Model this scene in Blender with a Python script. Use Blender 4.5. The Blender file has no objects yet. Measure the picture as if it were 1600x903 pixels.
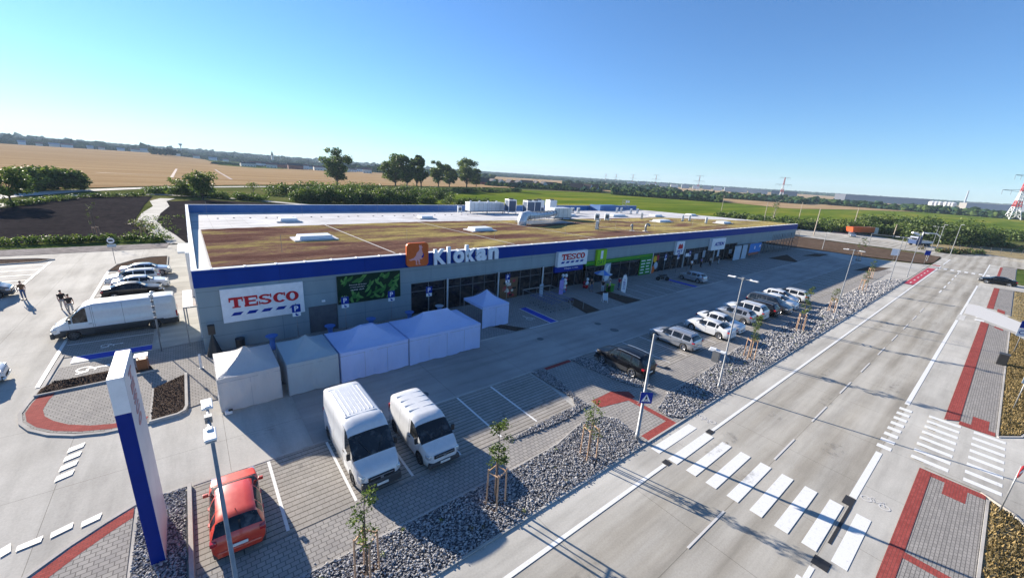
import bpy, math, random
import numpy as np
from mathutils import Vector, Matrix, Euler
R = math.radians
C = bpy.context.scene.collection
scene = bpy.context.scene

# ------------------------------------------------------------------ camera
CAM_H = 14.0
HAZE = 0.00011
FPX, PITCH, ROLL, YAW = 622.535384, 0.279028937, 0.0623646389, 0.884761227   # focal length in pixels of a 1600 px wide frame
_cy, _sy, _cp, _sp, _cr, _sr = math.cos(YAW), math.sin(YAW), math.cos(PITCH), math.sin(PITCH), math.cos(ROLL), math.sin(ROLL)
FW = Vector((_cy*_cp, _sy*_cp, -_sp)); _rt = Vector((_sy, -_cy, 0)); _up = _rt.cross(FW)
RT = _rt*_cr + _up*_sr; UP = -_rt*_sr + _up*_cr
cam = bpy.data.cameras.new('camera'); co = bpy.data.objects.new('camera', cam); C.objects.link(co)
cam.sensor_width = 36; cam.lens = FPX/1600*36; cam.clip_start = 0.1; cam.clip_end = 20000
co.matrix_world = Matrix(((RT.x, UP.x, -FW.x, 0), (RT.y, UP.y, -FW.y, 0), (RT.z, UP.z, -FW.z, CAM_H), (0, 0, 0, 1)))
scene.camera = co

# ------------------------------------------------------------------ sky, sun, exposure
SUN_AZ = (-0.285, 0.9585)      # horizontal direction towards the sun
SUN_EL = R(17.5)
w = bpy.data.worlds.new('World'); scene.world = w; w.use_nodes = True
nt = w.node_tree; nt.nodes.clear()
sky = nt.nodes.new('ShaderNodeTexSky'); sky.sky_type = 'NISHITA'; sky.sun_disc = False
sky.sun_elevation = SUN_EL; sky.sun_rotation = math.atan2(SUN_AZ[0], SUN_AZ[1])
sky.altitude = 150; sky.air_density = 1.0; sky.dust_density = 0.03; sky.ozone_density = 4.2
bg = nt.nodes.new('ShaderNodeBackground'); bg.inputs['Strength'].default_value = 0.06
wo = nt.nodes.new('ShaderNodeOutputWorld')
tint = nt.nodes.new('ShaderNodeMix'); tint.data_type = 'RGBA'; tint.blend_type = 'MULTIPLY'; tint.inputs[0].default_value = 1; tint.inputs[7].default_value = (0.73, 0.95, 1.17, 1)
nt.links.new(sky.outputs[0], tint.inputs[6]); nt.links.new(tint.outputs[2], bg.inputs[0]); nt.links.new(bg.outputs[0], wo.inputs[0])
sl = bpy.data.lights.new('sun', 'SUN'); sl.energy = 5.0; sl.angle = R(0.5); sl.color = (1.0, 0.91, 0.78)
so = bpy.data.objects.new('sun', sl); C.objects.link(so)
sdir = Vector((SUN_AZ[0]*math.cos(SUN_EL), SUN_AZ[1]*math.cos(SUN_EL), math.sin(SUN_EL)))
so.rotation_euler = sdir.to_track_quat('Z', 'Y').to_euler(); so.location = (-30, 100, 60)
vs = scene.view_settings; vs.view_transform = 'Standard'; vs.look = 'None'; vs.gamma = 1; vs.exposure = 1.5; vs.use_curve_mapping = False
scene.render.engine = 'CYCLES'
scene.cycles.max_bounces = 6; scene.cycles.diffuse_bounces = 3; scene.cycles.glossy_bounces = 3; scene.cycles.transmission_bounces = 3
scene.cycles.volume_bounces = 0; scene.cycles.use_denoising = True

# ------------------------------------------------------------------ measuring helpers
def gp(u, v, z=0.0):
    """point on the plane z seen at (u, v) of the photograph"""
    d = FW*FPX + RT*(u-800) - UP*(v-451.5)
    t = (z-CAM_H)/d.z
    return (d.x*t, d.y*t)
def far(u, D):
    """ground point at horizontal distance D in the bearing of column u at the horizon"""
    d = FW*FPX + RT*(u-800); v = d.z/UP.z; d = d - UP*v
    h = math.hypot(d.x, d.y)
    return (d.x/h*D, d.y/h*D)
def gpts(L, z=0.0): return [gp(u, v, z) for u, v in L]

# ------------------------------------------------------------------ materials
def lin(c): return tuple(c) + (1,)
class N:
    def __init__(s, name):
        s.m = bpy.data.materials.new(name); s.m.use_nodes = True; s.t = s.m.node_tree; s.b = s.t.nodes['Principled BSDF']
    def n(s, kind, **k):
        x = s.t.nodes.new('ShaderNode'+kind)
        for a, b in k.items(): setattr(x, a, b)
        return x
    def l(s, a, b): s.t.links.new(a, b)
    def coord(s, scale=(1, 1, 1), rot=0.0, obj=False):
        g = s.n('TexCoord').outputs['Object'] if obj else s.n('NewGeometry').outputs['Position']
        mp = s.n('Mapping'); mp.inputs['Scale'].default_value = scale; mp.inputs['Rotation'].default_value = (0, 0, rot)
        s.l(g, mp.inputs[0]); return mp.outputs[0]
    def noise(s, scale, vec, detail=4, rough=0.55):
        x = s.n('TexNoise'); x.inputs['Scale'].default_value = scale; x.inputs['Detail'].default_value = detail; x.inputs['Roughness'].default_value = rough
        s.l(vec, x.inputs['Vector']); return x.outputs['Fac']
    def ramp(s, fac, stops):
        r = s.n('ValToRGB'); e = r.color_ramp.elements
        e[0].position, e[0].color = stops[0][0], lin(stops[0][1]); e[1].position, e[1].color = stops[-1][0], lin(stops[-1][1])
        for p, c in stops[1:-1]:
            q = e.new(p); q.color = lin(c)
        s.l(fac, r.inputs[0]); return r.outputs[0]
    def mix(s, a, b, fac, mode='MIX'):
        x = s.n('Mix', data_type='RGBA', blend_type=mode)
        for sock, val in ((x.inputs[0], fac), (x.inputs[6], a), (x.inputs[7], b)):
            if isinstance(val, (int, float)): sock.default_value = val
            elif isinstance(val, tuple): sock.default_value = lin(val) if len(val) == 3 else val
            else: s.l(val, sock)
        return x.outputs[2]
    def col(s, c):
        if isinstance(c, tuple): s.b.inputs['Base Color'].default_value = lin(c)
        else: s.l(c, s.b.inputs['Base Color'])
    def bump(s, h, strength=0.3, dist=0.02):
        x = s.n('Bump'); x.inputs['Strength'].default_value = strength; x.inputs['Distance'].default_value = dist
        s.l(h, x.inputs['Height']); s.l(x.outputs[0], s.b.inputs['Normal'])
    def set(s, rough=None, metal=None, spec=None, coat=None):
        if rough is not None: s.b.inputs['Roughness'].default_value = rough
        if metal is not None: s.b.inputs['Metallic'].default_value = metal
        if spec is not None: s.b.inputs['Specular IOR Level'].default_value = spec
        if coat is not None: s.b.inputs['Coat Weight'].default_value = coat; s.b.inputs['Coat Roughness'].default_value = 0.04
        return s.m
def simple(name, c, rough=0.6, metal=0.0, var=0.12, scale=3.0, coat=None, spec=None):
    k = N(name); v = k.coord(obj=True); f = k.noise(scale, v)
    lo = tuple(x*(1-var) for x in c); hi = tuple(min(1, x*(1+var)) for x in c)
    k.col(k.ramp(f, [(0.3, lo), (0.7, hi)])); return k.set(rough=rough, metal=metal, coat=coat, spec=spec)
M = {}
def concrete(name, base, streak=(0.12, 1.2), joint=None, tracks=False, rot=0.0):
    k = N(name)
    v1 = k.coord((streak[0], streak[1], 1), rot); v2 = k.coord()
    n1 = k.noise(1.0, v1, 6, 0.6); n2 = k.noise(0.16, v2, 5, 0.6); n3 = k.noise(14, v2, 3)
    a = tuple(x*0.74 for x in base); b = tuple(min(1, x*1.15) for x in base)
    c = k.ramp(n1, [(0.25, a), (0.5, base), (0.75, b)])
    c = k.mix(c, k.ramp(n2, [(0.3, (0.72, 0.71, 0.70)), (0.62, (1, 1, 1))]), 0.85, 'MULTIPLY')
    c = k.mix(c, k.ramp(n3, [(0.3, (0.86, 0.86, 0.86)), (0.7, (1.05, 1.05, 1.05))]), 0.7, 'MULTIPLY')
    if tracks:
        # worn wheel tracks run along x; broken up by noise
        g = k.n('NewGeometry'); sx = k.n('SeparateXYZ'); k.l(g.outputs['Position'], sx.inputs[0])
        mth = k.n('Math', operation='MULTIPLY'); mth.inputs[1].default_value = 2*math.pi/1.62; k.l(sx.outputs[1], mth.inputs[0])
        sn = k.n('Math', operation='SINE'); k.l(mth.outputs[0], sn.inputs[0])
        ad = k.n('Math', operation='MULTIPLY_ADD'); ad.inputs[1].default_value = 0.16; ad.inputs[2].default_value = 0.0; k.l(sn.outputs[0], ad.inputs[0])
        n4 = k.noise(1.0, k.coord((0.06, 0.9, 1)), 5, 0.6); s2 = k.n('Math', operation='ADD'); k.l(ad.outputs[0], s2.inputs[0]); k.l(n4, s2.inputs[1])
        c = k.mix(c, k.ramp(s2.outputs[0], [(0.38, (1, 1, 1)), (0.62, (0.83, 0.815, 0.79)), (0.82, (0.66, 0.64, 0.61))]), 0.9, 'MULTIPLY')
    if joint:
        br = k.n('TexBrick'); br.offset = 0.0; br.inputs['Scale'].default_value = 1
        br.inputs['Brick Width'].default_value = joint[0]; br.inputs['Row Height'].default_value = joint[1]
        br.inputs['Mortar Size'].default_value = 0.012; br.inputs['Color1'].default_value = (1, 1, 1, 1); br.inputs['Color2'].default_value = (1, 1, 1, 1)
        br.inputs['Mortar'].default_value = (0.45, 0.44, 0.42, 1); mp = k.n('Mapping'); mp.inputs['Location'].default_value = (0, joint[2], 0)
        k.l(k.coord(), mp.inputs[0]); k.l(mp.outputs[0], br.inputs['Vector']); c = k.mix(c, br.outputs[0], 0.8, 'MULTIPLY')
    k.col(c); k.bump(n3, 0.15, 0.01); return k.set(rough=0.9, spec=0.03)
M['concrete_lot'] = concrete('pale_concrete', (0.495, 0.475, 0.435), (0.9, 0.12), rot=R(-24), joint=(6.0, 6.0, 1.5))  # diagonal broom marks and their sheen are painted as colour streaks
M['concrete_road'] = concrete('road_concrete', (0.46, 0.435, 0.385), (0.10, 1.3), joint=(5.0, 3.3, -4.93), tracks=True)
M['concrete_lane'] = concrete('cycle_lane_concrete', (0.51, 0.49, 0.445), (0.15, 1.2), joint=(5.0, 50, 20))
M['asphalt_aisle'] = concrete('aisle_concrete', (0.40, 0.375, 0.35), (0.12, 0.9), joint=(6.0, 6.7, 0.4))
def pavers(name, c1, c2, mort, bw, rh, ms=0.012, rot=0.0, offset=0.5, stain=0.5):
    k = N(name); br = k.n('TexBrick'); br.offset = offset; br.inputs['Scale'].default_value = 1
    br.inputs['Brick Width'].default_value = bw; br.inputs['Row Height'].default_value = rh; br.inputs['Mortar Size'].default_value = ms
    br.inputs['Color1'].default_value = lin(c1); br.inputs['Color2'].default_value = lin(c2); br.inputs['Mortar'].default_value = lin(mort); br.inputs['Mortar Smooth'].default_value = 0.2
    k.l(k.coord(rot=rot), br.inputs['Vector'])
    n = k.noise(0.5, k.coord(), 5, 0.65)
    c = k.mix(br.outputs[0], k.ramp(n, [(0.3, (0.78, 0.77, 0.76)), (0.65, (1.06, 1.05, 1.03))]), stain, 'MULTIPLY')
    k.col(c); k.bump(br.outputs['Fac'], -0.5, 0.01); return k.set(rough=0.9, spec=0.03)
M['paver_grey'] = pavers('grey_pavers', (0.36, 0.34, 0.315), (0.30, 0.285, 0.27), (0.16, 0.15, 0.14), 0.28, 0.21, 0.017)
M['paver_red'] = pavers('red_pavers', (0.36, 0.085, 0.075), (0.28, 0.062, 0.055), (0.16, 0.06, 0.055), 0.2, 0.1, 0.008, stain=0.6)
M['paver_right'] = pavers('textured_pavers', (0.34, 0.32, 0.30), (0.27, 0.255, 0.24), (0.13, 0.125, 0.12), 0.24, 0.12, 0.012)
k = N('bay_pavers'); c = None
for bw, rh, ms, mo, of in ((0.285, 0.285, 0.010, (0.66, 0.65, 0.64), 0.5), (4000.0, 0.285, 0.030, (0.40, 0.38, 0.36), 0.0)):
    br = k.n('TexBrick'); br.offset = of; br.inputs['Scale'].default_value = 1; br.inputs['Brick Width'].default_value = bw; br.inputs['Row Height'].default_value = rh; br.inputs['Mortar Size'].default_value = ms; br.inputs['Mortar Smooth'].default_value = 0.4
    br.inputs['Color1'].default_value = (1, 1, 1, 1); br.inputs['Color2'].default_value = (0.90, 0.90, 0.89, 1); br.inputs['Mortar'].default_value = lin(mo); k.l(k.coord(), br.inputs['Vector']); c = k.mix((0.39, 0.365, 0.335) if c is None else c, br.outputs[0], 1.0, 'MULTIPLY')
n = k.noise(0.5, k.coord(), 5, 0.65); n2 = k.noise(9, k.coord(), 4, 0.6); c = k.mix(c, k.ramp(n, [(0.3, (0.78, 0.77, 0.76)), (0.65, (1.06, 1.05, 1.03))]), 0.6, 'MULTIPLY'); c = k.mix(c, k.ramp(n2, [(0.3, (0.85, 0.85, 0.85)), (0.7, (1.08, 1.08, 1.08))]), 0.7, 'MULTIPLY'); k.col(c); M['paver_bay'] = k.set(rough=0.9, spec=0.03)
def paint(name, c, wear=0.35):
    k = N(name); n = k.noise(7, k.coord(), 5, 0.7)
    k.col(k.mix(c, tuple(x*0.55 for x in c), k.ramp(n, [(0.55, (0, 0, 0)), (0.8, (wear, wear, wear))]))); return k.set(rough=0.7)
M['white_paint'] = paint('white_road_paint', (0.72, 0.715, 0.69), 0.8)
M['faint_paint'] = paint('worn_white_paint', (0.58, 0.56, 0.53))
M['blue_paint'] = paint('blue_road_paint', (0.015, 0.045, 0.42), 0.2)
M['crimson_paint'] = paint('crimson_road_paint', (0.42, 0.035, 0.055), 0.3)
M['black_paint'] = paint('black_road_paint', (0.022, 0.022, 0.024), 0.1)
M['kerb'] = concrete('kerb_stone', (0.50, 0.475, 0.44), (0.5, 0.5))
def earth(name, a, b, sc=3.0, bs=0.8):
    k = N(name); n = k.noise(sc, k.coord(), 8, 0.7); n2 = k.noise(sc*0.15, k.coord(), 4)
    c = k.ramp(n, [(0.32, a), (0.68, b)]); c = k.mix(c, k.ramp(n2, [(0.35, (0.7, 0.7, 0.7)), (0.65, (1.1, 1.1, 1.1))]), 0.6, 'MULTIPLY')
    k.col(c); k.bump(n, bs, 0.08); return k.set(rough=0.95, spec=0.0)
M['soil'] = earth('brown_bark_soil', (0.045, 0.032, 0.024), (0.16, 0.12, 0.095), 9)
M['dark_soil'] = earth('dark_field_soil', (0.018, 0.016, 0.018), (0.050, 0.043, 0.043), 0.8)
M['soil_brown'] = earth('bare_brown_soil', (0.085, 0.06, 0.044), (0.15, 0.108, 0.082), 0.9)
M['rubble'] = earth('grey_rubble', (0.20, 0.18, 0.17), (0.42, 0.38, 0.35), 1.2)
M['dry_ground'] = earth('dry_ground', (0.16, 0.13, 0.07), (0.42, 0.34, 0.20), 1.1)
M['gravel_bed'] = earth('gravel_bed', (0.05, 0.05, 0.055), (0.22, 0.215, 0.22), 12)
def field(name, a, b, c, stretch, rot, sc=0.05, fine=0.6):
    k = N(name); n = k.noise(sc, k.coord(stretch, rot), 6, 0.6); n2 = k.noise(fine, k.coord(), 6, 0.75)
    col = k.ramp(n, [(0.32, a), (0.5, b), (0.7, c)]); col = k.mix(col, k.ramp(n2, [(0.3, (0.72, 0.72, 0.72)), (0.7, (1.15, 1.15, 1.15))]), 0.7, 'MULTIPLY')
    k.col(col); k.bump(n2, 0.6, 0.4); return k.set(rough=0.95, spec=0.0)
M['wheat'] = field('ripe_wheat', (0.31, 0.205, 0.108), (0.37, 0.255, 0.14), (0.44, 0.32, 0.185), (0.25, 2.2, 1), R(20), 0.02)
M['crop'] = field('green_crop', (0.072, 0.118, 0.014), (0.120, 0.168, 0.020), (0.245, 0.225, 0.036), (0.35, 1.6, 1), R(-35), 0.03, 0.25)
M['meadow'] = field('rough_meadow', (0.07, 0.085, 0.025), (0.11, 0.125, 0.04), (0.20, 0.17, 0.08), (1, 1, 1), 0, 0.04, 0.5)
M['verge'] = field('grass_verge', (0.055, 0.09, 0.02), (0.09, 0.13, 0.035), (0.15, 0.15, 0.05), (1, 1, 1), 0, 0.2, 1.2)
M['hill'] = field('distant_country', (0.035, 0.06, 0.025), (0.055, 0.085, 0.03), (0.16, 0.15, 0.08), (1, 1, 1), 0, 0.004, 0.02)
def leafmat(name, c, tr=0.25):
    k = N(name); n = k.noise(1.3, k.coord(), 3)
    k.col(k.ramp(n, [(0.3, tuple(x*0.7 for x in c)), (0.7, tuple(x*1.3 for x in c))])); k.set(rough=0.6, spec=0.3)
    t = k.n('BsdfTranslucent'); t.inputs[0].default_value = lin((c[0]*1.5, c[1]*1.6, c[2])); mx = k.n('MixShader'); mx.inputs[0].default_value = tr
    o = k.t.nodes['Material Output']; k.l(k.b.outputs[0], mx.inputs[1]); k.l(t.outputs[0], mx.inputs[2]); k.l(mx.outputs[0], o.inputs[0]); return k.m
M['leaf_a'] = leafmat('leaf_dark', (0.044, 0.072, 0.020)); M['leaf_b'] = leafmat('leaf_mid', (0.082, 0.124, 0.028)); M['leaf_c'] = leafmat('leaf_light', (0.14, 0.175, 0.040))

def woodmat(name, c): k = N(name); n = k.noise(0.03, k.coord(), 4); k.col(k.ramp(n, [(0.3, tuple(x*0.8 for x in c)), (0.7, tuple(x*1.25 for x in c))])); return k.set(rough=1.0, spec=0.0)
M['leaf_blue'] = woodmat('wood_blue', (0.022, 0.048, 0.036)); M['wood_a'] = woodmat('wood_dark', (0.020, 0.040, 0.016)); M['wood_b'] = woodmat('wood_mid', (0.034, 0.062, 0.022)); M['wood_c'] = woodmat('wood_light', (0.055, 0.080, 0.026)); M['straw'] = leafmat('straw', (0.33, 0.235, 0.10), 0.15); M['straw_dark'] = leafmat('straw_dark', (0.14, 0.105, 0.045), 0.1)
M['bark'] = simple('bark', (0.10, 0.075, 0.055), 0.9, scale=8, var=0.35); M['stake'] = simple('pine_stake', (0.46, 0.29, 0.18), 0.8, scale=9, var=0.25)
M['wood'] = simple('stained_wood', (0.30, 0.105, 0.035), 0.6, scale=14, var=0.3); M['pole_wood'] = simple('weathered_pole', (0.38, 0.32, 0.26), 0.9, var=0.2)
M['stone_a'] = simple('stone_grey', (0.32, 0.315, 0.32), 0.9, var=0.25, scale=4, spec=0.1); M['stone_b'] = simple('stone_dark', (0.19, 0.19, 0.205), 0.9, var=0.25, scale=4); M['stone_c'] = simple('stone_pale', (0.42, 0.405, 0.39), 0.9, var=0.2, scale=4)
M['galv'] = simple('galvanised_steel', (0.27, 0.28, 0.29), 0.5, 0.4, var=0.15, scale=5)
M['dark_metal'] = simple('dark_painted_metal', (0.13, 0.135, 0.145), 0.45, 0.3)
M['white_metal'] = simple('white_painted_metal', (0.74, 0.74, 0.74), 0.4, 0.0, var=0.05)
M['hvac'] = simple('hvac_casing', (0.62, 0.64, 0.66), 0.4, 0.25, var=0.1, scale=1.5)
M['black'] = simple('black_plastic', (0.018, 0.018, 0.02), 0.5); M['rubber'] = simple('tyre_rubber', (0.022, 0.022, 0.023), 0.8)
M['alloy'] = simple('alloy', (0.55, 0.55, 0.57), 0.3, 0.8); M['trim'] = simple('grey_trim', (0.045, 0.046, 0.05), 0.55)
M['steel_wheel'] = simple('steel_wheel', (0.10, 0.10, 0.105), 0.5, 0.5)
k = N('dark_glass'); n = k.noise(2.6, k.coord(obj=True), 3); k.col(k.ramp(n, [(0.40, (0.006, 0.008, 0.010)), (0.58, (0.016, 0.018, 0.02)), (0.72, (0.07, 0.072, 0.075))])); M['glass'] = k.set(rough=0.06, spec=0.6)  # grey mottling painted into the glass suggests seats and reflections
k = N('shop_glass'); n = k.noise(0.9, k.coord((1, 1, 1.5))); k.col(k.ramp(n, [(0.42, (0.010, 0.011, 0.014)), (0.60, (0.035, 0.03, 0.03)), (0.78, (0.12, 0.09, 0.07))])); M['shop_glass'] = k.set(rough=0.10, spec=0.5)
M['headlamp'] = simple('lamp_glass', (0.55, 0.58, 0.60), 0.08, 0.3, coat=1.0); M['tail'] = simple('tail_lamp', (0.40, 0.012, 0.015), 0.15, coat=1.0)
M['plate'] = simple('number_plate', (0.70, 0.70, 0.68), 0.4, var=0.03)
def carpaint(name, c, metal=0.0, rough=0.35):
    k = N(name); n = k.noise(5, k.coord(obj=True), 5); k.col(k.ramp(n, [(0.25, tuple(x*0.92 for x in c)), (0.75, tuple(min(1, x*1.04) for x in c))]))
    r = k.ramp(n, [(0.3, (rough-.02,)*3), (0.7, (rough+.03,)*3)]); k.l(r, k.b.inputs['Roughness']); return k.set(metal=metal, coat=0.8 if c[0] > .05 else 0.25, spec=0.5 if c[0] > .05 else 0.25)
PAINT = {'white': carpaint('paint_white', (0.64, 0.65, 0.66)), 'silver': carpaint('paint_silver', (0.42, 0.43, 0.45), 0.55, 0.3), 'black': carpaint('paint_black', (0.004, 0.004, 0.006), 0.0, 0.35),
         'red': carpaint('paint_red', (0.62, 0.045, 0.018)), 'graphite': carpaint('paint_graphite', (0.055, 0.06, 0.07), 0.4), 'blue': carpaint('paint_blue', (0.02, 0.05, 0.14)), 'orange': carpaint('paint_orange', (0.62, 0.10, 0.025))}
# building
def panel(name, c, rib):
    k = N(name); br = k.n('TexBrick'); br.offset = 0; br.inputs['Scale'].default_value = 1; br.inputs['Brick Width'].default_value = rib[0]; br.inputs['Row Height'].default_value = rib[1]
    br.inputs['Mortar Size'].default_value = 0.018; br.inputs['Color1'].default_value = lin(c); br.inputs['Color2'].default_value = lin(tuple(x*0.95 for x in c)); br.inputs['Mortar'].default_value = lin(tuple(x*0.62 for x in c))
    g = k.n('NewGeometry'); s = k.n('SeparateXYZ'); k.l(g.outputs['Position'], s.inputs[0]); a = k.n('Math', operation='ADD'); k.l(s.outputs[0], a.inputs[0]); k.l(s.outputs[1], a.inputs[1])
    cb = k.n('CombineXYZ'); k.l(a.outputs[0], cb.inputs[0]); k.l(s.outputs[2], cb.inputs[1]); k.l(cb.outputs[0], br.inputs['Vector'])
    n = k.noise(0.8, k.coord((1, 1, .25)), 5); k.col(k.mix(br.outputs[0], k.ramp(n, [(0.3, (0.84, 0.84, 0.84)), (0.7, (1.06, 1.06, 1.06))]), 0.7, 'MULTIPLY')); return k.set(rough=0.5, metal=0.0, spec=0.12)
M['wall'] = panel('grey_wall_panels', (0.27, 0.335, 0.365), (6.6, 1.15)); M['fascia'] = panel('blue_fascia', (0.003, 0.040, 0.26), (6.6, 3.0))
k = N('blue_parapet'); n = k.noise(1, k.coord(), 4); k.col(k.ramp(n, [(0.3, (0.04, 0.13, 0.33)), (0.7, (0.06, 0.17, 0.40))])); M['parapet'] = k.set(rough=0.5)
M['membrane'] = concrete('white_membrane', (0.60, 0.595, 0.60), (0.3, 0.6), joint=(2.0, 30, 5))
k = N('sedum'); n = k.noise(0.22, k.coord((0.36, 1.25, 1), R(3)), 5, 0.6); n2 = k.noise(2.2, k.coord(), 7, 0.8); n3 = k.noise(9, k.coord(), 5, 0.8)
g = k.n('NewGeometry'); s = k.n('SeparateXYZ'); k.l(g.outputs['Position'], s.inputs[0]); mr = k.n('MapRange'); mr.inputs[1].default_value = 10; mr.inputs[2].default_value = 110; mr.inputs[3].default_value = -0.06; mr.inputs[4].default_value = 0.05; k.l(s.outputs[0], mr.inputs[0])
ad = k.n('Math', operation='ADD'); k.l(n, ad.inputs[0]); k.l(mr.outputs[0], ad.inputs[1]); ad2 = k.n('Math', operation='MULTIPLY_ADD'); ad2.inputs[1].default_value = 0.34; k.l(n2, ad2.inputs[0]); k.l(ad.outputs[0], ad2.inputs[2])
c = k.ramp(ad2.outputs[0], [(0.50, (0.115, 0.062, 0.052)), (0.61, (0.185, 0.112, 0.085)), (0.675, (0.25, 0.195, 0.085)), (0.82, (0.42, 0.34, 0.135))])
c = k.mix(c, k.ramp(n3, [(0.3, (0.6, 0.6, 0.6)), (0.7, (1.3, 1.3, 1.3))]), 0.8, 'MULTIPLY'); k.col(c); k.bump(n3, 1.0, 0.1); M['sedum'] = k.set(rough=0.95, spec=0.0)
def fabric(name, c):
    k = N(name); n = k.noise(1.1, k.coord((1, 1, 0.5)), 5, 0.6); k.col(k.ramp(n, [(0.3, tuple(x*0.93 for x in c)), (0.7, c)])); k.bump(n, 0.9, 0.2); k.set(rough=0.7)
    t = k.n('BsdfTranslucent'); t.inputs[0].default_value = lin(c); mx = k.n('MixShader'); mx.inputs[0].default_value = 0.22
    o = k.t.nodes['Material Output']; k.l(k.b.outputs[0], mx.inputs[1]); k.l(t.outputs[0], mx.inputs[2]); k.l(mx.outputs[0], o.inputs[0]); return k.m
M['tent_cream'] = fabric('tent_cream', (0.64, 0.63, 0.62)); M['tent_blue'] = fabric('tent_white', (0.56, 0.66, 0.96)); M['tent_grey'] = fabric('tent_greyish', (0.50, 0.57, 0.60)); M['cloth_blue'] = fabric('blue_cloth', (0.10, 0.26, 0.70))
for nm, c in dict(sign_white=(0.78, 0.78, 0.80), sign_red=(0.50, 0.02, 0.03), sign_blue=(0.004, 0.028, 0.27), sign_orange=(0.66, 0.13, 0.03), sign_pink=(0.80, 0.38, 0.36), letter=(0.80, 0.82, 0.85), lime=(0.25, 0.52, 0.02), green=(0.03, 0.22, 0.03),
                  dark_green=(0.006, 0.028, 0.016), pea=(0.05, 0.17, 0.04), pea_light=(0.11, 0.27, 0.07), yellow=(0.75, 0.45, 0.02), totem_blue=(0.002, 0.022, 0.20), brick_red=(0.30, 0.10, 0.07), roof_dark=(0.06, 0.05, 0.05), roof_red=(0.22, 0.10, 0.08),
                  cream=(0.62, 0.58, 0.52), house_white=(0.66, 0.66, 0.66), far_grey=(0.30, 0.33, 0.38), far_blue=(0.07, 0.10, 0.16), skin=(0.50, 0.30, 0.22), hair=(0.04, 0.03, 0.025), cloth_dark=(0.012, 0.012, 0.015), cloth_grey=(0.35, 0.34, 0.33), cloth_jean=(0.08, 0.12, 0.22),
                  brown=(0.16, 0.09, 0.05), purple=(0.35, 0.28, 0.62), corrug=(0.42, 0.50, 0.58), banner_blue=(0.03, 0.20, 0.55), interior=(0.012, 0.012, 0.014), faded_red=(0.50, 0.26, 0.25), wheat_track=(0.33, 0.215, 0.145), pylon_red=(0.45, 0.05, 0.05), balloon=(0.40, 0.03, 0.06)).items():
    M[nm] = simple(nm, c, 0.5, var=0.06, spec=0.15)
k = N('totem_gloss'); n = k.noise(0.6, k.coord((1, 1, 1)), 4); k.col(k.ramp(n, [(0.3, (0.56, 0.54, 0.56)), (0.7, (0.70, 0.68, 0.68))])); M['totem_gloss'] = k.set(rough=0.38, spec=0.3)

# ------------------------------------------------------------------ object helpers
def tag(o, label=None, cat=None, group=None, kind=None):
    if label: o['label'] = label
    if cat: o['category'] = cat
    if group: o['group'] = group
    if kind: o['kind'] = kind
    return o
def empty(name, loc, rz=0.0, label=None, cat=None, group=None):
    o = bpy.data.objects.new(name, None); C.objects.link(o); o.location = loc; o.rotation_euler = (0, 0, rz); o.empty_display_size = 0.2
    return tag(o, label, cat, group)
def children(o): return [c for c in bpy.data.objects if c.parent == o]
KIDS = {}
def link_kid(o, parent):
    o.parent = parent; KIDS.setdefault(parent.name, []).append(o)
def copy_tree(o, loc=None, rz=None, parent=None, label=None, group=None):
    c = o.copy(); C.objects.link(c)
    if parent is not None: link_kid(c, parent)
    if loc is not None: c.location = loc
    if rz is not None: c.rotation_euler = (0, 0, rz)
    if label: c['label'] = label
    if group: c['group'] = group
    for ch in KIDS.get(o.name, []): copy_tree(ch, parent=c)
    return c
def npmesh(name, V, F, mats, idx=None, smooth=False, parent=None):
    V = np.asarray(V, dtype=np.float32); F = np.asarray(F, dtype=np.int32); me = bpy.data.meshes.new(name); k = F.shape[1]
    me.vertices.add(len(V)); me.vertices.foreach_set('co', V.ravel()); me.loops.add(F.size); me.loops.foreach_set('vertex_index', F.ravel())
    me.polygons.add(len(F)); me.polygons.foreach_set('loop_start', np.arange(0, F.size, k, dtype=np.int32)); me.polygons.foreach_set('loop_total', np.full(len(F), k, dtype=np.int32))
    for m in mats: me.materials.append(m)
    if idx is not None: me.polygons.foreach_set('material_index', np.asarray(idx, dtype=np.int32))
    me.polygons.foreach_set('use_smooth', np.full(len(F), smooth, dtype=bool)); me.update(calc_edges=True); me.validate()
    o = bpy.data.objects.new(name, me); C.objects.link(o)
    if parent is not None: link_kid(o, parent)
    return o
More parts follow.
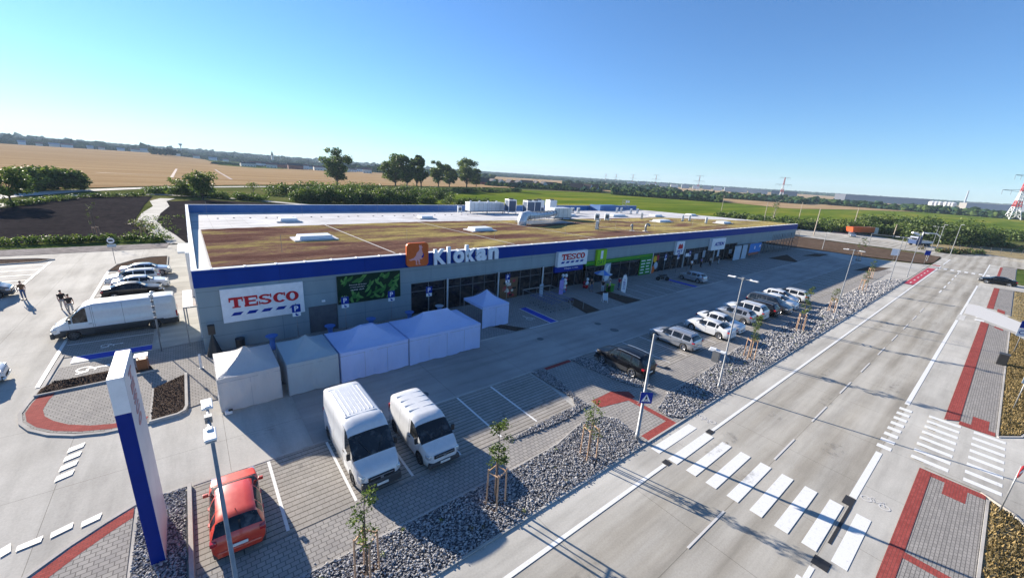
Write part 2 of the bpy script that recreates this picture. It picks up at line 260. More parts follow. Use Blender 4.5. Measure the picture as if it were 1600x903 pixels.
class MB:
    def __init__(s): s.v = []; s.f = []; s.m = []; s.cur = 0; s.mats = []
    def mat(s, m):
        if m not in s.mats: s.mats.append(m)
        s.cur = s.mats.index(m); return s
    def add(s, V, F):
        b = len(s.v); s.v += [tuple(p) for p in V]; s.f += [tuple(b+i for i in f) for f in F]; s.m += [s.cur]*len(F); return s
    def box(s, c, d, rz=0.0, taper=1.0):
        x, y, z = d[0]/2, d[1]/2, d[2]/2; cs, sn = math.cos(rz), math.sin(rz); V = []
        for k, t in ((-1, 1), (1, taper)):
            for a, b in ((-1, -1), (1, -1), (1, 1), (-1, 1)):
                px, py = a*x*t, b*y*t; V.append((c[0]+px*cs-py*sn, c[1]+px*sn+py*cs, c[2]+k*z))
        return s.add(V, [(3, 2, 1, 0), (4, 5, 6, 7), (0, 1, 5, 4), (1, 2, 6, 5), (2, 3, 7, 6), (3, 0, 4, 7)])
    def bx(s, x0, x1, y0, y1, z0, z1): return s.box(((x0+x1)/2, (y0+y1)/2, (z0+z1)/2), (x1-x0, y1-y0, z1-z0))
    def tube(s, pts, r, n=8, cap=True):
        pts = [Vector(p) for p in pts]; rr = r if isinstance(r, (list, tuple)) else [r]*len(pts); V = []; F = []
        for i, p in enumerate(pts):
            d = (pts[min(i+1, len(pts)-1)] - pts[max(i-1, 0)]).normalized(); a = d.orthogonal().normalized() if i == 0 else (a - d*a.dot(d)).normalized(); b = d.cross(a)
            for k in range(n):
                t = 2*math.pi*k/n; V.append(p + a*(math.cos(t)*rr[i]) + b*(math.sin(t)*rr[i]))
        for i in range(len(pts)-1):
            for k in range(n): F.append((i*n+k, i*n+(k+1) % n, (i+1)*n+(k+1) % n, (i+1)*n+k))
        if cap: F.append(tuple(range(n-1, -1, -1))); F.append(tuple((len(pts)-1)*n+k for k in range(n)))
        return s.add(V, F)
    def sheet(s, pts, z):
        return s.add([(p[0], p[1], z) for p in pts], [tuple(range(len(pts)))])
    def prism(s, pts, z0, z1):
        n = len(pts); V = [(p[0], p[1], z0) for p in pts]+[(p[0], p[1], z1) for p in pts]
        F = [tuple(range(n-1, -1, -1)), tuple(range(n, 2*n))]+[(i, (i+1) % n, n+(i+1) % n, n+i) for i in range(n)]; return s.add(V, F)
    def plate(s, pts, y0, y1):
        """outline in (x, z), thickness in y"""
        n = len(pts); V = [(p[0], y0, p[1]) for p in pts]+[(p[0], y1, p[1]) for p in pts]
        F = [tuple(range(n)), tuple(range(2*n-1, n-1, -1))]+[(i, n+i, n+(i+1) % n, (i+1) % n) for i in range(n)]; return s.add(V, F)
    def ball(s, c, r, n=10):
        rx, ry, rz = r if isinstance(r, (tuple, list)) else (r, r, r); V = []; F = []; k = n//2
        for i in range(k+1):
            ph = math.pi*i/k
            for j in range(n):
                th = 2*math.pi*j/n; V.append((c[0]+rx*math.sin(ph)*math.cos(th), c[1]+ry*math.sin(ph)*math.sin(th), c[2]+rz*math.cos(ph)))
        for i in range(k):
            for j in range(n): F.append((i*n+j, (i+1)*n+j, (i+1)*n+(j+1) % n, i*n+(j+1) % n))
        return s.add(V, F)
    def build(s, name, parent=None, mat=None, smooth=False, world=False, bevel=0.0):
        if mat is not None: s.mats = [mat]; s.m = [0]*len(s.f)
        me = bpy.data.meshes.new(name); off = parent.location if (world and parent is not None) else Vector((0, 0, 0))
        me.from_pydata([(v[0]-off[0], v[1]-off[1], v[2]-off[2]) for v in s.v], [], s.f)
        for m in s.mats: me.materials.append(m)
        for i, p in enumerate(me.polygons): p.material_index = s.m[i]; p.use_smooth = smooth
        me.update(); o = bpy.data.objects.new(name, me); C.objects.link(o)
        if parent is not None: link_kid(o, parent)
        if bevel:
            b = o.modifiers.new('bevel', 'BEVEL'); b.width = bevel; b.segments = 2; b.limit_method = 'ANGLE'
        return o
def struct(name, mb, m): return tag(mb.build(name, mat=m), kind='structure')
def text_part(name, txt, box, mat, parent, y, depth=0.05, bold=0.02, shear=0.0, mode='front'):
    """flat lettering filling box=(x0, x1, z0, z1) on a wall that faces -y (world coordinates)"""
    cu = bpy.data.curves.new('t', 'FONT'); cu.body = txt; cu.size = 1; cu.extrude = 0.02; cu.offset = bold; cu.shear = shear; cu.resolution_u = 4
    ob = bpy.data.objects.new('t', cu); C.objects.link(ob); dg = bpy.context.evaluated_depsgraph_get(); me = bpy.data.meshes.new_from_object(ob.evaluated_get(dg))
    bpy.data.objects.remove(ob); bpy.data.curves.remove(cu)
    co_ = np.empty(len(me.vertices)*3, dtype=np.float32); me.vertices.foreach_get('co', co_); co_ = co_.reshape(-1, 3)
    lo, hi = co_.min(0), co_.max(0); a = (co_-lo)/(hi-lo)
    x = box[0]+a[:, 0]*(box[1]-box[0]); z = box[2]+a[:, 1]*(box[3]-box[2]); d = a[:, 2]*depth
    loc = parent.location
    if mode == 'front': out = np.stack([x-loc[0], y-d-loc[1], z-loc[2]], 1)
    elif mode == 'local': out = np.stack([x, y-d, z], 1)
    elif mode == 'plusx': out = np.stack([y+d-loc[0], x-loc[1], z-loc[2]], 1)     # on a wall that faces +x; x runs along +y
    elif mode == 'floor': out = np.stack([x, z, np.full_like(x, y)], 1)
    me.vertices.foreach_set('co', out.astype(np.float32).ravel()); me.name = name; me.materials.clear(); me.materials.append(mat); me.update()
    o = bpy.data.objects.new(name, me); C.objects.link(o); link_kid(o, parent); return o

# ------------------------------------------------------------------ vegetation tools
rng = np.random.default_rng(7)
def leaf_cloud(name, clumps, n, size, mats=None, parent=None, seed=1, flat=0.0):
    """many small leaf quads spread through ellipsoidal clumps (x, y, z, rx, ry, rz)"""
    r = np.random.default_rng(seed); cl = np.array(clumps, dtype=float); vol = (cl[:, 3]*cl[:, 4]*cl[:, 5])**(2/3); vol /= vol.sum()
    ci = r.choice(len(cl), n, p=vol); d = r.normal(size=(n, 3)); d /= np.linalg.norm(d, axis=1)[:, None]
    rad = r.random(n)**0.4; rad *= 1+0.22*r.normal(size=n)*0.6
    P = cl[ci, :3]+d*cl[ci, 3:6]*rad[:, None]; P[:, 2] = np.maximum(P[:, 2], 0.02)
    a = r.normal(size=(n, 3)); a[:, 2] *= 0.6; a /= np.linalg.norm(a, axis=1)[:, None]; b = np.cross(a, r.normal(size=(n, 3))); b /= np.linalg.norm(b, axis=1)[:, None]
    s = size*(0.55+0.9*r.random(n))[:, None]; V = np.stack([P-a*s, P-b*s*0.6, P+a*s, P+b*s*0.6], 1).reshape(-1, 3)
    F = np.arange(4*n).reshape(-1, 4); base = r.choice(3, len(cl), p=[0.36, 0.42, 0.22]); idx = np.where(r.random(n) < 0.55, base[ci], r.choice(3, n, p=[0.34, 0.40, 0.26]))
    return npmesh(name, V, F, mats or [M['leaf_a'], M['leaf_b'], M['leaf_c']], idx, False, parent)
_t = (1+5**.5)/2
ICO_V = np.array([(-1, _t, 0), (1, _t, 0), (-1, -_t, 0), (1, -_t, 0), (0, -1, _t), (0, 1, _t), (0, -1, -_t), (0, 1, -_t), (_t, 0, -1), (_t, 0, 1), (-_t, 0, -1), (-_t, 0, 1)])/1.902
ICO_F = np.array([(0, 11, 5), (0, 5, 1), (0, 1, 7), (0, 7, 10), (0, 10, 11), (1, 5, 9), (5, 11, 4), (11, 10, 2), (10, 7, 6), (7, 1, 8), (3, 9, 4), (3, 4, 2), (3, 2, 6), (3, 6, 8), (3, 8, 9), (4, 9, 5), (2, 4, 11), (6, 2, 10), (8, 6, 7), (9, 8, 1)])
def blobs(name, P, S, mats, seed=1, jit=0.35, probs=None):
    """a mass of irregular lumps: P (n,3) centres, S (n,3) radii"""
    r = np.random.default_rng(seed); n = len(P); V = ICO_V[None]*(1+jit*(r.random((n, 12, 1))-0.5)*2); th = r.random(n)*6.28; c, s = np.cos(th), np.sin(th)
    X = V[:, :, 0]*c[:, None]-V[:, :, 1]*s[:, None]; Y = V[:, :, 0]*s[:, None]+V[:, :, 1]*c[:, None]; V = np.stack([X, Y, V[:, :, 2]], 2)*S[:, None, :]+P[:, None, :]
    F = (ICO_F[None]+12*np.arange(n)[:, None, None]).reshape(-1, 3); idx = np.repeat(r.choice(len(mats), n, p=probs), 20)
    return npmesh(name, V.reshape(-1, 3), F, mats, idx, False)

# ------------------------------------------------------------------ the land
def smooth(t): t = np.clip(t, 0, 1); return t*t*(3-2*t)
BR = [(u, math.atan2(*reversed(far(u, 1.0)))) for u in range(-900, 2501, 50)]
_us = np.array([b[0] for b in BR]); _az = np.array([b[1] for b in BR])          # bearing falls as u grows
def u_of(x, y): return np.interp(-np.arctan2(y, x), -_az, _us)
def land(x, y):
    r = np.hypot(x, y); u = u_of(x, y)
    A = np.interp(u, [240, 340], [11.6, 0]); top = np.interp(u, [-200, 0, 400, 620, 800, 1000, 1600, 2000], [60, 50, 38, 22, 20, 18, 14, 12])
    return A*smooth((r-450)/1050)+(top-A)*smooth((r-1500)/2600)
def polar(name, cols, m, eps, nr=10, kind='structure'):
    """field sheet: cols = [(u, r near, r far)], laid on the land"""
    us = np.linspace(cols[0][0], cols[-1][0], max(8, int((cols[-1][0]-cols[0][0])/25))); cu = [c[0] for c in cols]
    r0 = np.interp(us, cu, [c[1] for c in cols]); r1 = np.interp(us, cu, [c[2] for c in cols]); V = []
    for i, u in enumerate(us):
        for t in np.linspace(0, 1, nr):
            r = r0[i]*(r1[i]/r0[i])**t; x, y = far(u, r); V.append((x, y, float(land(x, y))+eps))
    F = [(i*nr+j, (i+1)*nr+j, (i+1)*nr+j+1, i*nr+j+1) for i in range(len(us)-1) for j in range(nr-1)]
    return tag(npmesh(name, V, F, [m], None, True), kind=kind)
rr = np.concatenate([[0.0], np.geomspace(8, 9500, 90)]); az = np.linspace(-math.pi, math.pi, 181)[:-1]; V = [(0, 0, -0.3)]
for r_ in rr[1:]:
    for a_ in az:
        x, y = r_*math.cos(a_), r_*math.sin(a_); V.append((x, y, float(land(x, y))-0.3))
na = 180; me = bpy.data.meshes.new('ground'); Fg = [(0, 1+j, 1+(j+1) % na) for j in range(na)]
for i in range(len(rr)-2):
    for j in range(na): Fg.append((1+i*na+j, 1+(i+1)*na+j, 1+(i+1)*na+(j+1) % na, 1+i*na+(j+1) % na))
me.from_pydata(V, [], Fg); me.materials.append(M['hill']); g_ = bpy.data.objects.new('ground', me); C.objects.link(g_); tag(g_, kind='structure')
rad = lambda u, v: math.hypot(*gp(u, v))
struct('meadow', MB().sheet([(-400, 60), (-400, 330), (-40, 300), (120, 290), (300, 300), (560, 260), (700, 60), (700, -120), (150, -60), (-40, -60), (-60, 0)], -0.2), M['meadow'])
polar('wheat_field', [(-500, 200, 1500), (-60, 200, 1500), (0, 205, 1500), (150, rad(150, 293), 1500), (270, rad(270, 290), 1500), (318, rad(318, 290), 1480), (330, rad(330, 289.5), rad(330, 256.5)), (400, rad(400, 289), rad(400, 263)), (500, rad(500, 289), rad(500, 266)), (600, rad(600, 290), rad(600, 270)), (700, rad(700, 292), rad(700, 276)), (805, rad(805, 294), rad(805, 288))], M['wheat'], 0.05, 14)
polar('wheat_field', [(745, 850, 2400), (880, 900, 1900)], M['wheat'], 0.10)
polar('wheat_field', [(940, 560, 1900), (1240, 420, 2600), (1600, 900, 1900), (1750, 900, 1900)], M['wheat'], 0.15)
polar('grass_strip', [(330, 840, 1500), (400, 740, 1300), (440, 780, 1000)], M['verge'], 0.2)
polar('green_field', [(630, rad(630, 322), rad(630, 304)), (700, rad(700, 326), rad(700, 300.5)), (760, rad(760, 330), rad(760, 297.5)), (800, rad(800, 332), rad(800, 296.5)), (900, rad(900, 335), rad(900, 300)), (1000, rad(1000, 338), rad(1000, 305)), (1200, rad(1200, 352), rad(1200, 315)), (1320, rad(1320, 355), rad(1320, 321.5)), (1400, rad(1400, 360), rad(1400, 326)), (1530, rad(1530, 370), rad(1530, 335.5)), (1600, rad(1600, 374), rad(1600, 341)), (1750, rad(1750, 390), rad(1750, 354))], M['crop'], -0.02, 12)
def strip(name, px, half, z, m):
    pts = [Vector(gp(u, v)) for u, v in px]; L, Rr = [], []
    for i, p in enumerate(pts):
        d = (pts[min(i+1, len(pts)-1)]-pts[max(i-1, 0)]).normalized(); nn = Vector((-d.y, d.x)); h = half[i] if isinstance(half, list) else half; L.append(p+nn*h); Rr.append(p-nn*h)
    V = [(*p, z) for p in L]+[(*p, z) for p in Rr]; n = len(pts); return struct(name, MB().add(V, [(i, i+n, i+n+1, i+1) for i in range(n-1)]), m)
struct('field', MB().sheet([(-90, 92), (-4.2, 90), (-5.6, 103), (-9.4, 114), (-9.6, 150), (-9, 180), (-26, 174), (-33, 140), (-70, 118)], -0.10), M['dark_soil'])
struct('field', MB().sheet([(-3.4, 84), (-5.5, 103), (-6.8, 112), (-6.6, 160), (5, 168), (20, 158), (60, 138), (128, 112), (128, 84)], -0.12), M['dark_soil'])
struct('field', MB().sheet([(-70, 84.5), (-3.6, 84), (-3.2, 90.5), (-70, 92)], -0.14), M['verge'])
strip('path', [(277, 380), (262, 368), (243, 357), (229, 346), (236, 333), (252, 322), (247, 314), (262, 310)], [1.1, 1.15, 1.3, 1.6, 1.7, 1.7, 1.9, 1.9], -0.05, M['concrete_lane'])
strip('path', [(-60, 332), (0, 320), (60, 311), (120, 305), (245, 303.5), (330, 308), (400, 312.5), (520, 324)], 1.7, -0.06, M['concrete_lane'])
strip('road', [(-60, 313), (0, 306), (60, 302), (110, 298), (200, 294.5), (270, 292.5), (400, 291.5), (520, 293)], 3.6, -0.07, M['concrete_lot'])
strip('farm_track', [(640, 301), (760, 295.5), (860, 298), (1000, 303.5), (1100, 307)], 2.2, 0.10, M['wheat'])
strip('path', [(1310, 318), (1370, 322)], 2.0, 0.12, M['concrete_lane'])

strip('tractor_track', [(268, 278), (276, 264), (283, 254)], .8, 0.12, M['wheat_track']); strip('tractor_track', [(362, 281), (340, 268), (328, 259)], .8, 0.12, M['wheat_track']); strip('tractor_track', [(150, 270), (240, 274), (330, 279), (420, 281)], .7, 0.125, M['wheat_track']); strip('tractor_track', [(430, 283), (520, 281), (620, 283)], .6, 0.12, M['wheat_track'])
# ------------------------------------------------------------------ paved ground round the shop
struct('parking_lot', MB().sheet([(-75, 9.8), (-1.5, 9.8), (-1.5, 9.86), (126, 9.86), (126, 84), (-75, 82)], -0.02), M['concrete_lot'])
struct('aisle', MB().sheet([(3.5, 19.66), (113, 19.66), (118, 26.3), (3.5, 26.3)], 0.004), M['asphalt_aisle'])
struct('pavement', MB().sheet([(3.5, 26.3), (121, 26.3), (121, 36), (-0.4, 36), (-0.4, 35), (-0.6, 27.1), (3.5, 26.9)], 0.012), M['paver_grey'])
struct('pavement', MB().sheet([(-3.1, 26.4), (-0.6, 27.1), (-0.4, 35), (-0.4, 37.4), (-3.4, 37.0), (-8.0, 36.6), (-8.1, 33.0), (-8.45, 31.8), (-8.5, 30.7), (-8.2, 29.5), (-7.7, 28.6), (-6.9, 27.7), (-5.9, 27.0), (-4.8, 26.5)], 0.02), M['paver_grey'])
struct('footpath', MB().sheet([(-3.3, 37.1), (-0.4, 37.5), (-0.4, 72), (-2.9, 72), (-3.4, 53)], 0.008), M['concrete_lane'])
struct('road', MB().sheet([(-75, -0.15), (150, -0.15), (150, 9.75), (-75, 9.75)], -0.01), M['concrete_road'])
struct('road', MB().sheet([(150, -70), (157, -70), (182, 9.5), (183, 60), (166, 60), (158, 14), (150, 9.75)], -0.012), M['concrete_road'])
struct('cycle_lane', MB().sheet([(-75, -2.62), (149, -2.62), (149, 1.55), (-75, 1.55)], -0.004), M['concrete_lane'])
struct('cycle_lane', MB().sheet([(-75, 8.3), (150, 8.3), (150, 9.75), (-75, 9.75)], -0.004), M['concrete_lane'])
struct('yard', MB().sheet([(158, 46), (158.5, 14), (182, 13), (205, 36), (200, 46), (150, 80), (126, 84), (126, 52)], -0.016), M['concrete_lot'])
struct('yard', MB().sheet([(183, 20), (260, -10), (260, -60), (157, -70), (182, 9.5)], -0.02), M['dry_ground'])
struct('soil_bed', MB().sheet([(123, 48), (156, 47.5), (156, 40), (153.5, 10.3), (135.5, 9.9), (131, 11.5), (121.5, 40)], 0.03), M['soil_brown'])
struct('pavement', MB().sheet([(101, 9.86), (130, 9.86), (127, 14), (121, 36), (113, 26.3), (113, 19.66), (109, 15.5), (99, 13.4)], 0.002), M['concrete_lot'])
struct('rubble_bed', MB().sheet([(-75, 78.0), (-3.5, 80.0), (-3.2, 84.5), (-75, 84.5)], 0.01), M['rubble'])
# parking bays of the front row and the walk behind them
struct('parking_bays', MB().sheet([(-1.4, 14.55), (17.6, 14.55), (18.1, 17.2), (18.1, 19.6), (-1.4, 19.6)], 0.004), M['paver_bay'])
struct('parking_bays', MB().sheet([(24.2, 14.5), (109, 14.5), (113, 19.6), (23.2, 19.6), (23.6, 17)], 0.004), M['paver_bay'])
struct('pavement', MB().sheet([(-1.4, 12.35), (18.9, 12.35), (26.0, 12.35), (109, 13.0), (109, 14.5), (-1.4, 14.5)], 0.006), M['paver_grey'])
struct('pavement', MB().sheet([(18.7, 12.35), (18.4, 9.9), (26.3, 9.9), (26.3, 12.35)], 0.006), M['paver_grey'])
struct('pavement', MB().sheet([(18.2, 14.5), (23.9, 14.5), (22.6, 19.6), (19.0, 19.6)], 0.008), M['paver_grey'])
gb = MB()
GRAVEL = [[(-1.4, 9.82), (17.9, 9.82), (18.6, 10.6), (18.9, 12.1), (18.2, 12.9), (16.8, 13.1), (14.5, 12.5), (12, 12.35), (-1.4, 12.4)],
          [(22.0, 11.35), (21.9, 10.6), (22.6, 9.85), (99, 9.85), (97, 11.6), (84, 13.2), (60, 12.9), (49, 13.05), (42, 13.2), (36, 12.8), (31, 12.3), (27.6, 12.1), (24.4, 12.1)],
          [(11.9, 14.2), (14.3, 14.5), (17.8, 14.62), (18.35, 15.4), (18.3, 17.4), (18.3, 19.5), (19.5, 19.5), (19.3, 17.5), (18.7, 15.6), (18.6, 14.1), (16.5, 13.85), (14, 13.95)],
          [(22.4, 19.4), (23.6, 19.4), (24.6, 17.2), (24.4, 14.6), (24.5, 13.2), (23.3, 13.9), (22.8, 15.6)],
          [(-3.2, 9.9), (-1.66, 9.9), (-1.66, 19.6), (-2.4, 19.62), (-3.15, 19.3)]]
for i, p in enumerate(GRAVEL): gb.sheet(p, 0.020+0.003*i)
struct('gravel_base', gb, M['gravel_bed'])
def inside(poly, P):
    ins = np.zeros(len(P), bool); n = len(poly)
    for i in range(n):
        (x1, y1), (x2, y2) = poly[i], poly[(i+1) % n]
        c = ((y1 > P[:, 1]) != (y2 > P[:, 1])); ins ^= c & (P[:, 0] < (x2-x1)*(P[:, 1]-y1)/((y2-y1) if y2 != y1 else 1e-9)+x1)
    return ins
Ps = []
for i, poly in enumerate(GRAVEL):
    a = np.array(poly); lo, hi = a.min(0), a.max(0); area = (hi-lo).prod()
    for x0 in np.arange(lo[0], hi[0], 4.0):
        x1 = min(x0+4.0, hi[0]); s = 0.031 if x0 < 20 else (0.041 if x0 < 34 else (0.065 if x0 < 55 else 0.085)); n = int((x1-x0)*(hi[1]-lo[1])*0.62/(s*s*2.2))
        P = np.stack([rng.uniform(x0, x1, n), rng.uniform(lo[1], hi[1], n)], 1); P = P[inside(poly, P)]; Ps.append(np.concatenate([P, np.full((len(P), 1), s)], 1))
Ps = np.concatenate(Ps); n = len(Ps); sc = Ps[:, 2]*(0.6+0.5*rng.random(n)+1.1*rng.random(n)**5); Zs = 0.03+sc*0.3+0.05*rng.random(n)
st = blobs('gravel', np.stack([Ps[:, 0], Ps[:, 1], Zs], 1), np.stack([sc*(0.8+0.5*rng.random(n)), sc*(0.7+0.4*rng.random(n)), sc*0.62], 1), [M['stone_a'], M['stone_b'], M['stone_c']], 3, 0.3, [0.46, 0.22, 0.32])
tag(st, kind='stuff')

nw = 900; ex = rng.uniform(-1, 95, nw); ey = np.where(rng.random(nw) < .5, 9.70-np.abs(rng.normal(size=nw))*.10, 12.47+np.abs(rng.normal(size=nw))*.10); es = rng.uniform(.012, .032, nw)
tag(blobs('stray_stones', np.stack([ex, ey, es*.4+.006], 1), np.stack([es*1.2, es, es*.7], 1), [M['stone_a'], M['stone_b'], M['stone_c']], 13, .3), kind='stuff')
nw = 70; wx = rng.uniform(0, 70, nw); wy = rng.uniform(9.95, 12.2, nw); tag(leaf_cloud('weeds', np.stack([wx, wy, np.full(nw, .10), rng.uniform(.06, .16, nw), rng.uniform(.06, .16, nw), np.full(nw, .09)], 1), 2600, .03, [M['leaf_b'], M['leaf_c'], M['straw_dark']], seed=77), kind='stuff')
# right side of the road
struct('pavement', MB().sheet([(38.1, -0.95), (75.2, -0.95), (72.6, -2.5), (38.1, -2.5)], 0.03), M['paver_right'])
struct('pavement', MB().sheet([(86, -0.95), (108.5, -0.95), (108.5, -2.5), (83, -2.5)], 0.03), M['paver_right'])
struct('pavement', MB().sheet([(118.3, -0.5), (148, -0.5), (148, -2.5), (118.3, -2.5)], 0.03), M['paver_right'])
struct('pavement', MB().sheet([(-40, -0.55), (29.0, -0.55), (29.0, -2.45), (-40, -2.45)], 0.03), M['paver_right'])
rd = MB()
for a in ([(37.8, -0.25), (75.6, -0.25), (75.2, -0.92), (38.5, -0.92)], [(37.8, -0.93), (38.5, -0.93), (38.5, -2.5), (37.8, -2.5)], [(38.5, -1.45), (40.2, -1.45), (40.2, -2.2), (38.5, -2.2)],
          [(-40, -0.05), (29.4, -0.05), (29.4, -0.52), (-40, -0.52)], [(28.9, -0.53), (29.4, -0.53), (29.4, -2.45), (28.9, -2.45)], [(27.6, -1.05), (28.9, -1.05), (28.9, -1.85), (27.6, -1.85)],
          [(20.9, -0.53), (21.35, -0.53), (21.35, -2.45), (20.9, -2.45)], [(86, -0.3), (108.5, -0.3), (108.5, -0.93), (86, -0.93)], [(118.3, -0.1), (147, -0.1), (147, -0.5), (118.3, -0.5)],
          [(73, -1.4), (74.6, -1.4), (73.6, -2.1), (72, -2.1)], [(84.5, -1.3), (87, -1.3), (86, -2), (83.5, -2)]): rd.sheet(a, 0.034)
for a in ([(19.15, 14.45), (20.4, 14.45), (21.3, 14.5), (22.35, 13.8), (22.1, 13.1), (21.75, 13.1), (21.75, 10.35), (21.35, 10.35), (21.35, 13.1), (19.0, 13.6)], [(18.75, 10.34), (21.75, 10.34), (21.75, 9.8), (18.75, 9.8)], [(19.6, 19.55), (22.3, 19.55), (22.3, 19.2), (19.6, 19.2)], [(130, 9.4), (131.5, 9.4), (131.5, 8.35), (130, 8.35)]): rd.sheet(a, 0.016)
rd.sheet([(-8.2, 32.7), (-8.32, 31.8), (-8.36, 30.7), (-8.1, 29.6), (-7.6, 28.7), (-6.8, 27.8), (-5.8, 27.1), (-4.7, 26.62), (-3.3, 26.5), (-3.2, 27.0), (-4.6, 27.1), (-5.5, 27.5), (-6.4, 28.2), (-7.05, 29.0), (-7.5, 29.8), (-7.72, 30.7), (-7.68, 31.8), (-7.55, 32.7)], 0.026)
ra = [(-3.3, 19.45), (-4.0, 19.0), (-4.9, 18.35), (-5.9, 17.4), (-7.2, 15.8), (-8.2, 14.2), (-9.5, 11)]; rb = [(-3.3, 18.85), (-3.9, 18.45), (-4.6, 17.9), (-5.5, 17.05), (-6.7, 15.5), (-7.7, 13.9), (-9, 11)]
rd.sheet(ra+rb[::-1], 0.016)
struct('red_paving', rd, M['paver_red'])
struct('pavement', MB().sheet(rb+[(-3.25, 9.9)], 0.012), M['paver_grey'])
struct('side_road', MB().sheet([(29.7, -0.1), (37.6, -0.1), (37.8, -2.6), (39.2, -3.6), (44, -4.6), (60, -5.2), (60, -12), (22, -12), (22, -6.2), (26.5, -4.4), (28.8, -3.3), (29.6, -2.3)], 0.036), M['concrete_lane'])
struct('driveway', MB().sheet([(75.6, -0.1), (86.5, -0.1), (81.5, -1.5), (76, -4.6), (60, -5.6), (60, -8), (68, -4.4), (72.4, -2.5)], 0.04), M['concrete_lot'])
struct('driveway', MB().sheet([(108.8, -0.1), (118, -0.1), (118, -8), (108.8, -8)], 0.04), M['concrete_lot'])
vg = MB(); vg.sheet([(-40, -2.6), (28.9, -2.6), (28.4, -3.4), (26.2, -4.5), (22, -6.3), (22, -30), (-40, -30)], 0.02); vg.sheet([(38.3, -2.65), (72.0, -2.65), (67.5, -4.3), (60, -5.15), (44, -4.5), (39.6, -3.5)], 0.02)
vg.sheet([(83, -2.6), (108.3, -2.6), (108.3, -20), (70, -20), (76, -4.8), (81, -1.8)], 0.02)
struct('dry_verge', vg, M['dry_ground']); struct('lawn', MB().sheet([(118.5, -2.6), (146, -2.6), (146, -8), (118.5, -8)], 0.025), M['verge'])

# kerbs
def kerb_line(mb, pts, w=0.14, h=0.1, closed=False):
    P = [Vector(p) for p in pts]; n = len(P); L, Q = [], []
    for i, p in enumerate(P):
        a = P[i-1] if (i or closed) else p; b = P[(i+1) % n] if (i < n-1 or closed) else p; d = (b-a).normalized(); nn = Vector((-d.y, d.x))*w/2; L.append(p+nn); Q.append(p-nn)
    V = [(*p, h) for p in L]+[(*p, h) for p in Q]+[(*p, -0.03) for p in L]+[(*p, -0.03) for p in Q]; F = []
    for i in range(n if closed else n-1):
        j = (i+1) % n; F += [(i, n+i, n+j, j), (2*n+i, i, j, 2*n+j), (n+i, 3*n+i, 3*n+j, n+j)]
    if not closed: F += [(0, 2*n, 3*n, n), (n-1, 2*n-1, 4*n-1, 3*n-1)]
    mb.add(V, F)
kb = MB()
isl = [(-8.2, 38.9), (-8.25, 33.9), (-8.5, 31.86), (-8.55, 30.7), (-8.3, 29.55), (-7.8, 28.55), (-7.0, 27.6), (-6.0, 26.85), (-4.9, 26.38), (-3.14, 26.2)]
kerb_line(kb, isl, 0.16, 0.05); kerb_line(kb, [(-3.14, 26.2), (-1.95, 26.3), (-1.65, 26.55), (-1.55, 27.0), (-1.55, 31.6)], 0.14, 0.14); kerb_line(kb, [(-3.1, 26.4), (-3.12, 30.4)], 0.08, 0.05)
kerb_line(kb, [(-8.4, 32.66), (-5.4, 32.8), (-3.0, 33.2)], 0.10, 0.12)
kerb_line(kb, [(-1.52, 9.9), (-1.52, 19.65)], 0.14, 0.16); kerb_line(kb, [(-3.2, 9.9), (-3.2, 19.4), (-2.5, 19.7), (-1.6, 19.72)], 0.10, 0.03)
kerb_line(kb, [(-9.7, 11), (-8.4, 14.3), (-7.4, 15.95), (-6.05, 17.55), (-5.0, 18.5), (-4.1, 19.15), (-3.2, 19.7)], 0.16, 0.035)
kerb_line(kb, [(-1.4, 19.63), (18.6, 19.63)], 0.12, 0.02); kerb_line(kb, [(22.4, 19.63), (113, 19.63)], 0.12, 0.02); kerb_line(kb, [(-1.4, 9.78), (99, 9.78)], 0.10, 0.05)
kerb_line(kb, [(-1.4, 12.42), (11.5, 12.42), (14.2, 12.55), (16.8, 13.15), (18.3, 12.95), (18.95, 12.2)], 0.07, 0.055); kerb_line(kb, [(24.4, 12.2), (27.6, 12.2), (31, 12.38), (36, 12.88), (42, 13.28), (49, 13.12), (60, 12.98), (84, 13.28), (97, 11.7)], 0.07, 0.055)
kerb_line(kb, [(18.1, 26.25), (20.7, 26.25)], 0.1, 0.05); kerb_line(kb, [(28, 26.25), (121, 26.25)], 0.1, 0.03)
kerb_line(kb, [(-40, -2.53), (29.0, -2.53)], 0.1, 0.06); kerb_line(kb, [(38.1, -2.58), (72.3, -2.58)], 0.1, 0.06); kerb_line(kb, [(29.5, -2.3), (28.7, -3.35), (26.4, -4.5), (22, -6.3)], 0.1, 0.08); kerb_line(kb, [(37.9, -2.6), (39.3, -3.55), (44, -4.55), (60, -5.15)], 0.1, 0.08)
kerb_line(kb, [(157, -70), (150.6, -0.2)], 0.2, 0.06); kerb_line(kb, [(182.2, 9.5), (183.2, 60)], 0.3, 0.12)
kerb_line(kb, [(-75, 74.2), (-19, 73.9), (-15.5, 74.2), (-14.4, 75.4), (-16, 76.6), (-20, 77.4)], 0.14, 0.1); kerb_line(kb, [(-8.55, 66), (-8.1, 69.3), (-6.6, 72), (-5.0, 73.2), (-3.2, 73.1), (-3.15, 65.2)], 0.12, 0.1)
struct('kerb', kb, M['kerb'])
sb = MB()
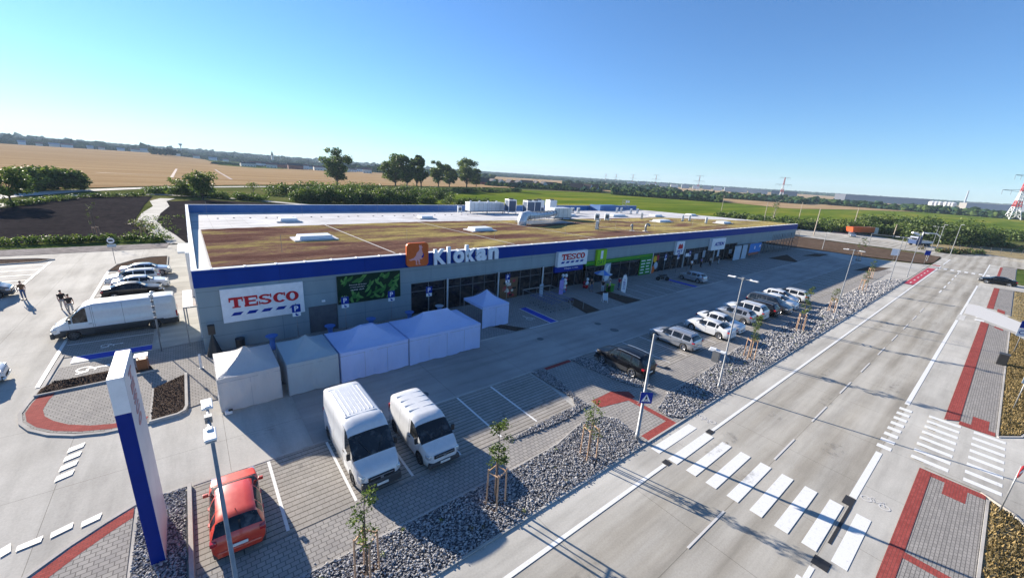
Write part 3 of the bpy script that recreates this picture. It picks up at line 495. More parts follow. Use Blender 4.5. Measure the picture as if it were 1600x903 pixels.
for p, z in (([(-8.35, 32.74), (-5.4, 32.9), (-5.45, 34.55), (-7.9, 34.3), (-8.3, 33.6)], .06), ([(-5.4, 32.9), (-3.2, 33.25), (-3.4, 34.1), (-5.45, 34.55)], .062), ([(-3.05, 26.5), (-1.95, 26.42), (-1.7, 26.65), (-1.64, 27.05), (-1.64, 31.5), (-3.08, 30.35)], .08),
             ([(-75, 74.3), (-19, 74), (-15.5, 74.3), (-14.5, 75.4), (-16, 76.5), (-20, 77.3), (-75, 78)], .06), ([(-8.45, 66), (-8.0, 69.3), (-6.5, 71.9), (-5.0, 73.1), (-3.3, 73.0), (-3.25, 65.2), (-5.6, 65.3)], .06),
             ([(21.0, 28.9), (20.6, 29.2), (22.4, 26.4), (23.8, 26.4), (21.6, 29.3)], .03), ([(33.6, 31.5), (32.3, 26.5), (34.6, 26.5), (35.4, 31.3)], .03), ([(39.6, 31.5), (39.4, 26.5), (42.4, 26.5), (41.6, 31.4)], .03), ([(96, 31.3), (97.5, 26.6), (99, 26.6), (107, 31.2)], .03),
             ([(109.5, 28.9), (113, 26.5), (120, 26.5), (117, 28.5)], .03), ([(100, 17.5), (104, 14.8), (113, 14), (110, 17)], .03)): sb.sheet(p, z)
struct('soil_bed', sb, M['soil'])

# ------------------------------------------------------------------ painted markings
wp = MB(); fp = MB(); bp_ = MB(); cp_ = MB(); kp = MB()
def rect(mb, x0, x1, y0, y1, z): mb.sheet([(x0, y0), (x1, y0), (x1, y1), (x0, y1)], z)
Zr = 0.006
rect(wp, -75, 17.7, 8.12, 8.30, Zr); rect(wp, 22.9, 131, 8.12, 8.30, Zr); rect(wp, 134, 150, 8.12, 8.30, Zr)
rect(wp, -75, 17.3, 1.5, 1.68, Zr); rect(wp, 23.4, 29.2, 1.46, 1.74, Zr); rect(wp, 38.2, 73, 1.5, 1.75, Zr); rect(wp, 77, 108, 1.5, 1.72, Zr); rect(wp, 117, 150, 1.5, 1.7, Zr)
rect(kp, 22.4, 22.9, 8.05, 8.4, Zr); rect(kp, 17.75, 18.15, 8.05, 8.42, Zr); rect(kp, 22.55, 23.35, 1.45, 1.85, Zr); rect(kp, 19.2, 22.55, 1.44, 1.56, Zr+.001); rect(kp, 17.5, 18.1, 1.15, 1.7, Zr)
for k_ in range(9): rect(wp, 18.25, 22.3, 8.86-k_*1.02, 9.38-k_*1.02, Zr+.002)
for x in list(range(-40, 16, 6)): rect(fp, x, x+3.2, 4.89, 4.98, Zr)
for x in (23.2, 29.5, 35.8, 42.0, 48.3, 54.6, 61, 67, 73): rect(fp, x, x+3.1, 4.91, 5.0, Zr)
for x in (92, 98, 104, 110, 115.5, 120.5): rect(wp, x, x+3, 4.86, 5.04, Zr)
for k_ in range(9): rect(wp, 125.0, 127.2, 7.9-k_*1.02, 8.42-k_*1.02, Zr)
for k_ in range(8): rect(wp, 29.9+k_*1.0, 30.35+k_*1.0, 1.22, 1.86, Zr)
for k_ in range(8):
    rect(wp, 30.2+k_*1.0, 30.6+k_*1.0, -1.06, 0.42, 0.042); rect(wp, 30.0+k_*1.02, 30.4+k_*1.02, -2.95, -1.62, 0.042)
for k_ in range(4): rect(wp, 16.0-k_*1.0, 16.45-k_*1.0, 1.2, 1.85, Zr)
for k_ in range(5): rect(wp, 73.6+k_*.7, 73.9+k_*.7, 1.1, 1.8, Zr); rect(wp, 75+k_*1.9, 76+k_*1.9, -.5, .3, .046)
rect(cp_, 95, 124, 8.42, 9.6, Zr); rect(cp_, 130, 131.2, 8.5, 9.6, 0.02)
for x in (97, 101, 105, 109, 113, 117): rect(fp, x, x+1.4, 8.9, 9.1, Zr+.004)
# bays of the front row
for k_ in range(6): rect(wp if k_ < 6 else fp, 1.40+k_*2.63, 1.52+k_*2.63, 14.75, 19.5, 0.010)
for k_ in range(0, 31): rect(fp, 26.55+k_*2.63, 26.66+k_*2.63, 14.7, 19.5, 0.010)
# bays along the shop front
for k_ in range(0, 29):
    x = 42.9+k_*2.62
    if x < 121: rect(fp, x, x+.1, 26.35, 31.4, 0.018)
rect(fp, 50.5, 64.3, 26.28, 26.4, 0.02); rect(fp, 85.6, 105, 26.28, 26.4, 0.02)
for k_ in range(5): rect(fp, 4+k_*2.62, 4.1+k_*2.62, 26.4, 31.4, 0.018)
rect(bp_, 26.9, 27.75, 26.4, 31.3, 0.019); rect(wp, 26.78, 26.88, 26.4, 31.3, 0.02); rect(wp, 27.77, 27.87, 26.4, 31.3, 0.02); rect(wp, 24.0, 27.87, 26.27, 26.38, 0.021)
rect(bp_, 55.6, 56.5, 26.45, 31.2, 0.019); rect(fp, 53.4, 60.6, 31.3, 31.4, 0.02)
# bays left of the shop
for y in (40.9, 43.9, 46.6, 49.3, 52.0, 54.7, 57.4, 60.1, 62.8): rect(wp, -8.3, -3.5, y, y+.1, 0.012)
struct('parking_bays', MB().sheet([(-8.35, 38.4), (-3.5, 38.4), (-3.5, 65), (-8.5, 65)], 0.008), M['paver_grey'])
rect(wp, -8.62, -8.42, 34, 66, 0.012); rect(bp_, -7.6, -3.48, 37.25, 38.2, 0.026); rect(wp, -7.6, -3.48, 38.22, 38.32, 0.028); rect(wp, -7.6, -3.48, 37.1, 37.2, 0.028)
rect(wp, -14.6, -14.4, 59.5, 74, 0.012)
for y in (61.5, 64.2, 66.9, 69.6, 72.2): rect(fp, -19.5, -14.6, y, y+.12, 0.012)
# crossing bars of the lot
for q in range(4):
    y0 = 23.05+q*.74; x0 = -6.1+q*.02; wp.sheet([(x0, y0), (x0+.52, y0+.22), (x0+.55, y0+.62), (x0+.03, y0+.42)], 0.012)
for q in ([(0, 858), (17, 848), (17, 861), (0, 871)], [(27, 853), (68, 836), (64, 846), (24, 862)], [(80, 832), (115, 815), (113, 824), (78, 841)], [(128, 815), (160, 800), (156, 810), (126, 824)], [(-60, 885), (-20, 866), (-24, 877), (-64, 897)]): wp.sheet(gpts(q), 0.012)
struct('crossing_slab', MB().sheet(gpts([(1512, 475), (1530, 478), (1604, 508), (1604, 526), (1560, 509), (1524, 495), (1506, 490)]), 0.047), M['faint_paint'])
# bicycle and wheelchair symbols
def ring(mb, c, r, w, z, a0=0, a1=360, n=18, sx=1.0):
    V = []
    for i in range(n+1):
        a = R(a0+(a1-a0)*i/n); V += [(c[0]+math.cos(a)*r*sx, c[1]+math.sin(a)*r, z), (c[0]+math.cos(a)*(r-w)*sx, c[1]+math.sin(a)*(r-w), z)]
    mb.add(V, [(2*i, 2*i+1, 2*i+3, 2*i+2) for i in range(n)])
def bar(mb, p, q, w, z):
    p, q = Vector(p), Vector(q); d = (q-p).normalized(); nn = Vector((-d.y, d.x))*w/2; mb.sheet([p+nn, p-nn, q-nn, q+nn], z)
def cycle_mark(mb, x, y, s, z, rot=0):
    c, sn = math.cos(rot), math.sin(rot); T = lambda a, b: (x+(a*c-b*sn)*s, y+(a*sn+b*c)*s)
    ring(mb, T(-.45, 0), .3*s, .08*s, z); ring(mb, T(.45, 0), .3*s, .08*s, z)
    for a, b in (((-.45, 0), (-.2, .4)), ((-.2, .4), (.3, .4)), ((.3, .4), (0, -.02)), ((0, -.02), (-.2, .4)), ((.45, 0), (.28, .5)), ((-.45, 0), (0, 0)), ((.28, .5), (.45, .55)), ((-.3, .5), (-.1, .5))): bar(mb, T(*a), T(*b), .06*s, z+.001)
def wheel_mark(mb, x, y, s, z, rot=0):
    c, sn = math.cos(rot), math.sin(rot); T = lambda a, b: (x+(a*c-b*sn)*s, y+(a*sn+b*c)*s)
    ring(mb, T(0, -.1), .32*s, .08*s, z, rot*57.3+100, rot*57.3+370); bar(mb, T(0, .6), T(0, 0), .12*s, z+.001); bar(mb, T(0, .02), T(.35, .02), .1*s, z+.001); bar(mb, T(.33, .05), T(.5, -.35), .1*s, z+.002); bar(mb, T(0, .3), T(.3, .3), .08*s, z+.001); ring(mb, T(0, .72), .11*s, .1*s, z)
cycle_mark(fp, 23.9, 0.85, .75, Zr, R(-90)); cycle_mark(fp, 23.8, 8.95, .7, Zr, R(90)); cycle_mark(fp, 61, 0.7, .7, Zr, R(-90))
wheel_mark(fp, 26.0-.3, 28.4, 1.1, 0.02); wheel_mark(wp, -6.0, 39.6, 1.0, 0.03, R(-90)); wheel_mark(wp, -6.6, 35.6, 1.3, 0.03, R(-90)); wheel_mark(fp, 54.6, 28.6, 1.0, 0.02); wheel_mark(fp, 98, 28, 1, .02)
k = N('stain'); k.col((0.075, 0.07, 0.066)); tb = k.n('BsdfTransparent'); mx_ = k.n('MixShader'); nn_ = k.noise(2.2, k.coord(), 6, .75); k.l(k.ramp(nn_, [(.50, (0, 0, 0)), (.72, (.42, .42, .42))]), mx_.inputs[0]); k.l(tb.outputs[0], mx_.inputs[1]); k.l(k.b.outputs[0], mx_.inputs[2]); k.l(mx_.outputs[0], k.t.nodes['Material Output'].inputs[0]); sm = MB(); sr = random.Random(21)
for k_ in range(46):
    x, y = (sr.uniform(8, 90), sr.choice([3.3, 6.6, 2.6, 7.3, 5.2])) if k_ < 20 else ((1.4+2.63*sr.randint(0, 5)+1.3, sr.uniform(15.5, 18.5)) if k_ < 28 else ((26.6+2.63*sr.randint(0, 22)+1.3, sr.uniform(15.5, 18.5)) if k_ < 38 else (sr.uniform(-30, 10), sr.uniform(22, 60)))); a_, b_ = sr.uniform(.4, 1.6), sr.uniform(.2, .5); sm.sheet([(x+a_*math.cos(t*.5236)*(1+.2*sr.random()), y+b_*math.sin(t*.5236)) for t in range(12)], 0.0095+.0002*k_)
struct('road_stain', sm, k.m)
struct('road_marking', wp, M['white_paint']); struct('road_marking', fp, M['faint_paint']); struct('road_marking', bp_, M['blue_paint']); struct('road_marking', cp_, M['crimson_paint']); struct('road_marking', kp, M['black_paint'])
for x, y, s_ in ((31.0, 23.8, .34), (31.1, 21.8, .42), (59.2, 19.9, .3), (23.2, 23.9, .3), (10.4, 21.0, .3)):
    m_ = MB(); n_ = 20; m_.prism([(x+math.cos(2*math.pi*k/n_)*s_, y+math.sin(2*math.pi*k/n_)*s_) for k in range(n_)], 0.0, 0.012); o = m_.build('manhole_cover', mat=M['steel_wheel']); tag(o, kind='structure')
m_ = MB(); m_.bx(27.9, 28.35, 14.1, 14.55, 0, .014); m_.bx(63, 63.6, 14.2, 14.6, 0, .014); m_.bx(-2.2, -1.9, 9.95, 10.2, 0, .01); tag(m_.build('drain_grate', mat=M['black']), kind='structure')

# ------------------------------------------------------------------ the supermarket
X0, X1, Y0, Y1, ZT = -0.4, 121.5, 34.8, 83.5, 6.2
rz_ = lambda y: 6.12-1.2*(y-Y0)/(Y1-Y0)                 # the roof falls towards the back
S = empty('supermarket', (X0, Y0, 0), label='long low retail building with grey panel walls, blue fascia and a planted roof', cat='building')
b = MB()
def wallrect(x0, x1, z0, z1, y=Y0): b.bx(x0, x1, y, y+0.25, z0, z1)
wallrect(X0, 6.74, 0, 4.95); wallrect(6.74, 9.03, 2.38, 4.95); wallrect(9.03, 15.85, 0, 4.95); wallrect(15.85, 88, 3.3, 4.95); wallrect(88, X1, 2.75, 4.95)
b.build('front_wall', S, M['wall'], world=True)
b = MB(); b.bx(X0, X0+.25, Y0+.26, Y1, 0, 6.0); b.build('side_wall', S, M['wall'], world=True)
b = MB(); b.bx(X1-.25, X1, 46, Y1, 0, 4.8); b.bx(X0+.26, X1-.26, Y1-.25, Y1, 0, 4.8); b.bx(88, X1-.26, 45.7, 45.95, 0, 4.5); b.build('rear_wall', S, M['wall'], world=True)
b = MB(); b.bx(X0-.06, X1+.05, Y0-.10, Y0+.30, 4.955, ZT); b.bx(X1-.25, X1+.05, Y0+.31, Y1, 4.3, 5.0); b.build('fascia', S, M['fascia'], world=True)
b = MB(); b.bx(X0-.07, X1+.06, Y0-.12, Y0+.34, ZT, ZT+.05)
for i in range(60): b.bx(X0+1+i*2.04, X0+1.15+i*2.04, Y0-.13, Y0+.35, ZT+.05, ZT+.09)
b.build('coping', S, M['white_metal'], world=True)
V = [(X0+.3, Y0+.31, rz_(Y0+.3)), (X1, Y0+.31, rz_(Y0+.3)), (X1, Y1-.3, rz_(Y1)), (X0+.3, Y1-.3, rz_(Y1))]
b = MB(); b.add(V+[(v[0], v[1], v[2]-.5) for v in V], [(0, 1, 2, 3), (7, 6, 5, 4), (0, 4, 5, 1), (1, 5, 6, 2), (2, 6, 7, 3), (3, 7, 4, 0)]); b.build('roof', S, M['membrane'], world=True)
b = MB()
sp_ = [(X0+1.15, Y0+.8), (X1-.8, Y0+.8), (X1-.8, 44), (112, 46.8), (95, 57.6), (78, 58.8), (52, 59.8), (41, 60.9), (30, 61.8), (9, 60.4), (X0+1.15, 59.2)]
nx = 140; rowy = []
top = lambda x: float(np.interp(x, [0, 9, 30, 41, 52, 78, 95, 112, 121], [59.2, 60.4, 61.8, 60.9, 59.8, 58.8, 57.6, 46.8, 42]))
V = []; F = []; xs = np.linspace(X0+1.15, X1-.9, nx); ny = 26; rr_ = random.Random(3)
for i, x in enumerate(xs):
    t_ = top(x)
    for j in range(ny):
        y = Y0+.75+(t_-Y0-.75)*j/(ny-1); V.append((x, y, rz_(y)+.06+rr_.random()*.05))
F = [(i*ny+j, (i+1)*ny+j, (i+1)*ny+j+1, i*ny+j+1) for i in range(nx-1) for j in range(ny-1)]
b.add(V, F); o = b.build('sedum_planting', S, M['sedum'], world=True)
for x, dx in ((14.7, 0), (29.2, -1), (43.5, -4), (58, 0), (72.5, 0), (87, 0), (101.5, 0)):
    y1 = top(x)-.3; b = MB()
    for t0 in range(12):
        ya = Y0+.9+(y1-Y0-.9)*t0/12; yb = Y0+.9+(y1-Y0-.9)*(t0+1)/12; b.add([(x-.075, ya, rz_(ya)+.125), (x+.075, ya, rz_(ya)+.125), (x+.075, yb, rz_(yb)+.125), (x-.075, yb, rz_(yb)+.125)], [(0, 1, 2, 3)])
    b.build('gravel_strip', S, M['cream'], world=True)
b = MB()
for x in (X0+.32, ):
    for k in range(46): y = Y0+1+k*.52; b.add([(x, y, rz_(y)+.03), (x+.75, y, rz_(y)+.03), (x+.75, y+.42, rz_(y)+.03), (x, y+.42, rz_(y)+.03)], [(0, 1, 2, 3)])
b.build('edge_slabs', S, M['cream'], world=True)
b = MB(); b.bx(X0+.26, X1, Y1-.26, Y1-.02, 4.8, ZT)
b.bx(X0-.02, X0+.24, Y0+.36, Y1-.01, 6.0, ZT-.002)
b.bx(97, 98.2, 79, Y1-.3, 4.9, 6.6); b.bx(99, 107.5, 80.5, Y1-.3, 4.9, 6.5)
b.build('parapet', S, M['parapet'], world=True)
b = MB(); b.bx(X0-.06, X0+.28, Y0+.36, Y1+.05, ZT, ZT+.05); b.bx(X0+.3, X1, Y1-.3, Y1+.05, ZT, ZT+.05); b.build('coping', S, M['white_metal'], world=True)
# interior slab so that the glazing has something behind it
b = MB(); b.bx(X0+.3, 87.9, Y0+6, Y0+6.2, 0.02, 4.9); b.bx(87.7, 87.95, Y0+.3, 45.6, .02, 4.9); b.build('inner_wall', S, M['interior'], world=True)
# glazing bays, each a window with its frame
def window(x0, x1, z0, z1, y=Y0+.12, vs_=2, hz=(2.4,), name='shop_window'):
    w_ = MB(); w_.bx(x0, x1, y, y+.04, z0, z1); o = w_.build(name, S, M['shop_glass'], world=True)
    f = MB(); f.bx(x0, x1, y-.05, y-.001, z0, z0+.08); f.bx(x0, x1, y-.05, y-.001, z1-.08, z1)
    for k in range(vs_+1): xx = x0+(x1-x0)*k/vs_; f.bx(xx-.035, xx+.035, y-.055, y-.002, z0, z1)
    for h in hz:
        if z0 < h < z1: f.bx(x0, x1, y-.052, y-.003, h-.03, h+.03)
    fo = f.build('frame', None, M['dark_metal']); 
    for v in fo.data.vertices: v.co -= S.location
    link_kid(fo, o); return o
for x0, x1, n_ in ((15.9, 19.6, 2), (19.95, 26.1, 4), (26.5, 32.9, 4), (33.3, 35.0, 1), (41.4, 45.0, 2), (46.7, 53.6, 3), (57.3, 61, 2), (61.2, 66.6, 3), (66.8, 72.2, 3), (72.4, 77.8, 3), (78, 82.6, 2), (82.8, 87.9, 3)): window(x0, x1, .03, 3.29, vs_=n_)
window(35.1, 41.2, .03, 2.4, y=Y0+.5, vs_=4, name='entrance_door')
b = MB(); b.bx(6.76, 9.01, Y0+.1, Y0+.16, .03, 2.36); b.build('service_door', S, M['dark_metal'], world=True)
for x, y in ((19.78, Y0-.16), (26.3, Y0-.16), (33.1, Y0-.16), (56.95, Y0-.14), (66.7, Y0-.14), (77.9, Y0-.14)):
    b = MB(); b.bx(x-.07, x+.07, y-.07, y+.07, 0.02, 3.4); b.build('column', S, M['hvac'], world=True)
for x in (91, 96, 101, 103, 105, 107, 109, 111, 113, 115, 117, 119, 121):
    b = MB(); b.bx(x-.06, x+.06, Y0+.02, Y0+.14, 0.02, 2.74); b.build('column', S, M['dark_metal'], world=True)
for x in (104, 110, 116):
    b = MB(); b.bx(x, x+5.8, Y0-.9, Y0-.84, 2.5, 2.6); b.bx(x, x+5.8, Y0-.9, Y0-.84, .9, .96); b.bx(x, x+5.8, Y0-.9, Y0-.84, 3.4, 3.46)
    for k in range(7): b.bx(x+k*.96, x+.05+k*.96, Y0-.9, Y0-.84, .02, 4.4)
    b.build('steel_trellis', S, M['dark_metal'], world=True)
for k in range(9):
    y = 38+k*5; b = MB(); b.bx(X0-.12, X0-.001, y, y+.14, 0.02, 5.9); b.build('downpipe', S, M['white_metal'], world=True)
b = MB(); b.bx(X0-1.25, X0-.01, 57.5, 63, 3.2, 3.45); b.build('door_canopy', S, M['white_metal'], world=True)
b = MB(); b.bx(X0-.5, X0-.13, 50.4, 54.5, .02, 4.6); b.build('meter_cabinet', S, M['white_metal'], world=True)
b = MB(); b.bx(X0-.08, X0-.004, 47.2, 48.6, .03, 2.3); b.build('fire_door', S, M['balloon'], world=True)
b = MB(); b.bx(X0-.9, X0-.3, 36.7, 41.6, 3.0, 3.1); b.bx(X0-.9, X0-.82, 36.7, 36.8, .02, 3.0); b.bx(X0-.9, X0-.82, 41.5, 41.6, .02, 3.0); b.bx(X0-.3, X0-.01, 36.72, 36.8, 3.0, 3.1); b.build('cable_gantry', S, M['galv'], world=True)
b = MB(); b.bx(7.78, 8.05, Y0-.12, Y0-.005, 2.70, 2.85); b.build('wall_lamp', S, M['sign_white'], world=True)
for x, y, w_ in ((10.4, 47.5, 3.4), (11.2, 66.8, 2.3), (33.0, 48.5, 3.2), (33.4, 67.0, 2.3), (82.5, 49.5, 4.4), (84, 63, 5), (97.5, 60.5, 3.4), (97.0, 42.5, 3.6), (70, 66, 2.6), (115, 60, 2.8)):
    z = rz_(y); b = MB(); b.box((x, y, z+.14), (w_+1.0, 2.7, .14)); k_ = b.build('roof_light', S, M['membrane'], world=True)
    b = MB(); b.box((0, 0, 0), (w_, 1.9, .34), taper=.93); l_ = b.build('dome', None, M['white_metal']); 
    for v in l_.data.vertices: v.co += Vector((x, y, z+.39)) - S.location
    link_kid(l_, k_)
for k in range(19):
    x, y, h = (6+k*12, 40+.4*(k % 3), 1.7) if k < 10 else (2+(k-10)*13, 76, 2.3); b = MB(); b.tube([(x, y, rz_(y)), (x, y, rz_(y)+h)], .013, 5); b.build('lightning_rod', S, M['galv'], world=True)
for k in range(26): b = MB(); b.box((2.3+k*2.1+rr_.random(), 73+.3*rr_.random(), rz_(73)+.05), (.22, .22, .08)); b.build('roof_vent', S, M['steel_wheel'], world=True)

# ------------------------------------------------------------------ signs on the wall
def board(name, label, cat, x0, x1, z0, z1, dep, mat, y=None, part='panel', edge=None):
    y = Y0-.02 if y is None else y
    e = empty(name, (x0, y, z0), label=label, cat=cat); m_ = MB(); m_.bx(x0, x1, y-dep, y, z0, z1); m_.build(part, e, mat, world=True, bevel=.01); return e
def bars_(e, x0, x1, z0, z1, y, n_=5):
    m_ = MB(); w_ = (x1-x0)/n_
    for k in range(n_):
        a = x0+k*w_; m_.plate([(a, z0), (a+w_*.62, z0), (a+w_*.86, z1), (a+w_*.24, z1)], y-.012, y-.002)
    m_.build('blue_stripe', e, M['sign_blue'], world=True)
def slab_letters(e, word, box, mat, y, depth=.03):
    """slab serif capitals built from strokes"""
    x0, x1, z0, z1 = box; H = z1-z0; m_ = MB(); m_.mat(mat); n_ = len(word); W = (x1-x0)/n_; g = W*.06; t = H*.21; st = W*.23
    q = [0]
    def bxx(a, b_, c, d): q[0] += 1; m_.bx(a, b_, y-depth-.0007*q[0], y-.001, c, d)
    def arc(cx, cz, rx, rz, a0, a1, tw, tz):
        N_ = 18; pts = []; inn = []
        for i in range(N_+1):
            a = R(a0+(a1-a0)*i/N_); pts.append((cx+rx*math.cos(a), cz+rz*math.sin(a))); inn.append((cx+(rx-tw)*math.cos(a), cz+(rz-tz)*math.sin(a)))
        q[0] += 1
        for i in range(N_): m_.plate([pts[i], inn[i], inn[i+1], pts[i+1]] if a1 > a0 else [pts[i+1], inn[i+1], inn[i], pts[i]], y-depth-.0007*q[0], y-.001)
    for i, ch in enumerate(word):
        a, b_ = x0+i*W+g/2, x0+(i+1)*W-g/2; c = (a+b_)/2
        if ch == 'T': bxx(a, b_, z1-t, z1); bxx(c-st*.6, c+st*.6, z0, z1-t); bxx(c-st*1.2, c+st*1.2, z0, z0+t*.55); bxx(a, a+st*.4, z1-t*2, z1-t); bxx(b_-st*.4, b_, z1-t*2, z1-t)
        if ch == 'E': bxx(a+st*.25, a+st*1.4, z0, z1); bxx(a, b_, z1-t*.8, z1); bxx(a, b_, z0, z0+t*.8); bxx(a+st*1.4, b_-st*.6, z0+H/2-t*.35, z0+H/2+t*.35); bxx(b_-st*.4, b_, z1-t*1.8, z1-t*.8); bxx(b_-st*.4, b_, z0+t*.8, z0+t*1.8)
        if ch == 'S': arc(c, z1-H*.27, (b_-a)*.46, H*.27, 20, 270, st*1.0, t*.7); arc(c, z0+H*.27, (b_-a)*.46, H*.27, 90, -160, st*1.0, t*.7); bxx(b_-st*.4, b_-.02, z1-H*.36, z1-.01); bxx(a+.02, a+st*.4, z0+.01, z0+H*.36)
        if ch == 'C': arc(c+g, z0+H/2, (b_-a)*.52, H*.5, 42, 318, st*1.25, t*.7); bxx(b_-st*.45, b_-.01, z1-H*.36, z1-.02)
        if ch == 'O': arc(c, z0+H/2, (b_-a)*.52, H*.5, 0, 360, st*1.25, t*.7)
    m_.build('lettering', e, world=True)
e = board('shop_sign', 'large white TESCO sign with blue stripes on the wall left of the service door', 'sign', .95, 6.42, 2.12, 4.70, .22, M['sign_white']); slab_letters(e, 'TESCO', (1.38, 6.06, 3.22, 4.02), M['sign_red'], Y0-.242); bars_(e, 1.42, 6.25, 2.62, 2.86, Y0-.242)
e = board('shop_sign', 'white TESCO sign above the blue board over the main entrance', 'sign', 35.2, 40.65, 3.15, 5.06, .5, M['sign_white']); slab_letters(e, 'TESCO', (35.8, 40.1, 4.02, 4.78), M['sign_red'], Y0-.522); bars_(e, 35.7, 40.1, 3.58, 3.82, Y0-.522)
e = board('entrance_board', 'dark blue welcome board right under the entrance TESCO sign', 'sign', 35.0, 40.2, 2.42, 3.12, .3, M['sign_blue']); text_part('lettering', 'Vitajte u nás', (36.6, 39.2, 2.66, 2.94), M['letter'], e, Y0-.322, .01, 0)
# pea poster
e = board('poster', 'dark poster of green pea pods beside the service door', 'poster', 9.08, 14.72, 2.25, 4.77, .12, M['dark_green']); pr = random.Random(11); pods = MB()
for k in range(64):
    x, z = pr.uniform(9.3, 14.5), pr.uniform(2.45, 4.6)
    if 9.9 < x < 11.7 and 3.05 < z < 4.2: continue
    L_ = pr.uniform(.35, 1.0); a = R(pr.uniform(20, 75) if pr.random() < .7 else pr.uniform(-80, -30)); n_ = 9; up = []; dn = []
    for i in range(n_):
        t = i/(n_-1)*2-1; w_ = .10*(1-t*t)**.7*(.7+.6*L_); bend = .10*t*t; px = t*L_/2
        for s_, L2 in ((1, up), (-1, dn)): L2.append((x+px*math.cos(a)-(s_*w_+bend)*math.sin(a), z+px*math.sin(a)+(s_*w_+bend)*math.cos(a)))
    P = [(min(14.66, max(9.14, p[0])), min(4.72, max(2.3, p[1]))) for p in up+dn[::-1]][::-1]
    m_ = MB(); m_.mat(M['pea'] if k % 2 else M['pea_light'])
    pods.mat(m_.mats[0]); pods.plate(P, Y0-.145-.0004*k, Y0-.141)
pods.build('pea_pods', e, world=True)
for i, s_ in enumerate(('Čerstvé na tanieri', 'od našich pestovateľov', 'každý deň')): text_part('lettering', s_, (10.05+.06*i, 11.55-.12*i, 3.86-.24*i, 3.98-.24*i), M['sign_white'], e, Y0-.175, .004, 0)
# roofline emblem and name
e = empty('roof_emblem', (16.4, Y0-.2, 5.05), label='orange rounded square emblem with a pink kangaroo at the roof edge', cat='sign')
def rrect(x0, x1, z0, z1, r, n_=6):
    P = []
    for cx, cz, a0 in ((x1-r, z1-r, 0), (x0+r, z1-r, 90), (x0+r, z0+r, 180), (x1-r, z0+r, 270)):
        for i in range(n_+1): a = R(a0+90*i/n_); P.append((cx+r*math.cos(a), cz+r*math.sin(a)))
    return P[::-1]
m_ = MB(); m_.plate(rrect(15.3, 17.52, 5.05, 7.3, .35), Y0-.36, Y0-.12); m_.build('panel', e, M['sign_orange'], world=True)
kg = [(.08, .32), (.20, .34), (.33, .38), (.42, .47), (.47, .60), (.57, .68), (.60, .78), (.57, .86), (.60, .95), (.64, .88), (.68, .95), (.70, .86), (.76, .82), (.70, .78), (.74, .62), (.78, .52), (.74, .42), (.68, .38), (.76, .33), (.66, .30), (.60, .34), (.62, .22), (.60, .12), (.68, .08), (.56, .07), (.55, .22), (.50, .30), (.48, .18), (.48, .12), (.54, .08), (.42, .07), (.43, .20), (.40, .28), (.30, .29), (.18, .27)]
m_ = MB(); kp_ = [(15.3+a*2.15, 5.05+c*2.2) for a, c in kg]
from mathutils.geometry import tessellate_polygon
tri = tessellate_polygon([[Vector((p[0], p[1], 0)) for p in kp_]]); nk = len(kp_)
m_.add([(p[0], Y0-.375, p[1]) for p in kp_], [tuple(t) for t in tri]); m_.build('kangaroo', e, M['sign_pink'], world=True)
m_ = MB(); m_.plate([(16.78, 6.0), (16.86, 5.85), (17.0, 5.95), (17.02, 6.2), (16.9, 6.32), (16.95, 6.1)][::-1], Y0-.39, Y0-.378); m_.build('pouch', e, M['sign_blue'], world=True)
e = empty('roof_lettering', (18, Y0-.2, 5.0), label='big white Klokan letters standing along the blue roof edge', cat='sign')
for ch, x0, x1, z0, z1 in (('K', 18.15, 19.45, 5.0, 6.55), ('l', 19.62, 19.98, 5.0, 6.72), ('o', 20.35, 21.6, 4.98, 6.25), ('k', 21.75, 22.95, 5.0, 6.78), ('a', 23.05, 24.4, 4.98, 6.32), ('n', 24.65, 26.0, 5.0, 6.32)): text_part('letter', ch, (x0, x1, z0, z1), M['letter'], e, Y0-.14, .22, .045)
e = board('shop_sign', 'lime green 1. DAY sign over the green shop front', 'sign', 42.85, 44.9, 2.62, 4.84, .35, M['lime'])
text_part('numeral', '1', (43.6, 44.1, 3.55, 4.7), M['sign_white'], e, Y0-.372, .01, .04); text_part('lettering', 'DAY', (43.1, 44.65, 2.75, 3.35), M['green'], e, Y0-.372, .01, .03)
e = board('shop_front_band', 'green band along the top of the 1. DAY shop window', 'sign', 40.9, 56.85, 2.72, 3.32, .14, M['green'], y=Y0-.01); m_ = MB(); m_.bx(41, 42.7, Y0-.17, Y0-.155, 3.06, 3.12); m_.bx(45.1, 56.5, Y0-.17, Y0-.155, 3.06, 3.12); m_.build('lime_line', e, M['lime'], world=True)
e = board('window_panel', 'green panel with white offers right of the 1. DAY shop window', 'sign', 53.75, 56.85, .03, 2.70, .1, M['green'], y=Y0-.01); m_ = MB()
for k in range(10): x = 54.0+(k % 2)*1.4+pr.random()*.1; z = .3+(k//2)*.48; m_.bx(x, x+.7+pr.random()*.4, Y0-.125, Y0-.113, z, z+.16)
m_.build('offer_text', e, M['letter'], world=True)
e = board('window_banner', 'pale banner with a white bottle shape left in the 1. DAY window', 'banner', 45.15, 46.5, .05, 2.66, .05, M['corrug'], y=Y0-.03); m_ = MB(); m_.plate([(45.2, .1), (46.4, .3), (46.2, 1.0), (45.9, 1.2), (46.1, 2.2), (46.4, 2.5), (45.8, 2.4), (45.5, 2.0), (45.6, 1.3), (45.5, .7)], Y0-.10, Y0-.085); m_.build('bottle', e, M['sign_white'], world=True)
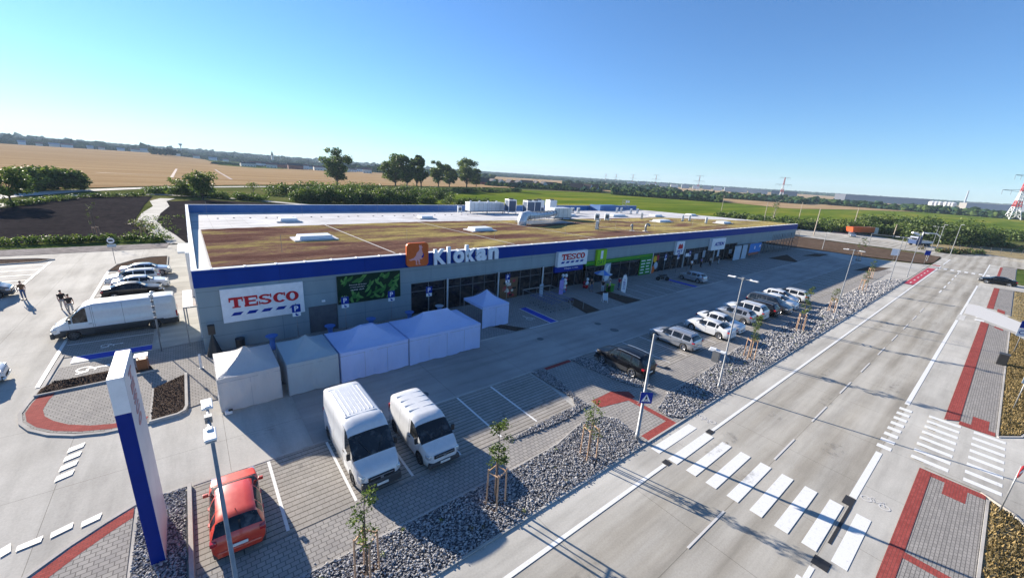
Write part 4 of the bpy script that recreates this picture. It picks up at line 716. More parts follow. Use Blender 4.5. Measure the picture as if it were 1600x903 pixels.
e = board('shop_sign', 'tall white pet shop sign with a red cat and dog emblem', 'sign', 63.2, 65.75, 2.62, 4.85, .4, M['sign_white']); m_ = MB(); m_.plate([(63.7, 3.6), (65.2, 3.6), (65.2, 4.1), (64.9, 4.5), (64.5, 4.2), (64.3, 4.5), (63.9, 4.3)][::-1], Y0-.435, Y0-.422); m_.build('emblem', e, M['sign_red'], world=True); text_part('lettering', 'PET', (63.6, 65.3, 2.95, 3.4), M['sign_blue'], e, Y0-.422, .01, .03)
e = board('shop_sign', 'white ACTION sign with dark blue letters', 'sign', 75.3, 80.8, 2.56, 4.74, .6, M['sign_white']); text_part('lettering', 'ACTION', (76.4, 80.2, 3.35, 4.05), M['sign_blue'], e, Y0-.622, .01, .05, .2)
# things behind the glass
def sticker(label, x0, x1, z0, z1, mat, n_=0):
    e = board('window_sticker', label, 'sticker', x0, x1, z0, z1, .03, mat, y=Y0-.0); return e
e = board('window_poster', 'collage poster in brown and red behind the parking sign', 'poster', 26.7, 29.3, .05, 2.5, .03, M['brown'], y=Y0+.03)
for k in range(18):
    m_ = MB() if k == 0 else m_; m_.mat([M['brick_red'], M['cream'], M['cloth_dark'], M['balloon']][k % 4]); x, z = pr.uniform(26.8, 28.6), pr.uniform(.15, 2.1); m_.plate(rrect(x, x+pr.uniform(.3, .6), z, z+pr.uniform(.2, .4), .08), Y0-.012-.0003*k, Y0-.002)
m_.build('pictures', e, world=True)
for x, z, r_, mt, lb in ((57.9, 2.3, .5, 'yellow', 'yellow round sticker high in the pet shop window'), (58.6, 2.45, .42, 'balloon', 'dark red round sticker beside the yellow one'), (58.3, 1.2, .55, 'corrug', 'pale blue oval sticker low in the pet shop window'), (57.6, .55, .55, 'sign_orange', 'orange round sticker at the foot of the pet shop window')):
    e = empty('window_sticker', (x, Y0-.03, z), label=lb, cat='sticker'); m_ = MB(); m_.plate([(x+r_*math.cos(-2*math.pi*k/20), z+r_*1.1*math.sin(-2*math.pi*k/20)) for k in range(20)], Y0-.05+.004*(z-1), Y0-.03); m_.build('disc', e, M[mt], world=True)
for k, (x, z, w_, h_, mt, lb) in enumerate(((67.4, 1.9, 1.6, .6, 'sign_white', 'white rectangular notice in the window right of the pet sign'), (70.6, 1.1, 1.3, 1.1, 'far_grey', 'grey notice with stripes between two window columns'), (73.6, 1.3, 1.0, 1.3, 'far_grey', 'tall grey notice left below the ACTION sign'), (79.5, 1.0, .8, 1.9, 'corrug', 'tall pale banner right below the ACTION sign'), (84.6, 1.2, 1.4, .9, 'letter', 'pale notice on the last shop window'))):
    e = board('window_notice', lb, 'notice', x, x+w_, z, z+h_, .03, M[mt], y=Y0-.01)

# ------------------------------------------------------------------ roof machines (all stand on the roof)
def fan_unit(label, x, y, rz, w_=.95, h_=1.3, cat='air conditioner'):
    z = rz_(y)+.08; e = empty('condenser', (x, y, z), rz, label, cat, 'condensers on the roof'); m_ = MB(); m_.box((0, 0, .12+h_/2), (w_, .42, h_)); m_.build('casing', e, M['hvac'], bevel=.02)
    m_ = MB(); m_.plate([(.5*w_*.78*math.cos(-2*math.pi*k/16), .12+h_*.52+.5*w_*.78*math.sin(-2*math.pi*k/16)) for k in range(16)], -.235, -.212); m_.build('fan_grille', e, M['dark_metal']); m_ = MB(); m_.box((-w_*.4, 0, .06), (.08, .6, .12)); m_.box((w_*.4, 0, .06), (.08, .6, .12)); m_.build('foot', e, M['galv'])
    m_ = MB(); m_.tube([(w_*.5, .1, .3), (w_*.5+.35, .1, .3), (w_*.5+.35, .1, -.02)], .05, 6); m_.build('pipe', e, M['white_metal'])
for lb, x, y, a in (('fan unit standing left of a pair near the crosswise duct', 67.6, 55.6, -40), ('fan unit standing right of that pair near the duct', 70.4, 55.2, -40), ('fan unit alone on the sedum in front of the pair', 53.3, 43.6, 30), ('left of the two fan units in the far right sedum', 90.6, 49.0, 30), ('right of the two fan units in the far right sedum', 93.2, 48.7, 30),
                   ('small fan unit nearest the blue fascia on the far right', 91.0, 43.6, 30), ('small fan unit alone behind the far skylight', 84.5, 56.0, 30), ('fan unit beside the left air handler', 47.0, 77.5, 0), ('fan unit on the white roof right of the cooling towers', 78.0, 72.5, 10), ('second fan unit right of the cooling towers', 80.0, 72.3, 10), ('low fan unit left of the big box air handler', 55.5, 64.0, 10), ('left fan unit by the blue roof cabin', 96.0, 72.0, 20), ('second fan unit by the blue roof cabin', 98.0, 72.0, 20), ('left fan unit of the front pair below the cabin', 97.0, 68.0, 20), ('right fan unit of the front pair below the cabin', 99.8, 67.8, 20)): fan_unit('grey roof '+lb, x, y, R(a))
def gooseneck(label, x, y, rz=0, s=1.0):
    e = empty('roof_vent', (x, y, rz_(y)+.06), rz, label, 'vent', 'bent roof vents'); m_ = MB(); m_.tube([(0, 0, 0), (0, 0, .75*s), (.1, 0, 1.0*s), (.32, 0, 1.08*s), (.5*s, 0, .98*s), (.62*s, 0, .8*s)], [.15*s]*5+[.2*s], 10); m_.build('pipe', e, M['galv'], smooth=True); m_ = MB(); m_.box((0, 0, .03), (.7, .7, .06)); m_.build('flange', e, M['white_metal'])
gooseneck('shiny bent roof vent nearer the fan units by the fascia', 58.2, 40.1, R(200)); gooseneck('shiny bent roof vent further right by the fascia', 60.3, 38.9, R(-20), 1.15)
def ahu(label, x, y, L, W, H, rz, curve=False, legs=True):
    z = rz_(y)+.08; e = empty('air_handler', (x, y, z), rz, label, 'roof unit'); m_ = MB(); n_ = max(1, int(L/1.1))
    m_.box((0, 0, .45+H/2), (L, W, H)); m_.build('casing', e, M['hvac'], bevel=.03); m_ = MB()
    for k in range(1, n_): m_.box((-L/2+L*k/n_, 0, .45+H/2), (.05, W+.03, H+.03))
    m_.build('seam', e, M['galv']); m_ = MB()
    for sx in (-1, 1):
        m_.box((0, sx*(W/2-.1), .38), (L+.4, .12, .14))
        for k in range(3): m_.box((-L/2+.2+k*(L-.4)/2, sx*(W/2-.1), .15), (.14, .14, .32))
    m_.build('stand', e, M['dark_metal']); return e
e = ahu('long pale blue air handler on a dark stand left on the white roof', 53.5, 77.0, 9.5, 2.0, 1.9, R(0)); m_ = MB()
for k in range(4): m_.tube([(-4+k*2.4, 0, 2.35), (-4+k*2.4, 0, 2.7)], .2, 8)
m_.build('vent_cap', e, M['white_metal'])
e = ahu('big box air handler with a curved duct in the middle of the roof', 60.8, 60.3, 5.0, 2.6, 1.9, R(0))
e = empty('ventilation_duct', (47.5, 53, rz_(53)+.1), label='large shiny curved duct with ribbed sides lying on the sedum', cat='duct'); m_ = MB()
m_.tube([(-3.2, -.5, -.1), (-3.1, -.4, .7), (-2.6, 0, 1.35), (-1.6, .3, 1.55), (0, .6, 1.45), (3, 1.6, 1.3), (6, 2.8, 1.3), (9.2, 4.2, 1.4)], [.75, .8, .85, .75, .6, .5, .5, .5], 14); m_.build('pipe', e, M['hvac'], smooth=True)
for k in range(9): m_ = MB(); t = k/8; cx, cy = -1.6+t*10.4, .3+t*3.7; m_.tube([(cx, cy, 1.45), (cx+.12, cy+.04, 1.45)], (.80-.25*t), 14); m_.build('rib', e, M['galv'])
m_ = MB()
for k in range(7): t = k/6; cx, cy = -2+t*10.8, -.8+t*3.8; m_.tube([(cx, cy, -.1), (cx, cy, 1.5)], .03, 5)
m_.tube([(-2, -.8, 1.5), (8.8, 3.0, 1.5)], .03, 5); m_.tube([(-2, -.8, .8), (8.8, 3.0, .8)], .03, 5); m_.build('railing', e, M['galv'])
m_ = MB(); m_.bx(-1.5, 9.5, -.9, 3.6, .05, .16); m_.build('platform', e, M['dark_metal'])
for i, (x, y) in enumerate(((59.0, 74.5), (60.4, 69.6), (62.6, 69.9), (67.0, 73.6), (71.4, 73.8))):
    e = empty('cooling_tower', (x, y, rz_(y)+.08), R(-12), ['tall white cooling tower with dark louvres, leftmost of the row', 'tall cooling tower with dark louvres, second in the row', 'cooling tower joined to the second one, third in the row', 'pale cooling tower with a black fan ring, fourth in the row', 'pale cooling tower with a black fan ring, last in the row'][i], 'cooling tower', 'cooling towers on the roof')
    m_ = MB(); m_.box((0, 0, 1.75), (2.0, 2.2, 2.9)); m_.build('casing', e, M['white_metal'], bevel=.03); m_ = MB()
    if i < 3:
        m_.box((-.05, -1.155, 1.75), (1.7, .03, 2.4)); m_.box((-1.005, 0, 1.75), (.03, 1.8, 2.4)); m_.box((1.005, 0, 1.75), (.03, 1.8, 2.4))
    else: m_.box((0, -1.155, 1.0), (1.7, .03, .9))
    m_.build('louvre', e, M['far_blue']); m_ = MB(); m_.tube([(0, 0, 3.2), (0, 0, 3.45)], .6, 16); m_.build('fan_ring', e, M['black']); m_ = MB()
    for a, c in ((-1, -1), (1, -1), (1, 1), (-1, 1)): m_.box((a, c, .15), (.14, .14, .3))
    m_.build('stand', e, M['galv'])
e = empty('antenna_frame', (113, 81, rz_(81)), label='small steel frame with dishes at the far back corner of the roof', cat='antenna'); m_ = MB()
for a, c in ((-1, 0), (1, 0), (-1, 1.2), (1, 1.2)): m_.tube([(a, c, 0), (a, c, 3.2)], .05, 6)
for z in (1.6, 2.4, 3.1): m_.tube([(-1, 0, z), (1, 0, z), (1, 1.2, z), (-1, 1.2, z), (-1, 0, z)], .04, 6)
m_.build('frame', e, M['galv']); m_ = MB()
for a in (-.6, .5): m_.ball((a, -.1, 2.7), (.4, .12, .4))
m_.build('dish', e, M['white_metal'], smooth=True)

# ------------------------------------------------------------------ vehicles
def interp(P, x): return float(np.interp(x, [p[0] for p in P], [p[1] for p in P]))
def cr(P, x):
    """monotone-ish smooth interpolation of a profile"""
    xs = [p[0] for p in P]; i = min(max(int(np.searchsorted(xs, x))-1, 0), len(P)-2); h = xs[i+1]-xs[i]; t = min(1, max(0, (x-xs[i])/h))
    def sl(j):
        if j <= 0 or j >= len(P)-1: return 0 if j <= 0 else (P[-1][1]-P[-2][1])/(xs[-1]-xs[-2])
        a, b = (P[j][1]-P[j-1][1])/(xs[j]-xs[j-1]), (P[j+1][1]-P[j][1])/(xs[j+1]-xs[j]); return 0 if a*b <= 0 else 2*a*b/(a+b)
    m0, m1 = sl(i)*h, sl(i+1)*h; t2, t3 = t*t, t*t*t
    return (2*t3-3*t2+1)*P[i][1]+(t3-2*t2+t)*m0+(-2*t3+3*t2)*P[i+1][1]+(t3-t2)*m1
SPECS = {
 'hatch': dict(L=4.0, W=1.72, H=1.48, top=[(-2.0, .50), (-1.97, .78), (-1.88, 1.0), (-1.55, 1.36), (-1.2, 1.44), (-.3, 1.48), (.30, 1.44), (1.08, 1.04), (1.25, .99), (1.70, .90), (1.92, .76), (2.0, .50)],
   belt=[(-2.0, .48), (-1.95, .80), (-1.85, .99), (.9, .96), (1.7, .86), (1.93, .70), (2.0, .48)], axles=(-1.25, 1.28), r=.31, ws=(.32, 1.05), rg=(-1.86, -1.5), side=[(-1.38, -.98), (-.92, -.12), (-.04, .72)], doors=[(-.98, -.08), (-.08, 1.0)], taper=.25),
 'estate': dict(L=4.5, W=1.78, H=1.50, top=[(-2.25, .50), (-2.22, .8), (-2.12, 1.02), (-1.85, 1.38), (-1.6, 1.47), (-.3, 1.50), (.38, 1.44), (1.16, 1.04), (1.35, .99), (1.95, .89), (2.17, .75), (2.25, .50)],
   belt=[(-2.25, .48), (-2.2, .82), (-2.1, 1.0), (1.0, .96), (1.9, .85), (2.18, .69), (2.25, .48)], axles=(-1.36, 1.38), r=.32, ws=(.40, 1.13), rg=(-2.12, -1.85), side=[(-1.85, -1.15), (-1.05, -.15), (-.07, .80)], doors=[(-1.1, -.1), (-.1, 1.05)], taper=.25, rails=True),
 'saloon': dict(L=4.55, W=1.80, H=1.45, top=[(-2.27, .50), (-2.25, .92), (-2.1, 1.09), (-1.75, 1.12), (-1.0, 1.37), (-.4, 1.45), (.30, 1.41), (1.12, 1.02), (1.35, .97), (1.95, .87), (2.19, .73), (2.27, .48)],
   belt=[(-2.27, .48), (-2.2, .88), (-2.0, 1.02), (1.0, .95), (1.9, .83), (2.2, .67), (2.27, .46)], axles=(-1.36, 1.38), r=.33, ws=(.33, 1.09), rg=(-1.68, -1.05), side=[(-1.15, -.92), (-.85, -.06), (.02, .78)], doors=[(-1.0, -.02), (-.02, 1.02)], taper=.27),
 'suv': dict(L=4.6, W=1.88, H=1.68, top=[(-2.3, .55), (-2.28, .95), (-2.18, 1.15), (-1.9, 1.50), (-1.6, 1.64), (-.3, 1.68), (.3, 1.63), (1.0, 1.15), (1.2, 1.08), (1.95, .98), (2.22, .8), (2.3, .5)],
   belt=[(-2.3, .53), (-2.24, .92), (-2.1, 1.06), (.95, 1.04), (1.9, .92), (2.2, .74), (2.3, .48)], axles=(-1.35, 1.38), r=.37, ws=(.33, .98), rg=(-2.15, -1.85), side=[(-1.8, -1.15), (-1.05, -.12), (-.04, .75)], doors=[(-1.05, -.08), (-.08, 1.0)], taper=.17, rails=True, clad=True),
 'mpv': dict(L=4.8, W=1.88, H=1.74, top=[(-2.4, .55), (-2.38, .95), (-2.3, 1.2), (-2.1, 1.6), (-1.8, 1.71), (-.3, 1.74), (.5, 1.68), (1.35, 1.12), (1.5, 1.05), (2.05, .9), (2.32, .72), (2.4, .48)],
   belt=[(-2.4, .53), (-2.34, .92), (-2.2, 1.05), (1.25, 1.02), (1.95, .86), (2.3, .66), (2.4, .46)], axles=(-1.5, 1.5), r=.34, ws=(.55, 1.32), rg=(-2.3, -2.08), side=[(-2.05, -1.3), (-1.2, -.2), (-.1, 1.0)], doors=[(-1.2, -.15), (-.15, 1.2)], taper=.15),
 'big_van': dict(L=6.0, W=2.05, H=2.52, top=[(-3.0, .6), (-2.985, 1.2), (-2.95, 2.36), (-2.8, 2.48), (-2.3, 2.52), (.6, 2.50), (1.15, 2.38), (1.45, 2.15), (2.18, 1.38), (2.32, 1.28), (2.75, 1.08), (2.93, .85), (3.0, .5)],
   belt=[(-3.0, .58), (-2.985, 1.1), (-2.95, 1.3), (2.1, 1.26), (2.7, .98), (2.93, .78), (3.0, .46)], axles=(-1.95, 1.95), r=.34, ws=(1.42, 2.2), rg=None, side=[(.95, 1.85)], doors=[(.78, 2.05)], taper=.055, ribs=True, van=True, slide=(-.75, .7)),
 'long_van': dict(L=7.3, W=2.02, H=2.62, top=[(-3.65, .6), (-3.64, 1.2), (-3.61, 2.45), (-3.5, 2.58), (-3.0, 2.62), (1.2, 2.60), (1.75, 2.45), (2.05, 2.2), (2.80, 1.42), (3.0, 1.3), (3.45, 1.05), (3.6, .85), (3.65, .5)],
   belt=[(-3.65, .58), (-3.64, 1.1), (-3.6, 1.3), (2.7, 1.3), (3.4, .98), (3.6, .78), (3.65, .46)], axles=(-2.15, 2.5), r=.36, ws=(2.02, 2.82), rg=None, side=[(1.6, 2.45)], doors=[(1.35, 2.6)], taper=.05, van=True, clad=True, slide=(-.4, 1.25)),
 'mid_van': dict(L=4.8, W=1.90, H=1.95, top=[(-2.4, .55), (-2.39, 1.1), (-2.34, 1.8), (-2.2, 1.91), (-1.8, 1.95), (.3, 1.94), (.72, 1.86), (.95, 1.72), (1.68, 1.18), (1.85, 1.08), (2.2, .92), (2.35, .75), (2.4, .48)],
   belt=[(-2.4, .53), (-2.38, 1.0), (-2.3, 1.12), (1.6, 1.06), (2.15, .86), (2.35, .68), (2.4, .44)], axles=(-1.55, 1.5), r=.33, ws=(.90, 1.68), rg=None, side=[(.42, 1.3)], doors=[(.3, 1.5)], taper=.09, ribs=True, van=True, slide=(-.85, .25)),
}
def vehicle(spec, color, label, cat, loc, rz, group=None, plate=True, name='parked_car', extra=None):
    q = SPECS[spec]; L, W, H = q['L'], q['W'], q['H']; hw = W/2; paint_ = PAINT[color]; van = q.get('van')
    e = empty(name, loc, rz, label, cat, group)
    xs = set(np.round(np.linspace(-L/2, L/2, int(L/.05)), 4).tolist())
    for a in (-L/2+.01, -L/2+.03, L/2-.02, L/2-.05): xs.add(round(a, 4))
    seams = []
    for d0, d1 in q['doors']+([q['slide']] if q.get('slide') else []):
        for d in (d0, d1): seams.append(d)
    for d in seams: xs = {x for x in xs if abs(x-d) > .012} | {d-.008, d+.008}
    for a, b in q['side']: xs |= {a, b}
    xs = sorted(xs); wp_ = [(-L/2, hw*(.90 if van else .80)), (-L/2+.06, hw*.93), (-L/2+.35, hw*.985), (-L/2+1, hw), (L/2-1.1, hw), (L/2-.5, hw*.95), (L/2-.2, hw*.86), (L/2, hw*.66)]
    s = .2 if not q.get('clad') else .24; ra = q['r']+.055; Hb = max(p[1] for p in q['belt']); V = []; tts = []
    for x in xs:
        w_ = cr(wp_, x); b = cr(q['belt'], x); t = max(cr(q['top'], x), b+.02); tt = min(1, max(0, (t-b)/(H-Hb)*1.05)); wr = w_*(.95-q['taper']*tt); arch = -1
        for ax in q['axles']:
            if abs(x-ax) < ra: arch = q['r']+math.sqrt(ra*ra-(x-ax)**2)-.0
        z1 = max(s, arch); z2 = max(s+.06, arch); mid = max(s+(b-s)*.5, z2+.04)
        endr = min(1.0, (L/2-abs(x))/.10); z1 += (1-endr)*.08
        R_ = [(0, s), (w_-.24, z1), (w_*.985, z2), (w_*1.0, mid), (w_*.992, max(b-.09, mid+.02)), (w_*.96, max(b, mid+.03)), (w_*.96*.5+wr*.5+.012*tt, b*.5+t*.5-.02*tt), (wr+.01, t-.075*tt-.008), (wr-.10*(.4+tt*.6), t-.008*tt), (wr*.5, t+.012*tt+.006), (0, t+.018*tt+.01)]
        tts.append(tt); V += [(x, y, z) for y, z in R_]+[(x, -y, z) for y, z in R_[::-1][1:-1]]
    K = 11; NR = 2*K-2; n = len(xs); parts = {}
    def put(key, f): parts.setdefault(key, []).append(f)
    mats = [paint_, M['trim'], M['glass']]
    def in_(x, r): return r is not None and r[0] <= x <= r[1]
    for i in range(n-1):
        xm = (xs[i]+xs[i+1])/2; narrow = xs[i+1]-xs[i] < .0165 and any(abs(xm-d) < .004 for d in seams)
        for k in range(NR):
            j = k if k < K-1 else NR-1-k; left = k < K-1; f = (i*NR+k, i*NR+(k+1) % NR, (i+1)*NR+(k+1) % NR, (i+1)*NR+k); mi = 0; key = 'body'
            nose = xm > L/2-.04 or xm < -L/2+.02
            if j <= 1: mi = 1
            elif j == 2 and q.get('clad') and False: mi = 1
            elif j in (5, 6) and tts[i] > .45 and any(a <= xm <= b for a, b in q['side']): key = 'side_window%d%d' % ([a <= xm <= b for a, b in q['side']].index(True), left); mi = 2
            elif j >= 7 and in_(xm, q['ws']) and tts[i] < .985: key = 'windscreen'; mi = 2
            elif j >= 7 and in_(xm, q['rg']): key = 'rear_window'; mi = 2
            elif j >= 7 and q['rg'] is None and False: pass
            elif 2 <= j <= 4 or (j in (5, 6) and van):
                for di, (a, b) in enumerate(q['doors']):
                    if a < xm < b: key = 'door%d%d' % (di, left)
            if q.get('clad') and j == 2 and key in ('body',) or (q.get('clad') and j == 2): mi = 1 if j == 2 else mi
            if narrow and 2 <= j <= (6 if van else 4): mi = 1; key = 'body'
            if (xm > L/2-.13 or xm < -L/2+.10) and j in (2, ) and spec != 'x': mi = 1
            put(key, (f, mi))
    put('body', (tuple(range(NR-1, -1, -1)), 1)); put('body', (tuple((n-1)*NR+k for k in range(NR)), 1))
    for key, fl in parts.items():
        used = sorted({v for f, _ in fl for v in f}); mp = {v: i for i, v in enumerate(used)}; me = bpy.data.meshes.new(key)
        me.from_pydata([V[v] for v in used], [], [tuple(mp[v] for v in f) for f, _ in fl])
        for m in mats: me.materials.append(m)
        for p, (_, mi) in zip(me.polygons, fl): p.material_index = mi; p.use_smooth = len(p.vertices) == 4
        nm = 'door' if key.startswith('door') else ('side_window' if key.startswith('side') else key); me.name = nm; o = bpy.data.objects.new(nm, me); C.objects.link(o); link_kid(o, e)
        if nm == 'door':
            left = key[-1] == '1'; xx = [V[v][0] for v in used]; x0 = min(xx); zb = cr(q['belt'], x0+.1); yy = cr(wp_, x0+.1)
            h = MB(); h.box((x0+.13, (yy+.012)*(1 if left else -1), zb-.13), (.17, .03, .035)); h.build('handle', o, M['trim'] if color in ('white', 'silver') and van else paint_)
    # wheels
    for ax in q['axles']:
        for sd in (1, -1):
            r_ = q['r']; wt = .21; y0 = hw-.115; m_ = MB(); N_ = 28; prof = [(-wt/2, r_*.72), (-wt/2, r_*.95), (-wt*.36, r_), (wt*.36, r_), (wt/2, r_*.95), (wt/2, r_*.70)]; Vw = []
            for a, b in prof:
                for k in range(N_): t = 2*math.pi*k/N_; Vw.append((b*math.cos(t), a*sd, b*math.sin(t)))
            m_.add(Vw, [(i*N_+k, i*N_+(k+1) % N_, (i+1)*N_+(k+1) % N_, (i+1)*N_+k) for i in range(len(prof)-1) for k in range(N_)])
            wo_ = m_.build('wheel', e, M['rubber'], smooth=True); wo_.location = (ax, y0*sd, r_)
            rm = MB(); rr0 = r_*.70; yo = sd*(wt/2-.045)
            rm.mat(M['black']); rm.add([(rr0*math.cos(2*math.pi*k/20), sd*(wt/2-.09), rr0*math.sin(2*math.pi*k/20)) for k in range(20)], [tuple(range(20))])
            rm.mat(M['steel_wheel'] if van else M['alloy']); ns = 5 if spec in ('suv', 'saloon', 'hatch') else 7
            for k in range(ns):
                t = 2*math.pi*k/ns; c_, s_ = math.cos(t), math.sin(t); px, pz = -s_, c_; a0, a1 = .045, .03
                rm.add([(px*a0+c_*.03, yo+sd*.02, pz*a0+s_*.03), (-px*a0+c_*.03, yo+sd*.02, -pz*a0+s_*.03), (-px*a1+c_*rr0, yo, -pz*a1+s_*rr0), (px*a1+c_*rr0, yo, pz*a1+s_*rr0)], [(0, 1, 2, 3)])
            rp = [(yo+sd*.028, rr0*.86), (yo+sd*.04, rr0*.93), (yo+sd*.035, rr0*1.02)]; Vr = []
            for a, b in rp:
                for k in range(24): t = 2*math.pi*k/24; Vr.append((b*math.cos(t), a, b*math.sin(t)))
            rm.add(Vr, [(i*24+k, i*24+(k+1) % 24, (i+1)*24+(k+1) % 24, (i+1)*24+k) for i in range(2) for k in range(24)]); rm.add([(.06*math.cos(t*math.pi/4), yo+sd*.03, .06*math.sin(t*math.pi/4)) for t in range(8)], [tuple(range(8))])
            rm.build('rim', wo_)
    # lamps, mirrors, plates, grille
    def surf(x, j):
        i = min(range(n), key=lambda a: abs(xs[a]-x)); return V[i*NR+j]
    for sd in (1, -1):
        m_ = MB(); zb_ = cr(q['belt'], L/2-.26); yw = abs(surf(L/2-.26, 4)[1]); m_.box((L/2-.24, sd*(yw-.085), zb_-(.12 if van else .08)), (.34 if van else .30, .22, .20 if van else .13), rz=-sd*.12); m_.build('headlight', e, M['headlamp'], bevel=.035)
        m_ = MB()
        zt = 1.35 if van else (H*.66); zl = zt-.5 if van else zt-.22; i0 = surf(-L/2+.08, 4); yr = abs(i0[1]); xo = -L/2+.02
        if van: m_.box((-L/2+.055, sd*(abs(surf(-L/2+.06, 4)[1])-.04), 1.10), (.12, .13, .50))
        else: m_.box((-L/2+.10, sd*(abs(surf(-L/2+.1, 4)[1])-.06), cr(q['belt'], -L/2+.1)-.03), (.22, .20, .15))
        m_.build('tail_light', e, M['tail'], bevel=.02)
        mx = q['ws'][1]-(.42 if not van else .30); m_ = MB(); yb = surf(mx, 5)
        m_.box((mx, sd*(yb[1]+.11), yb[2]+(.09 if not van else .22)), (.11, .17 if not van else .16, .13 if not van else .34)); m_.box((mx, sd*(yb[1]+.02), yb[2]+.04), (.05, .12, .04)); m_.build('mirror', e, M['black'] if van or color == 'black' else paint_, bevel=.03)
    m_ = MB(); zf = interp(q['top'], L/2-.03)
    if van:
        m_.box((L/2-.02, 0, .76), (.08, W*.58, .17)); 
    else: m_.box((L/2-.03, 0, zf-.14), (.08, W*.42, .12)); m_.box((L/2-.02, 0, .32), (.08, W*.6, .14))
    m_.build('grille', e, M['black'], bevel=.02)
    if van: m_ = MB(); hb = .44 if spec != 'mid_van' else .26; m_.box((L/2-.06, 0, .22+hb/2), (.24, W*.90, hb), taper=.96); m_.build('front_bumper', e, M['trim'], bevel=.07)
    else: m_ = MB(); m_.box((L/2-.05, 0, .30), (.16, W*.80, .17)); m_.build('front_bumper', e, paint_ if not q.get('clad') else M['trim'], bevel=.05)
    if van or color in ('black', 'graphite'): m_ = MB(); m_.box((L/2-.002, 0, .80 if van else zf-.07), (.06, W*.5, .035)); m_.box((L/2+.03, 0, .72 if van else zf-.14), (.02, .13, .09)); m_.build('chrome_strip', e, M['alloy'])
    for sx, zz in ((1.018, .44 if van else .42), (-1, .62 if not van else .55)):
        m_ = MB(); m_.box((sx*(L/2+.035), 0, zz), (.02, .52, .115)); m_.build('number_plate', e, M['plate'])
    m_ = MB(); m_.box((-L/2+.04, 0, .40), (.16, W*.80, .24)); m_.build('rear_bumper', e, M['trim'] if van else paint_, bevel=.05)
    if q.get('rails'):
        for sd in (1, -1):
            P = [(x, sd*(abs(surf(x, 8)[1])+.02), surf(x, 8)[2]+.05) for x in np.linspace(q['side'][0][0]+.1, q['ws'][0]-.1, 8)]; m_ = MB(); m_.tube(P, .022, 6); m_.build('roof_rail', e, M['alloy'] if color != 'white' else M['dark_metal'])
    if q.get('ribs'):
        m_ = MB()
        if spec == 'big_van':
            for k in range(8): y = -0.66+k*.188; m_.box((-1.05, y, H+.012), (2.55, .035, .03))
            for x in (-2.45, .40): m_.box((x, 0, H+.004), (.05, 1.5, .02))
        else:
            for k in range(4):
                for sd in (1, -1): m_.box((-1.75+k*.52, sd*.40, H+.012), (.06, .58, .028))
        m_.build('roof_rib', e, paint_)
    if q.get('clad') and van:
        for sd in (1, -1): m_ = MB(); m_.box((.2, sd*(hw+.012), .78), (L*.80, .03, .13)); m_.build('rub_strip', e, M['trim'])
    if not van:
        m_ = MB(); x_ = q['side'][0][0]+.15; m_.tube([(x_, 0, surf(x_, 10)[2]), (x_-.14, 0, surf(x_, 10)[2]+.17)], .012, 6); m_.build('aerial', e, M['black'])
    else:
        m_ = MB()
        for sd in (1, -1): m_.tube([(q['ws'][1]+.02, sd*.15, surf(q['ws'][1], 10)[2]+.03), (q['ws'][1]-.5, sd*.55, surf(q['ws'][1]-.5, 9)[2]+.035)], .012, 5)
        m_.build('wiper', e, M['black'])
    if extra: extra(e, q)
    return e
UPW, DNW = R(90), R(-90)
G1 = 'cars parked in the front row'
e = vehicle('big_van', 'white', 'tall white panel van with black bumper parked nose to the walk beside the smaller van', 'van', (5.25, 17.75, 0), DNW, name='panel_van')
m_ = MB(); m_.box((1.99, -.25, 1.33), (.26, .42, .012)); m_.build('dashboard_paper', e, M['sign_white'])
vehicle('mid_van', 'white', 'small white van with a grooved roof parked right of the tall van', 'van', (8.25, 16.85, 0), DNW, name='panel_van')
vehicle('long_van', 'white', 'long white high roof van parked crosswise left of the shop', 'van', (-5.55, 42.95, 0), R(181), name='panel_van')
vehicle('hatch', 'red', 'small red hatchback under the near lamp post', 'car', (-.02, 16.55, 0), R(88))
vehicle('suv', 'black', 'black off-roader with bright roof rails beside the gravel corner', 'car', (25.1, 16.35, 0), R(92), G1)
vehicle('estate', 'silver', 'silver hatchback with roof rails, first of the front row after the black off-roader', 'car', (33.4, 16.85, 0), UPW, G1)
vehicle('saloon', 'white', 'white car parked right beside the silver one, rear to the walk', 'car', (39.15, 16.4, 0), UPW, G1)
vehicle('saloon', 'white', 'white car behind the second one with its bonnet towards the walk', 'car', (41.9, 16.6, 0), DNW, G1)
vehicle('hatch', 'silver', 'second silver hatchback of the row, behind a young staked tree', 'car', (46.1, 16.9, 0), UPW, G1)
vehicle('suv', 'white', 'white crossover between the silver hatchback and the black estate', 'car', (48.85, 17.0, 0), UPW, G1)
vehicle('estate', 'black', 'glossy black estate with a red tail lamp in the middle of the row', 'car', (51.5, 16.7, 0), UPW, G1)
vehicle('mpv', 'graphite', 'dark grey people carrier facing the walk behind the black estate', 'car', (54.3, 16.4, 0), DNW, G1)
vehicle('saloon', 'white', 'white saloon facing the walk, just behind the grey people carrier', 'car', (57.2, 16.5, 0), DNW, G1)
vehicle('hatch', 'white', 'white hatchback between two white cars near the end of the row', 'car', (59.8, 17.0, 0), DNW, G1)
vehicle('estate', 'white', 'long white estate at the far end of the row with its nose in shade', 'car', (62.6, 16.8, 0), UPW, G1)
vehicle('hatch', 'silver', 'silver hatchback alone in the shaded bays by the shop', 'car', (59.2, 28.8, 0), UPW)
G2 = 'cars parked left of the shop'
vehicle('saloon', 'black', 'dark saloon parked next to the long white van', 'car', (-5.4, 53.2, 0), R(1), G2)
vehicle('saloon', 'white', 'white saloon just behind the dark saloon, nose by the footpath', 'car', (-5.0, 56.0, 0), R(0), G2)
vehicle('estate', 'white', 'white estate set back left between the other white cars', 'car', (-5.8, 59.0, 0), R(180), G2)
